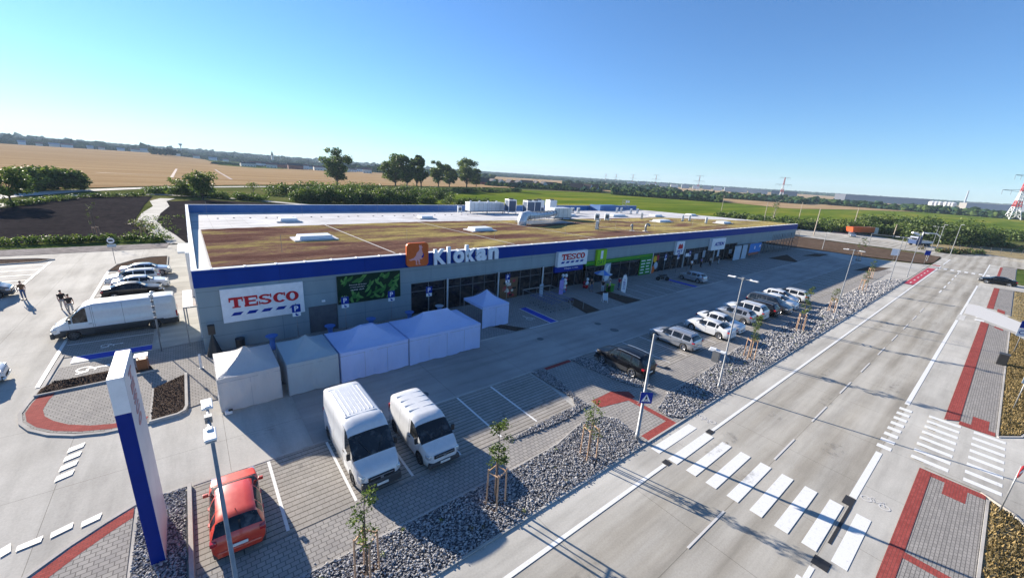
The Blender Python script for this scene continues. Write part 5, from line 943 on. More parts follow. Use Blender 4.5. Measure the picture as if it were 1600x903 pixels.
vehicle('saloon', 'silver', 'silver saloon farthest from the long van, beside the soil bed', 'car', (-4.9, 62.3, 0), R(0), G2)
vehicle('mid_van', 'graphite', 'dark van cut off by the left edge of the picture', 'van', (-16.6, 58.0, 0), R(5))
vehicle('hatch', 'white', 'white car showing only its nose at the left edge', 'car', (-12.05, 36.2, 0), R(3))
vehicle('saloon', 'black', 'black saloon pulling out of the side drive on the right', 'car', (114.4, -.4, 0), R(97), name='driving_car')
vehicle('suv', 'blue', 'dark vehicle parked behind the far corner of the shop', 'car', (160, 47.5, 0), R(200)); vehicle('saloon', 'silver', 'silver car beside the orange lorry body', 'car', (184, 35.5, 0), R(200))
def lorry(label, loc, rz, body, cab, L=8.0, crane=False):
    e = empty('lorry', loc, rz, label, 'lorry'); m_ = MB(); m_.plate([(L/2-1.9, .6), (L/2-1.9, 2.9), (L/2-.35, 2.9), (L/2, 1.8), (L/2, .6)], -1.2, 1.2); m_.build('cab', e, PAINT[cab], bevel=.06)
    m_ = MB(); m_.plate([(L/2-.28, 1.85), (L/2-.30, 2.0), (L/2-.42, 2.7), (L/2-.30, 2.7), (L/2+.02, 1.85)], -1.05, 1.05); m_.build('windscreen', e, M['glass'])
    m_ = MB(); m_.box((-1.0, 0, .85), (L-2.2, .9, .3)); m_.build('chassis', e, M['dark_metal']); m_ = MB()
    if not crane:
        m_.plate([(-L/2, 1.1), (-L/2-.5, 2.9), (L/2-2.1, 3.1), (L/2-2.1, 1.1)], -1.25, 1.25)
        for k in range(6): m_.box((-L/2+.6+k*.95, -1.28, 2.0), (.1, .06, 1.8)); m_.box((-L/2+.6+k*.95, 1.28, 2.0), (.1, .06, 1.8))
        m_.build('tipper_body', e, PAINT[body])
    else:
        m_.box((-1, 0, 1.3), (L-2.4, 2.3, .7)); m_.build('flatbed', e, PAINT[body]); m_ = MB(); m_.tube([(0, 0, 1.5), (.2, 0, 4.2), (-4.5, .5, 4.0), (-6, .5, 3.2)], .16, 8); m_.tube([(.6, -.6, 3.3), (3.4, -.6, 4.0)], .3, 8); m_.build('crane_arm', e, M['white_metal'])
    for x in (L/2-1.1, -L/2+1.2, -L/2+2.4):
        for sd in (1, -1): m_ = MB(); m_.tube([(x, sd*.8, .5), (x, sd*1.15, .5)], .5, 18); w_ = m_.build('wheel', e, M['rubber']); m_ = MB(); m_.tube([(x, sd*1.13, .5), (x, sd*1.17, .5)], .26, 12); m_.build('rim', w_, M['steel_wheel'])
lorry('orange tipper lorry body by the bushes at the far yard', (198, 35.5, 0), R(-25), 'orange', 'white', 12.5); lorry('small crane lorry with a dark cab in the far yard', (181, 17.6, 0), R(150), 'white', 'blue', 6.5, True)

# ------------------------------------------------------------------ marquees
def tent(label, x0, x1, y0, y1, eave, peak, mat, walls='flrb', seed=1, split=False, cat='marquee', wallh=None):
    e = empty('market_tent', ((x0+x1)/2, (y0+y1)/2, 0), label=label, cat=cat, group='pop-up tents in front of the shop'); hx, hy = (x1-x0)/2, (y1-y0)/2; r = random.Random(seed); rid = max(0, hx-hy)*.9
    ny = 12; m_ = MB(); V = []; nn = 14
    # canopy: rings from eave to ridge with a concave sweep
    def edge(k, n_):
        t = k/n_*4; i = int(t) % 4; f = t-int(t); P = [(-hx, -hy), (hx, -hy), (hx, hy), (-hx, hy)]; a, b = P[i], P[(i+1) % 4]; return (a[0]+(b[0]-a[0])*f, a[1]+(b[1]-a[1])*f, f)
    n_ = 48
    for j in range(ny+1):
        t = j/ny; prof = t**1.35*.72+t**3*.28
        for k in range(n_):
            x, y, f = edge(k, n_); tx = max(-rid, min(rid, x)); sag = -.05*math.sin(math.pi*f)*(1-t)*(1 if j else .4); V.append((x+(tx-x)*t, y*(1-t), eave+(peak-eave)*prof+sag+r.uniform(-.006, .006)))
    F = [(j*n_+k, j*n_+(k+1) % n_, (j+1)*n_+(k+1) % n_, (j+1)*n_+k) for j in range(ny) for k in range(n_)]; F.append(tuple(ny*n_+k for k in range(n_))); m_.add(V, F); m_.build('canopy', e, mat, smooth=True)
    m_ = MB(); V = [];
    for z_ in (eave+.0, eave-.24):
        for k in range(n_): x, y, f = edge(k, n_); s_ = 1.004; V.append((x*s_+(.012*math.sin(k*2.1) if z_ < eave else 0), y*s_+(.012*math.cos(k*1.7) if z_ < eave else 0), z_-.05*math.sin(math.pi*f)*.4))
    m_.add(V, [(k, (k+1) % n_, n_+(k+1) % n_, n_+k) for k in range(n_)]); m_.build('valance', e, mat, smooth=False)
    def wall(P, Q, nm='side_wall', h0=.03):
        P, Q = Vector(P), Vector(Q); d = Q-P; L_ = d.length; nrm = Vector((d.y, -d.x)).normalized(); nu = max(8, int(L_/.12)); nv = 18; V = []; ph = [r.uniform(0, 6) for _ in range(6)]
        for j in range(nv+1):
            tv = j/nv; z = eave-.1-(eave-.1-h0)*tv
            for i in range(nu+1):
                tu = i/nu; u_ = tu*L_; wv = 1.5*.030*math.sin(u_*5.2+ph[0]+tv*1.6)*tv+.018*math.sin(u_*11+ph[1]-tv*2.5)+.035*math.sin(u_*1.7+ph[2]+tv*3)*tv + .02*math.sin(tv*9+u_*2.2+ph[3]); wv *= math.sin(math.pi*min(1, max(0, tu)))**.4
                p = P+d*tu+nrm*wv; V.append((p.x, p.y, z+(.03*math.sin(u_*2+ph[4]) if j == nv else 0)))
        m_ = MB(); m_.add(V, [(j*(nu+1)+i, j*(nu+1)+i+1, (j+1)*(nu+1)+i+1, (j+1)*(nu+1)+i) for j in range(nv) for i in range(nu)]); m_.build(nm, e, mat, smooth=True)
    if 'f' in walls: wall((-hx, -hy), (hx, -hy))
    if 'l' in walls: wall((-hx, hy), (-hx, -hy))
    if 'r' in walls: wall((hx, -hy), (hx, hy))
    if 'b' in walls: wall((hx, hy), (-hx, hy))
    q_ = [(-hx, -hy), (hx, -hy), (hx, hy), (-hx, hy)]; m_ = MB(); m_.tube([(a*1.004, c*1.006, eave-.245) for a, c in q_+q_[:1]], .010, 4, cap=False); m_.build('hem', e, M['far_grey'])
    for a, c in q_: m_ = MB(); m_.tube([(a*1.004, c*1.006, .03), (a*1.004, c*1.006, eave-.02)], .011, 4); m_.build('corner_seam', e, M['far_grey']); m_ = MB(); m_.tube([(a*1.0, c*1.0, eave-.02), (a*.55 if abs(a) > hx*.9 else a, c*.5, eave+(peak-eave)*.34), ((rid if a > 0 else -rid)*1.0, 0, peak+.004)], .008, 4); m_.build('roof_seam', e, mat)
    for k in range(1, int((x1-x0)/1.5)): xk = -hx+(x1-x0)*k/int((x1-x0)/1.5); m_ = MB(); m_.tube([(xk, -hy*1.006-.03, .05), (xk, -hy*1.006-.015, eave-.25)], .008, 4); m_.build('wall_seam', e, M['far_grey'])
    for a, c in ((-1, -1), (1, -1), (1, 1), (-1, 1)): m_ = MB(); m_.box((a*(hx-.05), c*(hy-.05), eave/2-.03), (.05, .05, eave-.08)); m_.build('leg', e, M['galv'])
    return e
tent('pale cream tent at the left end of the tent row, partly in sun', 0.0, 3.05, 25.25, 29.1, 2.12, 3.05, M['tent_cream'], seed=1)
tent('greyish tent second from the left with a dark gap at its side', 3.42, 6.38, 25.2, 29.0, 2.15, 3.1, M['tent_grey'], seed=2)
tent('bluish white tent in the middle of the tent row', 6.5, 11.2, 25.15, 29.0, 2.15, 3.15, M['tent_blue'], seed=3)
tent('widest bluish white tent at the right end of the tent row', 11.3, 17.5, 25.15, 29.0, 2.18, 3.25, M['tent_blue'], seed=4)
tent('small separate blue tinted tent with a pointed roof near the glass front', 19.95, 23.05, 28.45, 31.7, 2.15, 3.25, M['tent_blue'], 'fr', seed=5)
e = empty('tent_weight', (.3, 25.0, 0), label='black and white bag at the foot of the cream tent', cat='bag'); m_ = MB(); m_.box((0, 0, .12), (.35, .25, .22)); m_.build('bag', e, M['white_metal'], bevel=.05); m_ = MB(); m_.box((.1, -.05, .25), (.2, .15, .06)); m_.build('handle', e, M['black'])

# ------------------------------------------------------------------ street furniture
def lamp_post(label, x, y, h=8.25, cat='street lamp'):
    e = empty('street_lamp', (x, y, 0), label=label, cat=cat, group='double headed street lamps along the road'); m_ = MB(); m_.tube([(0, 0, 0), (0, 0, .35), (0, 0, .36), (0, 0, h)], [.09, .09, .065, .038], 10); m_.build('pole', e, M['galv'], smooth=True)
    m_ = MB(); m_.tube([(0, -.42, h-.02), (0, .42, h-.02)], .03, 8); m_.box((0, 0, h), (.14, .14, .16)); m_.build('arm', e, M['galv'])
    for s_ in (-1, 1): m_ = MB(); m_.box((0, s_*.70, h), (.22, .50, .055)); m_.box((0, s_*.52, h+.04), (.12, .16, .04)); hd = m_.build('lamp_head', e, M['white_metal'], bevel=.02); m_ = MB(); m_.box((0, s_*.74, h-.04), (.2, .45, .012)); m_.build('lens', hd, M['headlamp'])
for lb, x, y in (('double street lamp nearest the camera, rising over the red car', -.26, 10.3), ('double street lamp beside the gravel, second from the camera', 28.42, 10.43), ('double street lamp third along the gravel strip', 56.9, 10.4), ('double street lamp fourth along the road, at the end of the gravel', 86.6, 10.4), ('double street lamp beside the red cycle patch', 103.7, 10.3), ('double street lamp in the far brown soil bed', 137, 11.2)): lamp_post(lb, x, y)
for lb, x, y, h in (('thin lamp post in the brown soil behind the shop', 128.7, 30, 4.5), ('lamp post at the far yard entrance', 172, 13, 7.5), ('tall lamp post beside the far crossroads', 161, 9.2, 8.3), ('lamp post beyond the lawn on the right', 148, -6, 8)):
    e = empty('street_lamp', (x, y, 0), label=lb, cat='street lamp'); m_ = MB(); m_.tube([(0, 0, 0), (0, 0, h)], [.09, .05], 8); m_.build('pole', e, M['galv']); m_ = MB(); m_.box((0, -.3, h), (.2, .7, .08)); m_.build('lamp_head', e, M['white_metal'])
e = empty('crossing_lamp', (18.26, 10.3, 0), label='street lamp with a long arm over the zebra crossing', cat='street lamp'); m_ = MB(); m_.tube([(0, 0, 0), (0, 0, .4), (0, 0, .41), (0, 0, 6.45)], [.12, .12, .095, .06], 12); m_.build('pole', e, M['galv'], smooth=True)
m_ = MB(); m_.tube([(0, .1, 6.35), (.25, -1.0, 6.38), (.75, -2.6, 6.42)], [.04, .035, .03], 8); m_.build('arm', e, M['galv']); m_ = MB(); m_.box((.83, -2.9, 6.43), (.28, .75, .08), rz=R(14)); m_.box((.80, -2.7, 6.50), (.2, .3, .06), rz=R(14)); m_.build('lamp_head', e, M['white_metal'], bevel=.02); m_ = MB(); m_.box((.25, -3.1, 6.36), (.16, .3, .5)); m_.build('sensor_box', e, M['dark_metal'])
def sign_post(name, label, cat, x, y, h, rz=0.0, group=None, r=.03):
    e = empty(name, (x, y, 0), rz, label, cat, group); m_ = MB(); m_.tube([(0, .03, 0), (0, .03, h)], r, 8); m_.build('post', e, M['galv'], smooth=True); return e
def square_plate(e, z, w_, mat, y=0.0, h_=None, x=0.0, nm='plate'):
    h_ = h_ or w_; m_ = MB(); m_.plate(rrect(x-w_/2, x+w_/2, z-h_/2, z+h_/2, .04, 3), y-.03, y-.008); m_.build('plate_back', e, M['galv']); m_ = MB(); m_.plate(rrect(x-w_/2+.004, x+w_/2-.004, z-h_/2+.004, z+h_/2-.004, .04, 3), y-.036, y-.031); return m_.build(nm, e, mat)
def crossing_sign(e, z, w_, y=-.0):
    square_plate(e, z, w_, M['sign_blue'], y); m_ = MB(); m_.plate([(-w_*.38, z-w_*.34), (w_*.38, z-w_*.34), (0, z+w_*.36)], y-.042, y-.037); t_ = m_.build('triangle', e, M['sign_white'])
    m_ = MB(); yy = y-.048
    m_.plate([(-.02*w_, z+.12*w_), (.05*w_, z+.12*w_), (.10*w_, z-.05*w_), (.02*w_, z-.1*w_), (-.10*w_, z-.05*w_)], yy, yy+.004); m_.plate([(-.06*w_, z-.07*w_), (.0, z-.07*w_), (-.10*w_, z-.28*w_), (-.15*w_, z-.27*w_)], yy-.001, yy+.003); m_.plate([(.02*w_, z-.08*w_), (.07*w_, z-.08*w_), (.15*w_, z-.27*w_), (.09*w_, z-.28*w_)], yy-.002, yy+.002); m_.plate([(.04*w_*math.cos(-k)+.01*w_, z+.17*w_+.04*w_*math.sin(-k)) for k in range(6)], yy-.003, yy+.001)
    for k in range(4): m_.plate([(-.28*w_+k*.15*w_, z-.33*w_), (-.2*w_+k*.15*w_, z-.33*w_), (-.2*w_+k*.15*w_, z-.3*w_), (-.28*w_+k*.15*w_, z-.3*w_)], yy-.004, yy)
    m_.build('walker_symbol', t_, M['black'])
e = empty('crossing_sign', (18.26, 10.17, 0), R(-38), 'blue pedestrian crossing sign clamped to the lamp pole by the zebra', 'sign'); crossing_sign(e, 2.75, .68)
m_ = MB(); m_.box((0, .0, 2.95), (.05, .1, .05)); m_.box((0, .0, 2.55), (.05, .1, .05)); m_.build('clamp', e, M['galv'])
e = sign_post('crossing_sign', 'small blue crossing sign before the far soil bed', 'sign', 126.4, 10.6, 3.2, R(-60)); square_plate(e, 2.9, 1.0, M['sign_blue'])
def parking_sign(label, x, y, z, rz=0, sub='chair'):
    e = sign_post('parking_sign', label, 'parking sign', x, y, z+.62, rz, 'parking signs in front of the shop'); square_plate(e, z+.22, .62, M['sign_blue'], -.0, nm='plate'); text_part('letter', 'P', (-.13, .15, z+.02, z+.42), M['sign_white'], e, -.037, .006, .02, mode='local')
    m_ = MB(); m_.plate(rrect(-.29, .29, z-.42, z-.12, .03, 3), -.036, -.012); s_ = m_.build('lower_plate', e, M['sign_white']); m_ = MB(); m_.plate([(-.1, z-.17), (0, z-.17), (.02, z-.26), (.1, z-.26), (.12, z-.37), (-.06, z-.37)][::-1], -.042, -.037); m_.build('symbol', s_, M['sign_blue'])
for lb, x, z in (('parking sign in front of the large TESCO sign', 5.52, 2.82), ('parking sign below the left part of the pea poster', 9.17, 2.92), ('parking sign below the right corner of the pea poster', 13.15, 2.90), ('parking sign in front of the first shop windows', 16.85, 2.82), ('parking sign in front of the brown collage poster', 26.3, 3.02),
                 ('parking sign left of the silver car by the shop', 57.85, 2.9), ('parking sign right below the pet shop sign', 61.7, 2.8), ('parking sign behind the silver car by the shop', 65.35, 2.9)): parking_sign(lb, x, 33.0, z)
e = sign_post('weight_limit_sign', 'round truck sign on a post in the middle of the left lot', 'sign', -8.3, 70.4, 3.4, R(0)); m_ = MB(); m_.plate([(.42*math.cos(-2*math.pi*k/24), 2.95+.42*math.sin(-2*math.pi*k/24)) for k in range(24)], -.04, -.01); d_ = m_.build('disc', e, M['black']); m_ = MB(); m_.plate([(.35*math.cos(-2*math.pi*k/24), 2.95+.35*math.sin(-2*math.pi*k/24)) for k in range(24)], -.05, -.041); m_.build('face', d_, M['sign_white']); m_ = MB(); m_.plate([(-.22, 2.85), (.22, 2.85), (.22, 3.0), (.1, 3.08), (-.22, 3.08)][::-1], -.058, -.051); m_.build('truck_symbol', d_, M['black']); m_ = MB(); m_.plate(rrect(-.42, .42, 2.15, 2.48, .03, 3), -.04, -.01); m_.build('lower_plate', e, M['corrug'])
e = sign_post('direction_sign', 'white notice board on a post in the brown soil bed', 'sign', 124.5, 15.5, 3.0, R(-50)); square_plate(e, 2.3, 1.6, M['sign_white'], h_=1.5)
e = sign_post('stop_sign', 'red and white striped sign seen edge-on at the right border', 'sign', 28.38, -2.95, 2.6, R(-14)); m_ = MB(); m_.plate([(.34*math.cos(-math.pi*k/4+.39), 2.35+.34*math.sin(-math.pi*k/4+.39)) for k in range(8)], -.04, -.01); p_ = m_.build('plate', e, M['sign_red']); m_ = MB(); m_.plate([(-.3, 2.28), (.3, 2.28), (.3, 2.42), (-.3, 2.42)], -.046, -.041); m_.build('white_bar', p_, M['sign_white'])
e = sign_post('road_sign', 'thin pole with a sign standing in the dry verge right of the walk', 'sign', 44.4, -3.17, 2.6, R(-50)); square_plate(e, 2.35, .5, M['corrug'])
e = sign_post('parking_zone_sign', 'blue and white zone sign with an oval at the right edge of the picture', 'sign', 62.5, -3.0, 3.2, R(-62)); square_plate(e, 2.95, .75, M['sign_blue']); square_plate(e, 2.15, .8, M['sign_white'], h_=.8, nm='lower_plate'); m_ = MB(); V = []
for k in range(24): a = 2*math.pi*k/24; V += [(.27*math.cos(a), -.045, 2.15+.22*math.sin(a)), (.21*math.cos(a), -.045, 2.15+.16*math.sin(a))]
m_.add(V, [(2*k, 2*((k+1) % 24), 2*((k+1) % 24)+1, 2*k+1) for k in range(24)]); m_.build('oval', e, M['sign_blue'])
e = sign_post('height_gauge', 'slim white pole with a spotted top beside the long van', 'post', -2.9, 36.5, 4.2, 0, r=.035); m_ = MB()
for k in range(4): m_ = MB(); m_.box((0, .03, 2.6+k*.42), (.13, .13, .16)); m_.build('band', e, M['dark_metal']); m_ = MB(); m_.ball((0, .03, 4.25), .14, 8); m_.build('cap', e, M['white_metal'])
e = sign_post('height_gauge', 'second slim pole with a white tip behind the first', 'post', -3.1, 39.9, 3.6, 0, r=.03); m_ = MB(); m_.ball((0, .03, 3.62), .13, 8); m_.build('cap', e, M['white_metal'])
e = empty('bollard', (-.72, 32.1, 0), label='short white steel bollard on the paving near the shop corner', cat='bollard'); m_ = MB(); m_.tube([(0, 0, 0), (0, 0, 1.05)], .07, 10); m_.build('post', e, M['white_metal']); m_ = MB(); m_.box((0, 0, .02), (.25, .25, .04)); m_.build('base_plate', e, M['galv'])
# totem
e = empty('sign_totem', (-2.43, 17.0, 0), label='tall narrow totem sign, blue below and white on top', cat='totem'); m_ = MB(); m_.box((0, 0, 3.04), (.385, 2.38, 6.08)); m_.build('blue_base', e, M['totem_blue'], bevel=.01); m_ = MB(); m_.box((0, 0, 6.70), (.385, 2.38, 1.235)); m_.build('white_top', e, M['sign_white'], bevel=.01)
m_ = MB(); m_.box((.199, 0, 3.65), (.012, 2.36, 7.28)); m_.build('side_panel', e, M['totem_gloss'])
for k, ch in enumerate('TESCO'): text_part('letter', ch, (16.55, 17.35, 6.75-k*.42, 7.08-k*.42), M['faded_red'], e, -2.43+.206, .012, .05, mode='plusx')

# bins, tables, speakers
e = empty('litter_bin', (-3.75, 33.9, 0), label='brown wooden litter bin with a white top on the paving', cat='bin'); m_ = MB()
for k in range(5):
    for s_ in (-1, 1): m_.box((-.22+k*.11, s_*.27, .42), (.095, .03, .72)); m_.box((s_*.27, -.22+k*.11, .42), (.03, .095, .72))
m_.build('slats', e, M['wood']); m_ = MB(); m_.box((0, 0, .42), (.5, .5, .7)); m_.build('liner', e, M['wood']); m_ = MB(); m_.box((0, 0, 1.0), (.68, .68, .05)); m_.build('lid', e, M['white_metal'])
m_ = MB()
for a in (-1, 1):
    for c in (-1, 1): m_.box((a*.26, c*.26, .5), (.04, .04, 1.0))
m_.build('frame', e, M['galv'])
e = empty('litter_bin', (56.4, -2.3, 0), label='black litter bin at the edge of the right hand walk', cat='bin'); m_ = MB(); m_.box((0, 0, .5), (.62, .62, .96)); m_.build('body', e, M['black'], bevel=.03); m_ = MB(); m_.box((0, 0, 1.04), (.70, .70, .08)); m_.build('lid', e, M['trim'], bevel=.02)
for i, (lb, x, y) in enumerate((('first bar table with blue cloth behind the cream tent', 3.7, 33.1), ('bar table with blue cloth behind the second tent', 7.9, 33.1), ('bar table with blue cloth behind the middle tent', 11.3, 33.1), ('bar table with blue cloth behind the widest tent', 14.9, 33.1), ('bar table with pale top by the glass front', 18.2, 33.4))):
    e = empty('bar_table', (x, y, 0), label=lb, cat='bar table', group='cloth covered bar tables'); m_ = MB(); m_.tube([(0, 0, 1.08), (0, 0, 1.12)], .42, 20); m_.build('table_top', e, M['cloth_blue'] if i < 4 else M['corrug']); m_ = MB(); m_.tube([(0, 0, .03), (0, 0, .35), (0, 0, .6), (0, 0, .9), (0, 0, 1.06)], [.30, .22, .17, .22, .38], 14); m_.build('cloth', e, M['cloth_blue'], smooth=True)
for lb, x, y in (('black loudspeaker with a tripod skirt by the shop corner', .15, 34.0),):
    e = empty('loudspeaker', (x, y, 0), label=lb, cat='loudspeaker'); m_ = MB(); m_.box((0, 0, 2.0), (.42, .38, .68)); m_.build('box', e, M['black'], bevel=.03); m_ = MB(); m_.tube([(0, 0, 1.65), (0, 0, .03)], [.05, .5], 12); m_.build('stand_skirt', e, M['black'])
e = empty('waste_drum', (1.75, 34.1, 0), label='dark drum standing by the wall below the TESCO sign', cat='drum'); m_ = MB(); m_.tube([(0, 0, 0), (0, 0, .9)], .3, 16); m_.build('body', e, M['black']); m_ = MB(); m_.tube([(0, 0, .9), (0, 0, .94)], .32, 16); m_.build('lid', e, M['trim'])
# trolley shelter, boards, flag, parasol
e = empty('trolley_shelter', (31.0, 30.3, 0), label='low glazed trolley shelter with hoops before the entrance', cat='trolley shelter')
for x in (-2.1, 0, 2.1):
    m_ = MB(); m_.tube([(x, -2.6, 0), (x, -2.6, 1.1), (x-.1, -2.3, 1.4), (x-.3, -1.9, 1.5), (x-.3, 2.6, 1.5)], .035, 6); m_.tube([(x-.3, 2.6, 0), (x-.3, 2.6, 1.5)], .035, 6); m_.build('hoop', e, M['galv'])
m_ = MB(); m_.bx(-2.5, 1.9, 2.55, 2.62, 1.45, 1.55); m_.build('rear_rail', e, M['galv'])
for i, x in enumerate((-1.7, -.8, .3, 1.2)):
    t_ = empty('shopping_trolleys', (31.0+x, 30.6, 0), label='row of nested shopping trolleys, %s from the left in the shelter' % ('first', 'second', 'third', 'fourth')[i], cat='trolley row', group='nested trolley rows'); m_ = MB()
    for k in range(9): y = -1.9+k*.42; m_.tube([(-.27, y, .45), (-.3, y, .95), (.3, y, .95), (.27, y, .45), (-.27, y, .45)], .018, 5)
    for a in (-.29, .29): m_.tube([(a, -1.9, .92), (a, 1.6, .92)], .016, 5); m_.tube([(a*.9, -1.9, .5), (a*.9, 1.6, .5)], .016, 5)
    m_.build('basket', t_, M['galv']); m_ = MB()
    for k in range(9): y = -1.9+k*.42; m_.box((0, y, .98), (.6, .03, .03))
    m_.build('handle', t_, M['sign_blue']); m_ = MB()
    for k in range(0, 9, 2):
        for a in (-.25, .25): m_.ball((a, -1.9+k*.42, .06), .06, 6)
    m_.build('castor', t_, M['black'])
e = empty('pavement_board', (37.6, 28.3, 0), R(-30), 'white A-shaped pavement board beside the dark planting bed', 'board'); m_ = MB()
for s_ in (-1, 1):
    for a in (-.28, .28): m_.tube([(a, s_*.28, 0), (a, 0, 1.15)], .03, 6)
m_.build('frame', e, M['white_metal']); m_ = MB(); m_.add([(-.26, -.24, .3), (.26, -.24, .3), (.26, -.03, 1.12), (-.26, -.03, 1.12)], [(0, 1, 2, 3)]); m_.build('poster', e, M['corrug'])
e = empty('feather_flag', (41.4, 28.9, 0), R(-35), 'pale feather flag with blue lettering between the parking bays', 'flag'); m_ = MB(); m_.tube([(0, 0, 0), (0, 0, 2.2), (.12, 0, 2.75), (.4, 0, 3.0)], .02, 6); m_.build('pole', e, M['galv']); m_ = MB(); m_.plate([(.02, .7), (.62, .45), (.66, 1.6), (.62, 2.4), (.45, 2.85), (.15, 2.75), (.02, 2.2)], -.01, .01); m_.build('cloth', e, M['sign_white'])
for k, ch in enumerate('TESCO'): text_part('letter', ch, (.2, .5, 2.05-k*.28, 2.26-k*.28), M['sign_blue'], e, -.012, .008, .02, mode='local')
e = empty('parasol', (42.0, 32.4, 0), label='blue and white parasol over the people before the entrance', cat='parasol'); m_ = MB(); m_.tube([(0, 0, 0), (0, 0, 2.5)], .025, 6); m_.build('pole', e, M['white_metal']); m_ = MB(); m_.mat(M['cloth_blue']).mat(M['corrug'])
for k in range(8): a0, a1 = math.pi*k/4, math.pi*(k+1)/4; m_.mat(M['cloth_blue'] if k % 2 else M['corrug']); m_.add([(0, 0, 2.6), (1.25*math.cos(a0), 1.25*math.sin(a0), 2.1), (1.25*math.cos(a1), 1.25*math.sin(a1), 2.1)], [(0, 1, 2)])
m_.build('canopy', e)
e = empty('planter', (42.0, 31.0, 0), label='green stall box under the parasol', cat='stall'); m_ = MB(); m_.box((0, 0, .45), (.9, .6, .9)); m_.build('box', e, M['green'], bevel=.03); m_ = MB(); m_.box((0, 0, .95), (1.1, .75, .06)); m_.build('top', e, M['lime'])
bc = random.Random(5)
for i, (x, lb) in enumerate(((36.0, 'balloon column of red, white and blue balloons left of the entrance'), (40.2, 'balloon column with a pale top right of the entrance'))):
    e = empty('balloon_column', (x, 33.6, 0), label=lb, cat='balloons'); m_ = MB(); m_.tube([(0, 0, 0), (0, 0, 2.2)], .02, 6); m_.build('pole', e, M['galv'])
    for k in range(14 if i == 0 else 7): m_ = MB(); z = .25+(k//3)*.48; a = k*2.1; m_.ball((.24*math.cos(a), .24*math.sin(a), z), (.2, .2, .23), 10); m_.build('balloon', e, M[bc.choice(['balloon', 'letter', 'cloth_blue', 'sign_white', 'sign_red'])], smooth=True)
e = empty('roll_up_banner', (34.9, 33.0, 0), R(-15), 'violet roll-up banner left of the balloon column', 'banner'); m_ = MB(); m_.plate([(-.3, .05), (.3, .05), (.3, 1.9), (-.3, 1.9)], -.01, .01); m_.build('cloth', e, M['purple']); m_ = MB(); m_.box((0, 0, .03), (.64, .2, .06)); m_.build('base', e, M['galv'])
e = empty('roll_up_banner', (32.0, 33.5, 0), R(-10), 'pale blue banner leaning by the window column', 'banner'); m_ = MB(); m_.plate([(-.25, .05), (.25, .05), (.25, 1.6), (-.25, 1.6)], -.01, .01); m_.build('cloth', e, M['corrug']); m_ = MB(); m_.box((0, 0, .03), (.54, .2, .06)); m_.build('base', e, M['galv'])
e = empty('motorcycle', (54.5, 31.0, 0), R(-35), 'dark motorcycle parked between the bays and the shop', 'motorcycle')
for x in (-.7, .7): m_ = MB(); m_.tube([(x, -.06, .32), (x, .06, .32)], .32, 18); m_.build('wheel', e, M['rubber'])
m_ = MB(); m_.tube([(-.7, 0, .4), (-.3, 0, .75), (.3, 0, .85), (.55, 0, .95), (.7, 0, .35)], [.06, .12, .16, .07, .04], 8); m_.box((0, 0, .42), (.5, .25, .35)); m_.build('frame', e, M['black'], bevel=.03); m_ = MB(); m_.box((-.35, 0, .85), (.6, .28, .1)); m_.build('seat', e, M['trim'], bevel=.03); m_ = MB(); m_.tube([(.45, -.35, 1.05), (.52, 0, 1.0), (.45, .35, 1.05)], .02, 6); m_.build('handlebar', e, M['galv'])
# hoarding and banner at the far end
for lb, x0, x1 in (('pale corrugated hoarding panel left of the dark gap', 84.2, 87.4), ('pale corrugated hoarding panel right of the dark gap', 87.9, 90.4)):
    e = empty('hoarding', (x0, 33.6, 0), label=lb, cat='hoarding', group='corrugated hoardings'); m_ = MB(); V = []; n_ = int((x1-x0)/.12)
    for k in range(n_+1): V += [(k*.12, .05*(k % 2), .05), (k*.12, .05*(k % 2), 2.95)]
    m_.add(V, [(2*k, 2*k+2, 2*k+3, 2*k+1) for k in range(n_)]); m_.build('panel', e, M['corrug']); m_ = MB(); m_.box(((x1-x0)/2, .1, 2.9), (x1-x0, .08, .1)); m_.box(((x1-x0)/2, .1, .1), (x1-x0, .08, .1)); m_.build('rail', e, M['galv'])
e = empty('site_banner', (90.5, 33.3, 0), label='blue banner with white lettering on a frame before the porch', cat='banner'); m_ = MB()
for x in (0, 2.9, 5.9): m_.tube([(x, .05, 0), (x, .05, 3.1)], .04, 6)
m_.build('frame', e, M['galv']); m_ = MB(); m_.bx(0, 5.9, -.02, .0, 1.2, 3.1); m_.build('cloth', e, M['banner_blue']); m_ = MB(); m_.bx(0, 5.0, -.03, .0, .7, 1.18); m_.build('red_strip', e, M['brick_red']); m_ = MB(); m_.plate([(2.4, 1.9), (2.9, 1.9), (2.9, 2.5), (2.4, 2.5)], -.03, -.021); m_.plate([(4.8, 2.1), (5.6, 2.3), (5.6, 2.7), (5.0, 2.6)], -.03, -.021); m_.build('white_mark', e, M['sign_white'])

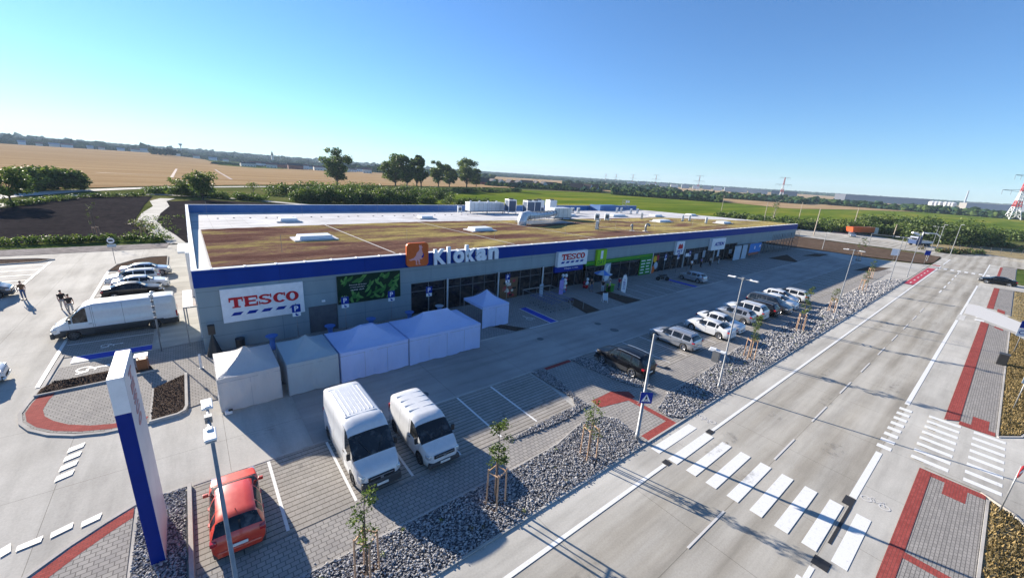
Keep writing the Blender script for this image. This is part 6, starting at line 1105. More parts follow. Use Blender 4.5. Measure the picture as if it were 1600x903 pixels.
# ------------------------------------------------------------------ young staked trees
def young_tree(label, x, y, h, seed, leaves=520, cw=.42, crown=True, group='young staked trees along the walk'):
    e = empty('young_tree', (x, y, 0), seed*1.1, label, 'tree', group); r = random.Random(seed); m_ = MB()
    m_.tube([(0, 0, 0), (.02, .01, h*.35), (-.02, .02, h*.6), (.03, 0, h*.95)], [.035, .03, .022, .008], 6)
    cl = []
    for k in range(13):
        z = h*(.40+.55*k/12); a = r.uniform(0, 6.28); L_ = cw*(1.15-.6*abs(k/12-.35))*r.uniform(.5, 1.1); tip = (math.cos(a)*L_, math.sin(a)*L_, z+L_*.55)
        m_.tube([(0, 0, z-.05), tip], [.012, .004], 4); cl.append((tip[0]*.85, tip[1]*.85, tip[2], .17+.12*r.random(), .17+.12*r.random(), .2))
    m_.build('trunk', e, M['bark'])
    if crown: leaf_cloud('crown', cl+[(0, 0, h*.93, .12, .12, .22)], leaves, .052, parent=e, seed=seed)
    T_ = []
    for k in range(4):
        a = math.pi*k/2+.4; px, py = .42*math.cos(a), .42*math.sin(a); T_.append((px, py)); m_ = MB(); m_.tube([(px, py, 0), (px*.92, py*.92, 1.85)], .035, 7); m_.build('stake', e, M['stake'])
    m_ = MB()
    for k in range(4): p, q_ = T_[k], T_[(k+1) % 4]; m_.tube([(p[0]*.93, p[1]*.93, 1.72), (q_[0]*.93, q_[1]*.93, 1.74)], .03, 6)
    m_.build('cross_rail', e, M['stake']); m_ = MB(); m_.tube([(0, 0, .0), (0, 0, .05), (0, 0, .07)], [.62, .5, .02], 14); m_.build('soil_mound', e, M['soil'])
    return e
TR = (('young staked tree nearest the camera, at the bottom edge', 3.33, 11.15, 3.6, 480), ('bushy young staked tree in front of the small white van', 8.96, 11.15, 4.2, 950), ('young staked tree in the gravel before the zebra crossing', 14.8, 10.9, 3.1, 420), ('young staked tree beside the second lamp post', 36.1, 11.4, 4.0, 700), ('young staked tree before the dark people carrier', 48.8, 11.4, 4.8, 900), ('thin young staked tree beside the third lamp post', 60.6, 11.5, 3.0, 450), ('young staked tree where the gravel strip narrows', 79.5, 12.2, 3.2, 450), ('small tree at the end of the front parking row', 94.0, 14.0, 3.2, 450), ('larger yellowish tree in a bed by the far aisle', 117, 20.2, 5.2, 900))
for i, (lb, x, y, h, n_) in enumerate(TR): young_tree(lb, x, y, h, i+1, n_, cw=.42 if i < 8 else .9)

# ------------------------------------------------------------------ grown trees and shrubs
def tree(label, x, y, h, w_, seed, n=2600, leaf=.32, name='tree', group=None, lean=0, open_=.5, trunk=.3):
    e = empty(name, (x, y, 0), label=label, cat='tree', group=group); r = random.Random(seed); m_ = MB(); hb = h*trunk; m_.tube([(0, 0, 0), (lean*.3, 0, hb*.6), (lean*.5, 0, hb), (lean, .1, h*.75)], [h*.028, h*.022, h*.018, h*.004], 8); cl = []
    for k in range(22):
        a = r.uniform(0, 6.28); t = r.uniform(.05, 1); z0 = hb*(.8+.5*t); z1 = h*(trunk+.06+(.90-trunk)*t); wr = w_/2*math.sin(math.pi*min(1, max(.12, (z1/h-trunk*.6)/(1.12-trunk*.6))))**.7*r.uniform(.45, 1.0)
        tip = (lean*t+math.cos(a)*wr, math.sin(a)*wr, z1); mid = (tip[0]*.45, tip[1]*.45, (z0+z1)/2-.02*h); m_.tube([(lean*.4*t, 0, z0), mid, tip], [h*.010, h*.006, h*.002], 5)
        s_ = w_*r.uniform(.12, .22); cl.append((tip[0], tip[1], tip[2], s_, s_, s_*.8)); cl.append((mid[0]*1.3, mid[1]*1.3, mid[2]+.1*h, s_*.7, s_*.7, s_*.55))
    cl.append((lean, 0, h*.86, w_*.17, w_*.17, h*.12)); m_.build('trunk', e, M['bark']); leaf_cloud('crown', cl, n, leaf, parent=e, seed=seed); return e
GT = 'row of poplars beyond the hedge'
for i, (lb, u, v, vt, w_, D) in enumerate((('tall lone tree with an open crown left of the tree row', 527, 289, 236, 13, 0), ('first and widest tree of the row beyond the roof', 618, 292, 241, 14, 0), ('second tree of the row, leaning against the first', 636, 293, 246, 9, 0), ('dark tree third in the row', 651, 293, 250, 9, 0), ('dark slim tree fourth in the row', 658, 293, 246, 8, 0), ('fifth tree of the row with light between the limbs', 685, 293, 252, 10, 0), ('small low tree between the fifth and the last', 702, 292, 260, 9, 0), ('round topped last tree of the row, right above the roof', 729, 293, 249, 14, 0), ('dark tree tucked behind the last one of the row', 744, 292, 266, 8, 0))):
    x, y = gp(u, v); dd = math.hypot(x, y); ppm = FPX/(Vector((x, y, -14)).dot(FW)); h = (v-vt)/ppm
    tree(lb, x, y, h, w_*1.4, 20+i, n=6000, leaf=.60, group=GT, trunk=.12)
x, y = gp(317, 312); tree('dark round tree behind the left roof corner', x, y, 8.6, 9.5, 41, 2600, .32, trunk=.16); x, y = gp(283, 306); tree('spreading brownish tree left of the dark round tree', x, y, 5.2, 9.5, 42, 2000, .32, trunk=.1)
x, y = gp(18, 320); tree('leafy tree at the left edge beside the dark field', x, y, 8.8, 8.5, 43, 2400, .30, trunk=.25)
for i, (u, v, h, w_, lb) in enumerate(((66, 297, 6.5, 11, 'dark bushy tree beyond the left field, nearest the edge tree'), (92, 296, 6.3, 11, 'dark bushy tree beyond the left field, in the middle'), (114, 296, 5.2, 10, 'dark bushy tree at the right end of the left clump'), (45, 299, 6, 10, 'dark bushy tree close behind the edge tree'))):
    x, y = gp(u, v); tree(lb, x, y, h, w_, 50+i, 2200, .5, trunk=.08, name='bushy_tree')
x, y = gp(397, 312); e = empty('bare_tree', (x, y, 0), label='thin bare tree left of the long hedge', cat='tree'); m_ = MB(); r = random.Random(3); m_.tube([(0, 0, 0), (0, 0, 4.5)], [.14, .06], 6)
for k in range(16): a = r.uniform(0, 6.28); z = r.uniform(1.5, 4.4); m_.tube([(0, 0, z), (math.cos(a)*1.6, math.sin(a)*1.6, z+1.6)], [.05, .012], 4)
m_.build('trunk', e, M['bark']); leaf_cloud('crown', [(0, 0, 4.8, 2.0, 2.0, 1.3)], 260, .22, parent=e, seed=9)
x, y = gp(1206, 350); e = empty('bare_tree', (x, y, 0), label='pale bare tree at the edge of the green field', cat='tree'); m_ = MB(); m_.tube([(0, 0, 0), (.3, 0, 5), (.6, 0, 9.5)], [.22, .14, .03], 6)
for k in range(20): a = r.uniform(0, 6.28); z = r.uniform(2.5, 9); m_.tube([(.4, 0, z), (.4+math.cos(a)*1.6, math.sin(a)*1.6, z+2.0)], [.06, .015], 4)
m_.build('trunk', e, M['pole_wood']); leaf_cloud('crown', [(.5, 0, 8, 1.6, 1.6, 1.8)], 160, .2, parent=e, seed=19)
x, y = gp(152, 372); young_tree('thin young tree in the dark left field', x, y, 5.5, 31, 260, cw=.9, group='young trees in the dark field'); x, y = gp(225, 372)
young_tree('thin young tree beside the curved path', x, y, 4.0, 32, 180, cw=.7, group='young trees in the dark field')
# hedges and scrub
def hedge(name, pts, h, wd, n, leaf, seed, dens=1.6, mats=None, hv=.35):
    r = random.Random(seed); cl = []
    for i in range(len(pts)-1):
        a, c = Vector(pts[i]), Vector(pts[i+1]); L_ = (c-a).length
        for k in range(max(1, int(L_/(h*.55)*dens))): t = r.random(); hh = h*r.uniform(1-hv, 1+hv*.6); cl.append((a.x+(c.x-a.x)*t+r.uniform(-wd, wd)/2, a.y+(c.y-a.y)*t+r.uniform(-wd, wd)/2, hh*.45, h*r.uniform(.45, .9), h*r.uniform(.45, .9), hh*.55))
    o = leaf_cloud(name, cl, n, leaf, mats, seed=seed); return tag(o, kind='stuff')
hedge('hedge', gpts([(455, 312), (520, 317), (560, 318), (640, 319)]), 5.2, 10, 22000, .34, 61); hedge('hedge', gpts([(440, 305), (480, 303), (560, 303), (640, 304), (690, 312)]), 5.0, 12, 20000, .36, 62); hedge('hedge', gpts([(640, 316), (700, 320), (780, 322)]), 3.2, 7, 8000, .3, 63)
hedge('hedge', gpts([(655, 303), (720, 301), (800, 299.5), (812, 300)]), 3.2, 9, 9000, .42, 64); hedge('hedge', gpts([(228, 301), (265, 303), (330, 308), (420, 314)]), 2.2, 5, 9000, .26, 65, mats=[M['leaf_b'], M['leaf_c'], M['leaf_b']])
hedge('hedge', gpts([(0, 324), (60, 316), (120, 309), (230, 306)]), 1.2, 3, 5000, .2, 66)
hedge('ground_cover', [(-70, 90), (-40, 89.5), (-22, 89.8), (-9, 89), (-4.2, 88)], 1.0, 2.4, 16000, .15, 67, dens=2.5, mats=[M['leaf_a'], M['leaf_b'], M['leaf_c']]); hedge('ground_cover', [(-9, 112), (-6, 100), (-8, 94)], .8, 3, 700, .13, 68, mats=[M['leaf_b'], M['straw_dark'], M['leaf_c']]); hedge('ground_cover', [(-4, 92), (-5.5, 106), (-5.8, 120), (20, 118)], .4, 5, 1200, .13, 69)
hedge('scrub', gpts([(1140, 347), (1180, 352), (1215, 355), (1260, 358), (1310, 360)]), 3.2, 12, 16000, .36, 70); hedge('scrub', gpts([(1130, 340), (1200, 347), (1260, 352), (1320, 354)]), 3.0, 12, 9000, .38, 71); hedge('scrub', gpts([(1300, 362), (1350, 364), (1400, 366), (1440, 372)]), 4.2, 9, 15000, .36, 72)
hedge('scrub', gpts([(1340, 356), (1380, 358)]), 6.5, 6, 5000, .4, 73); hedge('scrub', gpts([(1430, 374), (1470, 380), (1520, 383), (1545, 384)]), 7.0, 9, 16000, .36, 74); hedge('scrub', gpts([(1400, 362), (1440, 362), (1480, 364), (1510, 366)]), 6.0, 9, 11000, .4, 75)
hedge('scrub', gpts([(1545, 372), (1600, 374), (1700, 388)]), 3.6, 12, 10000, .4, 76); hedge('scrub', gpts([(1520, 382), (1570, 386), (1640, 400)]), 1.6, 6, 5000, .28, 77, mats=[M['leaf_b'], M['straw'], M['leaf_c']]); hedge('scrub', gpts([(1445, 391), (1480, 396), (1530, 396)]), 1.3, 3, 3000, .22, 78, mats=[M['leaf_a'], M['straw_dark'], M['leaf_b']])
# dry tufts of the verge by the walk
def tufts(name, polys, n, h, seed, mats):
    r = np.random.default_rng(seed); Vs = []
    for poly, nn in zip(polys, n):
        a = np.array(poly); lo, hi = a.min(0), a.max(0); P = np.stack([r.uniform(lo[0], hi[0], nn), r.uniform(lo[1], hi[1], nn)], 1); P = P[inside(poly, P)]; Vs.append(P)
    P = np.concatenate(Vs); k = len(P); th = r.random(k)*6.28; hh = h*(.5+r.random(k)); tilt = r.normal(size=(k, 2))*.35*hh[:, None]; wv = .035
    B0 = np.stack([P[:, 0]-np.cos(th)*wv, P[:, 1]-np.sin(th)*wv, np.full(k, .02)], 1); B1 = np.stack([P[:, 0]+np.cos(th)*wv, P[:, 1]+np.sin(th)*wv, np.full(k, .02)], 1); T0 = np.stack([P[:, 0]+tilt[:, 0], P[:, 1]+tilt[:, 1], hh], 1); T1 = T0+np.stack([np.cos(th)*.012, np.sin(th)*.012, np.zeros(k)], 1)
    V = np.stack([B0, B1, T1, T0], 1).reshape(-1, 3); return tag(npmesh(name, V, np.arange(4*k).reshape(-1, 4), mats, r.integers(0, len(mats), k)), kind='stuff')
tufts('dry_grass', [[(5, -2.65), (28.9, -2.65), (28.4, -3.4), (26.2, -4.5), (22, -6.2), (22, -7), (5, -7)], [(38.4, -2.7), (72.0, -2.7), (67.5, -4.3), (60, -5.1), (44, -4.5), (39.6, -3.5)], [(83, -2.7), (108.3, -2.7), (108.3, -8), (76, -4.8)]], [26000, 26000, 5000], .12, 81, [M['straw'], M['straw_dark'], M['straw_dark']])
tufts('bark_mulch', [[(-3.05, 26.5), (-1.95, 26.42), (-1.64, 27.05), (-1.64, 31.5), (-3.08, 30.35)], [(-8.3, 32.8), (-3.3, 33.2), (-3.5, 34.2), (-7.9, 34.4)]], [5000, 3500], .09, 82, [M['soil'], M['soil_brown'], M['dark_soil']])

# ------------------------------------------------------------------ distant country
def scatter(name, u0, u1, r0, r1, n, s, seed, mats, flatz=.55, lift=.3, probs=None):
    r = np.random.default_rng(seed); u = r.uniform(u0, u1, n); rad_ = r0*(r1/r0)**r.random(n); P = np.zeros((n, 3))
    for i in range(n): x, y = far(float(u[i]), float(rad_[i])); P[i] = (x, y, 0)
    P[:, 2] = land(P[:, 0], P[:, 1]); S = s*(.5+r.random((n, 1)))*np.array([[1.25, 1.25, flatz]])*(1+.25*r.normal(size=(n, 3))*.5); P[:, 2] += S[:, 2]*lift; return tag(blobs(name, P, np.abs(S), mats, seed, .35, probs), kind='stuff')
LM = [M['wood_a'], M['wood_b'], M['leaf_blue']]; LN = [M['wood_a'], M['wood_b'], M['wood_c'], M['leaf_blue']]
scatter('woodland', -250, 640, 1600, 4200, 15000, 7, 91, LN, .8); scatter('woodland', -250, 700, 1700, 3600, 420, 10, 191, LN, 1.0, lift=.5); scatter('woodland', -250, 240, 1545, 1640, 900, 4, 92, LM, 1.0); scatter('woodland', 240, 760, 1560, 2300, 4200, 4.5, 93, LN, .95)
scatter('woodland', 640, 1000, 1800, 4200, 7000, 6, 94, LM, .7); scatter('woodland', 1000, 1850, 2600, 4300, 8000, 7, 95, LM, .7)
for a_ in (('hedgerow', 540, 770, 960, 1150, 1500, 3.6, 96), ('hedgerow', 940, 1260, 620, 690, 2600, 2.1, 97), ('hedgerow', 960, 1130, 440, 520, 1900, 1.7, 98), ('hedgerow', 1130, 1700, 690, 850, 6000, 2.1, 99), ('hedgerow', 880, 1060, 900, 1000, 900, 2.6, 100), ('hedgerow', 760, 940, 470, 640, 1500, 1.6, 101)): scatter(*a_, LN, .9, lift=.7); scatter(a_[0], a_[1], a_[2], a_[3], a_[4], a_[5]//5, a_[6]*1.25, a_[7]+40, LN, .9, lift=1.3)
scatter('grass_tussocks', 330, 440, 860, 1150, 60, 6, 102, LN, .3)
x, y = far(257, 1250); z = float(land(x, y)); e = empty('tree_clump', (x, y, z), label='small dark clump of trees alone in the wheat field', cat='trees')
r_ = np.random.default_rng(4); bl = blobs('crown', np.stack([r_.normal(size=40)*11, r_.normal(size=40)*8, 4+r_.random(40)*8], 1), np.full((40, 3), 5.0), [M['leaf_a'], M['leaf_blue']], 5); link_kid(bl, e)
m_ = MB()
for k in range(6): m_.tube([(k*4-10, 0, -1), (k*4-10, 0, 6)], .5, 5)
m_.build('trunk', e, M['bark'])
# houses
def house(name, label, x, y, rz, L, W, hw_, hr, wall_, roof_, group, z=None, flat=False, win=True):
    z = float(land(x, y))-.3 if z is None else z; e = empty(name, (x, y, z), rz, label, 'building' if flat else 'house', group); m_ = MB(); m_.box((0, 0, hw_/2), (L, W, hw_))
    if not flat: m_.add([(-L/2, -W/2, hw_), (-L/2, W/2, hw_), (-L/2, 0, hw_+hr*.96), (L/2, -W/2, hw_), (L/2, W/2, hw_), (L/2, 0, hw_+hr*.96)], [(0, 1, 2), (3, 5, 4)])
    m_.build('wall', e, wall_); m_ = MB()
    if flat: m_.box((0, 0, hw_+.25), (L+.4, W+.4, .5))
    else: o_ = .5; m_.add([(-L/2-o_, -W/2-o_, hw_-.25), (L/2+o_, -W/2-o_, hw_-.25), (L/2+o_, 0, hw_+hr), (-L/2-o_, 0, hw_+hr), (-L/2-o_, W/2+o_, hw_-.25), (L/2+o_, W/2+o_, hw_-.25)], [(0, 1, 2, 3), (3, 2, 5, 4)])
    m_.build('roof', e, roof_)
    if win:
        nW = max(2, int(L/4)); nH = max(1, int(hw_/3)); m_ = MB()
        for k in range(nW):
            for j in range(nH): m_.box((-L/2+L*(k+.5)/nW, -W/2-.02, 1.6+3*j), (1.3, .05, 1.4))
            m_.box((-L/2+L*(k+.5)/nW, W/2+.02, 1.6), (1.3, .05, 1.4))
        m_.build('windows', e, M['glass'])
    return e
ORD = ['first', 'second', 'third', 'fourth', 'fifth', 'sixth', 'seventh', 'eighth', 'ninth', 'tenth', 'eleventh', 'twelfth', 'thirteenth', 'fourteenth', 'fifteenth', 'sixteenth', 'seventeenth', 'eighteenth', 'nineteenth', 'twentieth']
r = random.Random(8)
for i, u in enumerate((756, 770, 782, 797, 811, 824, 838, 850, 862)):
    x, y = far(u, 520+i*6+r.uniform(-15, 15)); house('village_house', 'dark roofed village house at the crop field, %s from the left' % ORD[i], x, y, math.atan2(y, x)+R(r.choice([20, 70, 110])), r.uniform(12, 17), 9, 3.2, r.uniform(4, 5.4), M['cream' if i % 3 else 'brick_red'], M['roof_dark'], 'village houses at the field edge')
for i, u in enumerate((903, 917, 926)):
    x, y = far(u, 500); house('village_house', 'white gabled house right of the village, %s from the left' % ORD[i], x, y, math.atan2(y, x)+R((75, 60, 80)[i]), 15, 10, 3.4, 5.4, M['house_white'], M['roof_dark'], 'white gabled houses')
for i in range(16):
    u = 386+i*12.5; x, y = far(u, 830+60*(i % 3)); red = 434 <= u <= 470; house('village_house', 'distant %s house beyond the wheat, %s from the left' % ('brick red' if red else 'pale', ORD[i]), x, y, math.atan2(y, x)+R(90+r.uniform(-20, 20)), r.uniform(14, 26), 10, r.uniform(4, 7), r.uniform(2, 4), M['brick_red'] if red else (M['house_white'] if i % 3 else M['cream']), M['roof_red'] if i % 2 else M['roof_dark'], 'houses beyond the wheat field')
for i in range(14):
    u = 40+i*24+r.uniform(-8, 8); x, y = far(u, 1500+r.uniform(0, 30)); house('village_house', 'tiny pale house among the far left woods, %s from the left' % ORD[i], x, y, math.atan2(y, x)+R(90), r.uniform(10, 22), 10, r.uniform(4.5, 7), 3.5, M['cream'] if i % 3 else M['house_white'], M['roof_red'] if i % 2 else M['far_grey'], 'houses in the far woods', win=False)
for i in range(11):
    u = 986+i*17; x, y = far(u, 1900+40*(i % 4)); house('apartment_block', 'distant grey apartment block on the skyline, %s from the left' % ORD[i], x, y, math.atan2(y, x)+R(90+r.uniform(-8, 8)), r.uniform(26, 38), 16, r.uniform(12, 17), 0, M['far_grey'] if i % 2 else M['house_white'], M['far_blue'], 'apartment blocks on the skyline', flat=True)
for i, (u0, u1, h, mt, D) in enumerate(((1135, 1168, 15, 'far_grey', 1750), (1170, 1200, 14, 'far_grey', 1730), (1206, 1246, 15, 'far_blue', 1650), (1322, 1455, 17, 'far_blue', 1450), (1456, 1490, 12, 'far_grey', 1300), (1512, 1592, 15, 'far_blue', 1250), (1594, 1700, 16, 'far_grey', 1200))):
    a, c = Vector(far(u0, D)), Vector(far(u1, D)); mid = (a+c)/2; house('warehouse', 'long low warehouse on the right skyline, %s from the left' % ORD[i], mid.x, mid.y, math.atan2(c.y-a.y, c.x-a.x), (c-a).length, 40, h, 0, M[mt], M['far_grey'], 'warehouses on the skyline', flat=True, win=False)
a = Vector(far(1313, 1380)); house('office_block', 'white block at the left end of the dark blue warehouse', a.x, a.y, math.atan2(a.y, a.x)+R(90), 22, 16, 17, 0, M['house_white'], M['far_grey'], None, flat=True)
for i, u in enumerate((1458, 1464, 1470, 1479, 1485, 1490)):
    x, y = far(u, 1180); e = empty('storage_tank', (x, y, 0), label='white storage tank on the right skyline, %s from the left' % ORD[i], cat='tank', group='storage tanks'); m_ = MB(); m_.tube([(0, 0, 0), (0, 0, 12)], 5.5, 18); m_.build('shell', e, M['house_white'], smooth=False); m_ = MB(); m_.tube([(0, 0, 12), (0, 0, 13.4)], [5.6, 1.0], 18); m_.build('dome', e, M['sign_white'])
x, y = far(1507, 1250); e = empty('works_chimney', (x, y, 0), label='thin grey chimney over a pale works building', cat='chimney'); m_ = MB(); m_.tube([(0, 0, 0), (0, 0, 38)], [1.7, 1.1], 10); m_.build('stack', e, M['far_grey']); m_ = MB(); m_.box((0, 0, 7), (18, 12, 14)); m_.build('works_building', e, M['cream'])
x, y = far(284, 2300); z = float(land(x, y)); e = empty('water_tower', (x, y, z), label='small water tower on the left skyline', cat='tower'); m_ = MB(); m_.tube([(0, 0, 0), (0, 0, 34)], 1.6, 10); m_.build('shaft', e, M['far_grey']); m_ = MB(); m_.tube([(0, 0, 32), (0, 0, 36), (0, 0, 41)], [2, 6, 5.5], 14); m_.build('tank', e, M['far_grey'])
x, y = far(426, 1900); z = float(land(x, y)); e = empty('church_tower', (x, y, z), label='church tower with a pointed spire on the left skyline', cat='church'); m_ = MB(); m_.box((0, 0, 14), (7, 7, 28)); m_.build('tower', e, M['cream']); m_ = MB(); m_.tube([(0, 0, 28), (0, 0, 44)], [5, .2], 8); m_.build('spire', e, M['roof_dark'])
# pylons
def pylon(label, x, y, z, h, rz):
    e = empty('pylon', (x, y, z), rz, label, 'pylon', 'lattice pylons of the power line'); b0 = h*.10
    def hw(t): return np.interp(t, [0, .25, .55, 1], [b0, b0*.55, b0*.3, b0*.12])
    def sec(name, t0, t1, mt, k=3):
        m_ = MB()
        for j in range(k):
            a0, a1 = t0+(t1-t0)*j/k, t0+(t1-t0)*(j+1)/k; w0, w1 = hw(a0), hw(a1); q0 = [(-w0, -w0), (w0, -w0), (w0, w0), (-w0, w0)]; q1 = [(-w1, -w1), (w1, -w1), (w1, w1), (-w1, w1)]
            for i in range(4):
                n_ = (i+1) % 4; m_.tube([(*q0[i], a0*h), (*q1[i], a1*h)], h*.007, 4); m_.tube([(*q0[i], a0*h), (*q1[n_], a1*h)], h*.004, 4); m_.tube([(*q0[n_], a0*h), (*q1[i], a1*h)], h*.004, 4); m_.tube([(*q1[i], a1*h), (*q1[n_], a1*h)], h*.004, 4)
        m_.build(name, e, mt)
    sec('lattice_leg', 0, .28, M['white_metal'], 2); sec('red_section', .28, .42, M['pylon_red'], 2); sec('white_section', .42, .62, M['white_metal'], 3); sec('upper_mast', .62, .98, M['pylon_red'], 4)
    for t, L_ in ((.64, h*.34), (.97, h*.22)):
        m_ = MB()
        for s_ in (-1, 1):
            for d in (-1, 1): m_.tube([(d*hw(t), 0, t*h+h*.02), (s_*0+d*L_, 0, t*h)], h*.005, 4); m_.tube([(d*hw(t), 0, t*h-h*.03), (d*L_, 0, t*h)], h*.005, 4)
        m_.build('cross_arm', e, M['galv']); m_ = MB()
        for d in (-1, -.55, .55, 1): m_.tube([(d*L_, 0, t*h), (d*L_*.98, 0, t*h-h*.10)], h*.004, 4)
        m_.build('insulator', e, M['far_grey'])
for i, (u, D, h) in enumerate(((1589, 690, 47), (1222, 1130, 46), (1091, 1380, 46), (1024, 1650, 46), (988, 1950, 46), (962, 2300, 46), (946, 2700, 46))):
    x, y = far(u, D); pylon('red and white lattice pylon, %s of the line from the right' % ORD[i], x, y, float(land(x, y))-.3, h, R(-60))
for i, (u, v, h) in enumerate(((1127, 330, 9.5), (1193, 347, 9), (1248, 342, 9), (1271, 368, 9), (1331, 363, 9.5), (1395, 372, 5), (1483, 381, 5))):
    x, y = gp(u, v); e = empty('utility_pole', (x, y, 0), label='pale wooden pole at the field edge, %s from the left' % ORD[i], cat='pole', group='wooden poles at the field edge'); m_ = MB(); m_.tube([(0, 0, 0), (0, 0, h)], [.17, .11], 7); m_.build('post', e, M['pole_wood']); m_ = MB(); m_.tube([(-.8, 0, h-.3), (.8, 0, h-.3)], .06, 5); m_.build('crossbar', e, M['pole_wood'])
m_ = MB(); e = empty('steel_frame', (158.0, 22.0, 0), R(-70), 'long thin steel gate beam before the far yard', 'gate')
for x in (-4, 4): m_.tube([(x, 0, 0), (x, 0, 3.6)], .08, 6)
m_.tube([(-4, 0, 3.5), (4.2, 0, 3.5)], .09, 6); m_.build('frame', e, M['galv'])
e = empty('site_fence', (189, 3, 0), R(-55), 'low wire fence with posts at the far crossroads', 'fence'); m_ = MB()
for k in range(9): m_.tube([(-10+k*2.5, 0, 0), (-10+k*2.5, 0, 1.5)], .05, 5)
m_.build('post', e, M['dark_metal']); m_ = MB()
for z in (.5, 1.0, 1.45): m_.tube([(-10, 0, z), (10, 0, z)], .02, 4)
m_.build('wire', e, M['galv'])
e = empty('white_cabin', (172, -6, 0), R(20), 'small white cabin on posts at the right horizon', 'cabin'); m_ = MB(); m_.box((0, 0, 2.0), (5.5, 3.4, 2.4)); m_.build('wall', e, M['house_white']); m_ = MB(); m_.box((0, 0, 3.25), (5.9, 3.8, .15)); m_.build('roof', e, M['dark_metal']); m_ = MB()
for a in (-2.4, 2.4):
    for c in (-1.4, 1.4): m_.box((a, c, .4), (.2, .2, .8))
m_.build('stilt', e, M['dark_metal']); m_ = MB(); m_.box((-1.2, -1.72, 2.1), (1.2, .04, 1)); m_.build('window', e, M['glass'])

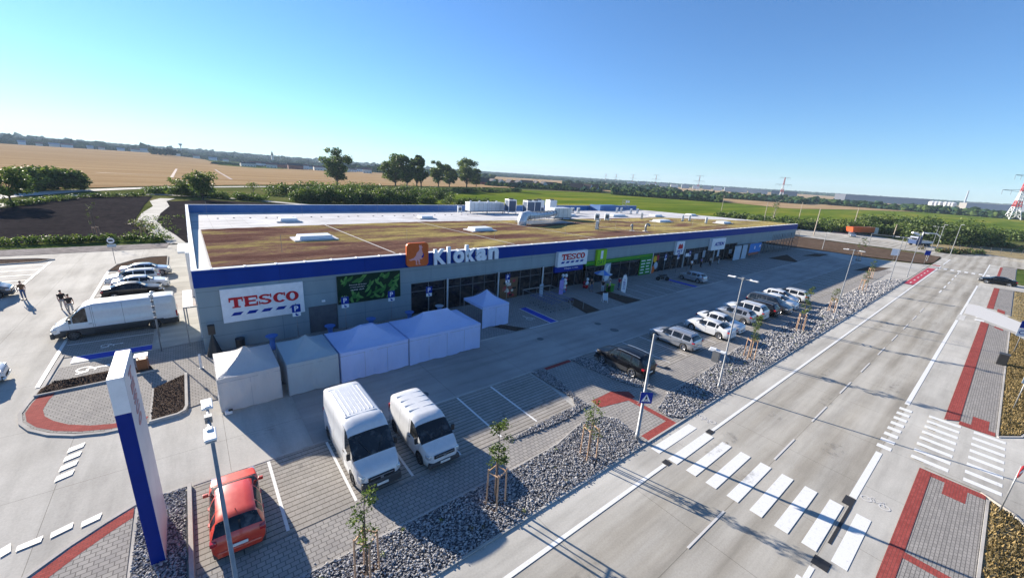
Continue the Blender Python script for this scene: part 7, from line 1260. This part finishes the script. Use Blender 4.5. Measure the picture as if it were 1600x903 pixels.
# ------------------------------------------------------------------ people
def skin_mesh(name, joints, bones, mat, parent, sub=2):
    me = bpy.data.meshes.new(name); me.from_pydata([j[0] for j in joints], bones, []); o = bpy.data.objects.new(name, me); C.objects.link(o)
    sk = o.modifiers.new('s', 'SKIN'); sk.use_smooth_shade = True
    for i, j in enumerate(joints): v = me.skin_vertices[0].data[i]; v.radius = (j[1], j[2] if len(j) > 2 else j[1]); v.use_root = (i == 0)
    sb_ = o.modifiers.new('u', 'SUBSURF'); sb_.levels = sub; sb_.render_levels = sub
    dg = bpy.context.evaluated_depsgraph_get(); nm = bpy.data.meshes.new_from_object(o.evaluated_get(dg)); bpy.data.objects.remove(o); nm.name = name; nm.materials.clear(); nm.materials.append(mat)
    for p in nm.polygons: p.use_smooth = True
    o = bpy.data.objects.new(name, nm); C.objects.link(o); link_kid(o, parent); return o
def person(label, x, y, rz, h=1.76, top='cloth_dark', legs='cloth_grey', hair='hair', stride=.0, arm=.1, z=0.02):
    e = empty('person', (x, y, z), rz, label, 'person'); k = h/1.76; s = lambda *p: (p[0]*k, p[1]*k, p[2]*k)
    J = [(s(0, 0, .95), .13*k, .16*k), (s(0, 0, 1.15), .11*k, .14*k), (s(0, 0, 1.38), .12*k, .18*k), (s(.01, 0, 1.50), .055*k), (s(.03, 0, 1.60), .07*k), (s(.03, 0, 1.70), .085*k, .075*k)]; Bn = [(0, 1), (1, 2), (2, 3), (3, 4), (4, 5)]; TJ = [J[0], J[1], J[2]]; 
    feet = []; arms = []
    for sd in (1, -1):
        st_ = stride*sd; b0 = len(J); J += [(s(st_*.1, sd*.095, .88), .085*k), (s(st_*.5+.02, sd*.10, .50), .062*k), (s(st_*.8-.03, sd*.10, .10), .042*k), (s(st_*.8+.10, sd*.115, .045), .036*k)]; Bn += [(0, b0), (b0, b0+1), (b0+1, b0+2), (b0+2, b0+3)]; feet.append(b0)
        a0 = len(J); sw = -st_*.6+arm; J += [(s(0, sd*.19, 1.42), .055*k), (s(sw*.25, sd*.25, 1.15), .042*k), (s(sw*.8+.05, sd*.25, .93), .03*k), (s(sw+.08, sd*.245, .86), .028*k)]; Bn += [(2, a0), (a0, a0+1), (a0+1, a0+2), (a0+2, a0+3)]; arms.append(a0)
        for q_, (dx, dz) in enumerate(((-.03, -.075), (-.008, -.088), (.014, -.084), (.034, -.068), (.05, -.03))):
            f0 = len(J); bx_ = sw+.08+dx; J += [(s(bx_, sd*.245, .86+dz*.55), .0095*k), (s(bx_+.006, sd*.235, .86+dz), .008*k)]; Bn += [(a0+3, f0), (f0, f0+1)]
    skin_mesh('body', J, Bn, M['skin'], e, 1)
    f = feet; grow = 1.14
    T_ = [(s(0, 0, .90), .145*k, .175*k), (s(0, 0, 1.15), .125*k, .155*k), (s(0, 0, 1.36), .13*k, .19*k), (s(.005, 0, 1.45), .07*k, .10*k)]; TB = [(0, 1), (1, 2), (2, 3)]
    for a0 in arms: b = len(T_); T_ += [(J[a0][0], .068*k), (tuple(J[a0][0][i]*.35+J[a0+1][0][i]*.65 for i in range(3)), .056*k)]; TB += [(2, b), (b, b+1)]
    skin_mesh('shirt', T_, TB, M[top], e, 1)
    P_ = [(s(0, 0, .97), .135*k, .16*k)]; PB = []
    for b0 in feet: b = len(P_); P_ += [(J[b0][0], .10*k), (J[b0+1][0], .075*k), (tuple(J[b0+2][0][i]+(0, 0, .02)[i] for i in range(3)), .055*k)]; PB += [(0, b), (b, b+1), (b+1, b+2)]
    skin_mesh('trousers', P_, PB, M[legs], e, 1)
    m_ = MB(); m_.ball(s(.012, 0, 1.735), (.098*k, .092*k, .085*k), 12); m_.build('hair', e, M[hair], smooth=True)
    m_ = MB()
    for sd in (1, -1): m_.ball(s(.115, sd*.032, 1.69), (.010*k, .013*k, .009*k), 6)
    m_.build('eyes', e, M['black']); m_ = MB(); m_.ball(s(.125, 0, 1.665), (.016*k, .012*k, .02*k), 6); m_.build('nose', e, M['skin']); m_ = MB(); m_.box(s(.112, 0, 1.632), (.012*k, .045*k, .009*k)); m_.build('mouth', e, M['tail'])
    m_ = MB()
    for b0 in feet: p = J[b0+3][0]; m_.box((p[0]-.02*k, p[1], .045*k), (.27*k, .10*k, .09*k), taper=.8)
    m_.build('shoes', e, M['black'], bevel=.02); return e
person('man in a black shirt and dark cap walking, farther from the long van', -9.9, 50.9, R(-70), top='cloth_dark', legs='cloth_grey', stride=.28)
person('man in black top and light trousers right beside the long van nose', -9.2, 49.2, R(-75), top='cloth_dark', legs='cloth_grey', stride=.3)
person('man in a dark jacket standing by the dark van at the left edge', -13.2, 56.0, R(-100), top='brown', legs='cloth_jean', z=0)
for i, (x, y, t_, l_, lb) in enumerate(((40.7, 31.2, 'cloth_dark', 'corrug', 'person in a black top with pale trousers left of the parasol'), (41.3, 30.6, 'cloth_grey', 'cloth_dark', 'person in grey standing nearest the parasol'), (43.0, 32.0, 'sign_white', 'corrug', 'person in a white top under the right side of the parasol'), (39.6, 32.2, 'cloth_dark', 'cloth_jean', 'person in dark clothes near the entrance door'),
                                       (70.8, 33.4, 'purple', 'cloth_dark', 'person in violet at the windows left of the ACTION sign'), (73.9, 33.2, 'cloth_grey', 'cloth_dark', 'person in grey below the ACTION sign'), (77.5, 33.3, 'cloth_dark', 'corrug', 'person in black right below the ACTION sign'), (43.9, 31.0, 'balloon', 'cloth_jean', 'person in a dark red top right of the parasol'), (67.2, 33.3, 'sign_white', 'cloth_dark', 'person in a white top right of the pet shop sign'))):
    person(lb, x, y, R(30+i*73), h=1.7+.02*(i % 5), top=t_, legs=l_, stride=.12 if i % 2 else 0)

# ------------------------------------------------------------------ air
hz = MB(); hz.bx(-6500, 6500, -6500, 6500, -14, 150); o = hz.build('haze'); tag(o, kind='stuff')
hm = bpy.data.materials.new('haze_air'); hm.use_nodes = True; t_ = hm.node_tree; t_.nodes.remove(t_.nodes['Principled BSDF']); pv = t_.nodes.new('ShaderNodeVolumePrincipled'); pv.inputs['Density'].default_value = HAZE; pv.inputs['Color'].default_value = (0.62, 0.80, 1.0, 1); pv.inputs['Anisotropy'].default_value = 0.0
t_.links.new(pv.outputs[0], t_.nodes['Material Output'].inputs['Volume']); o.data.materials.append(hm)
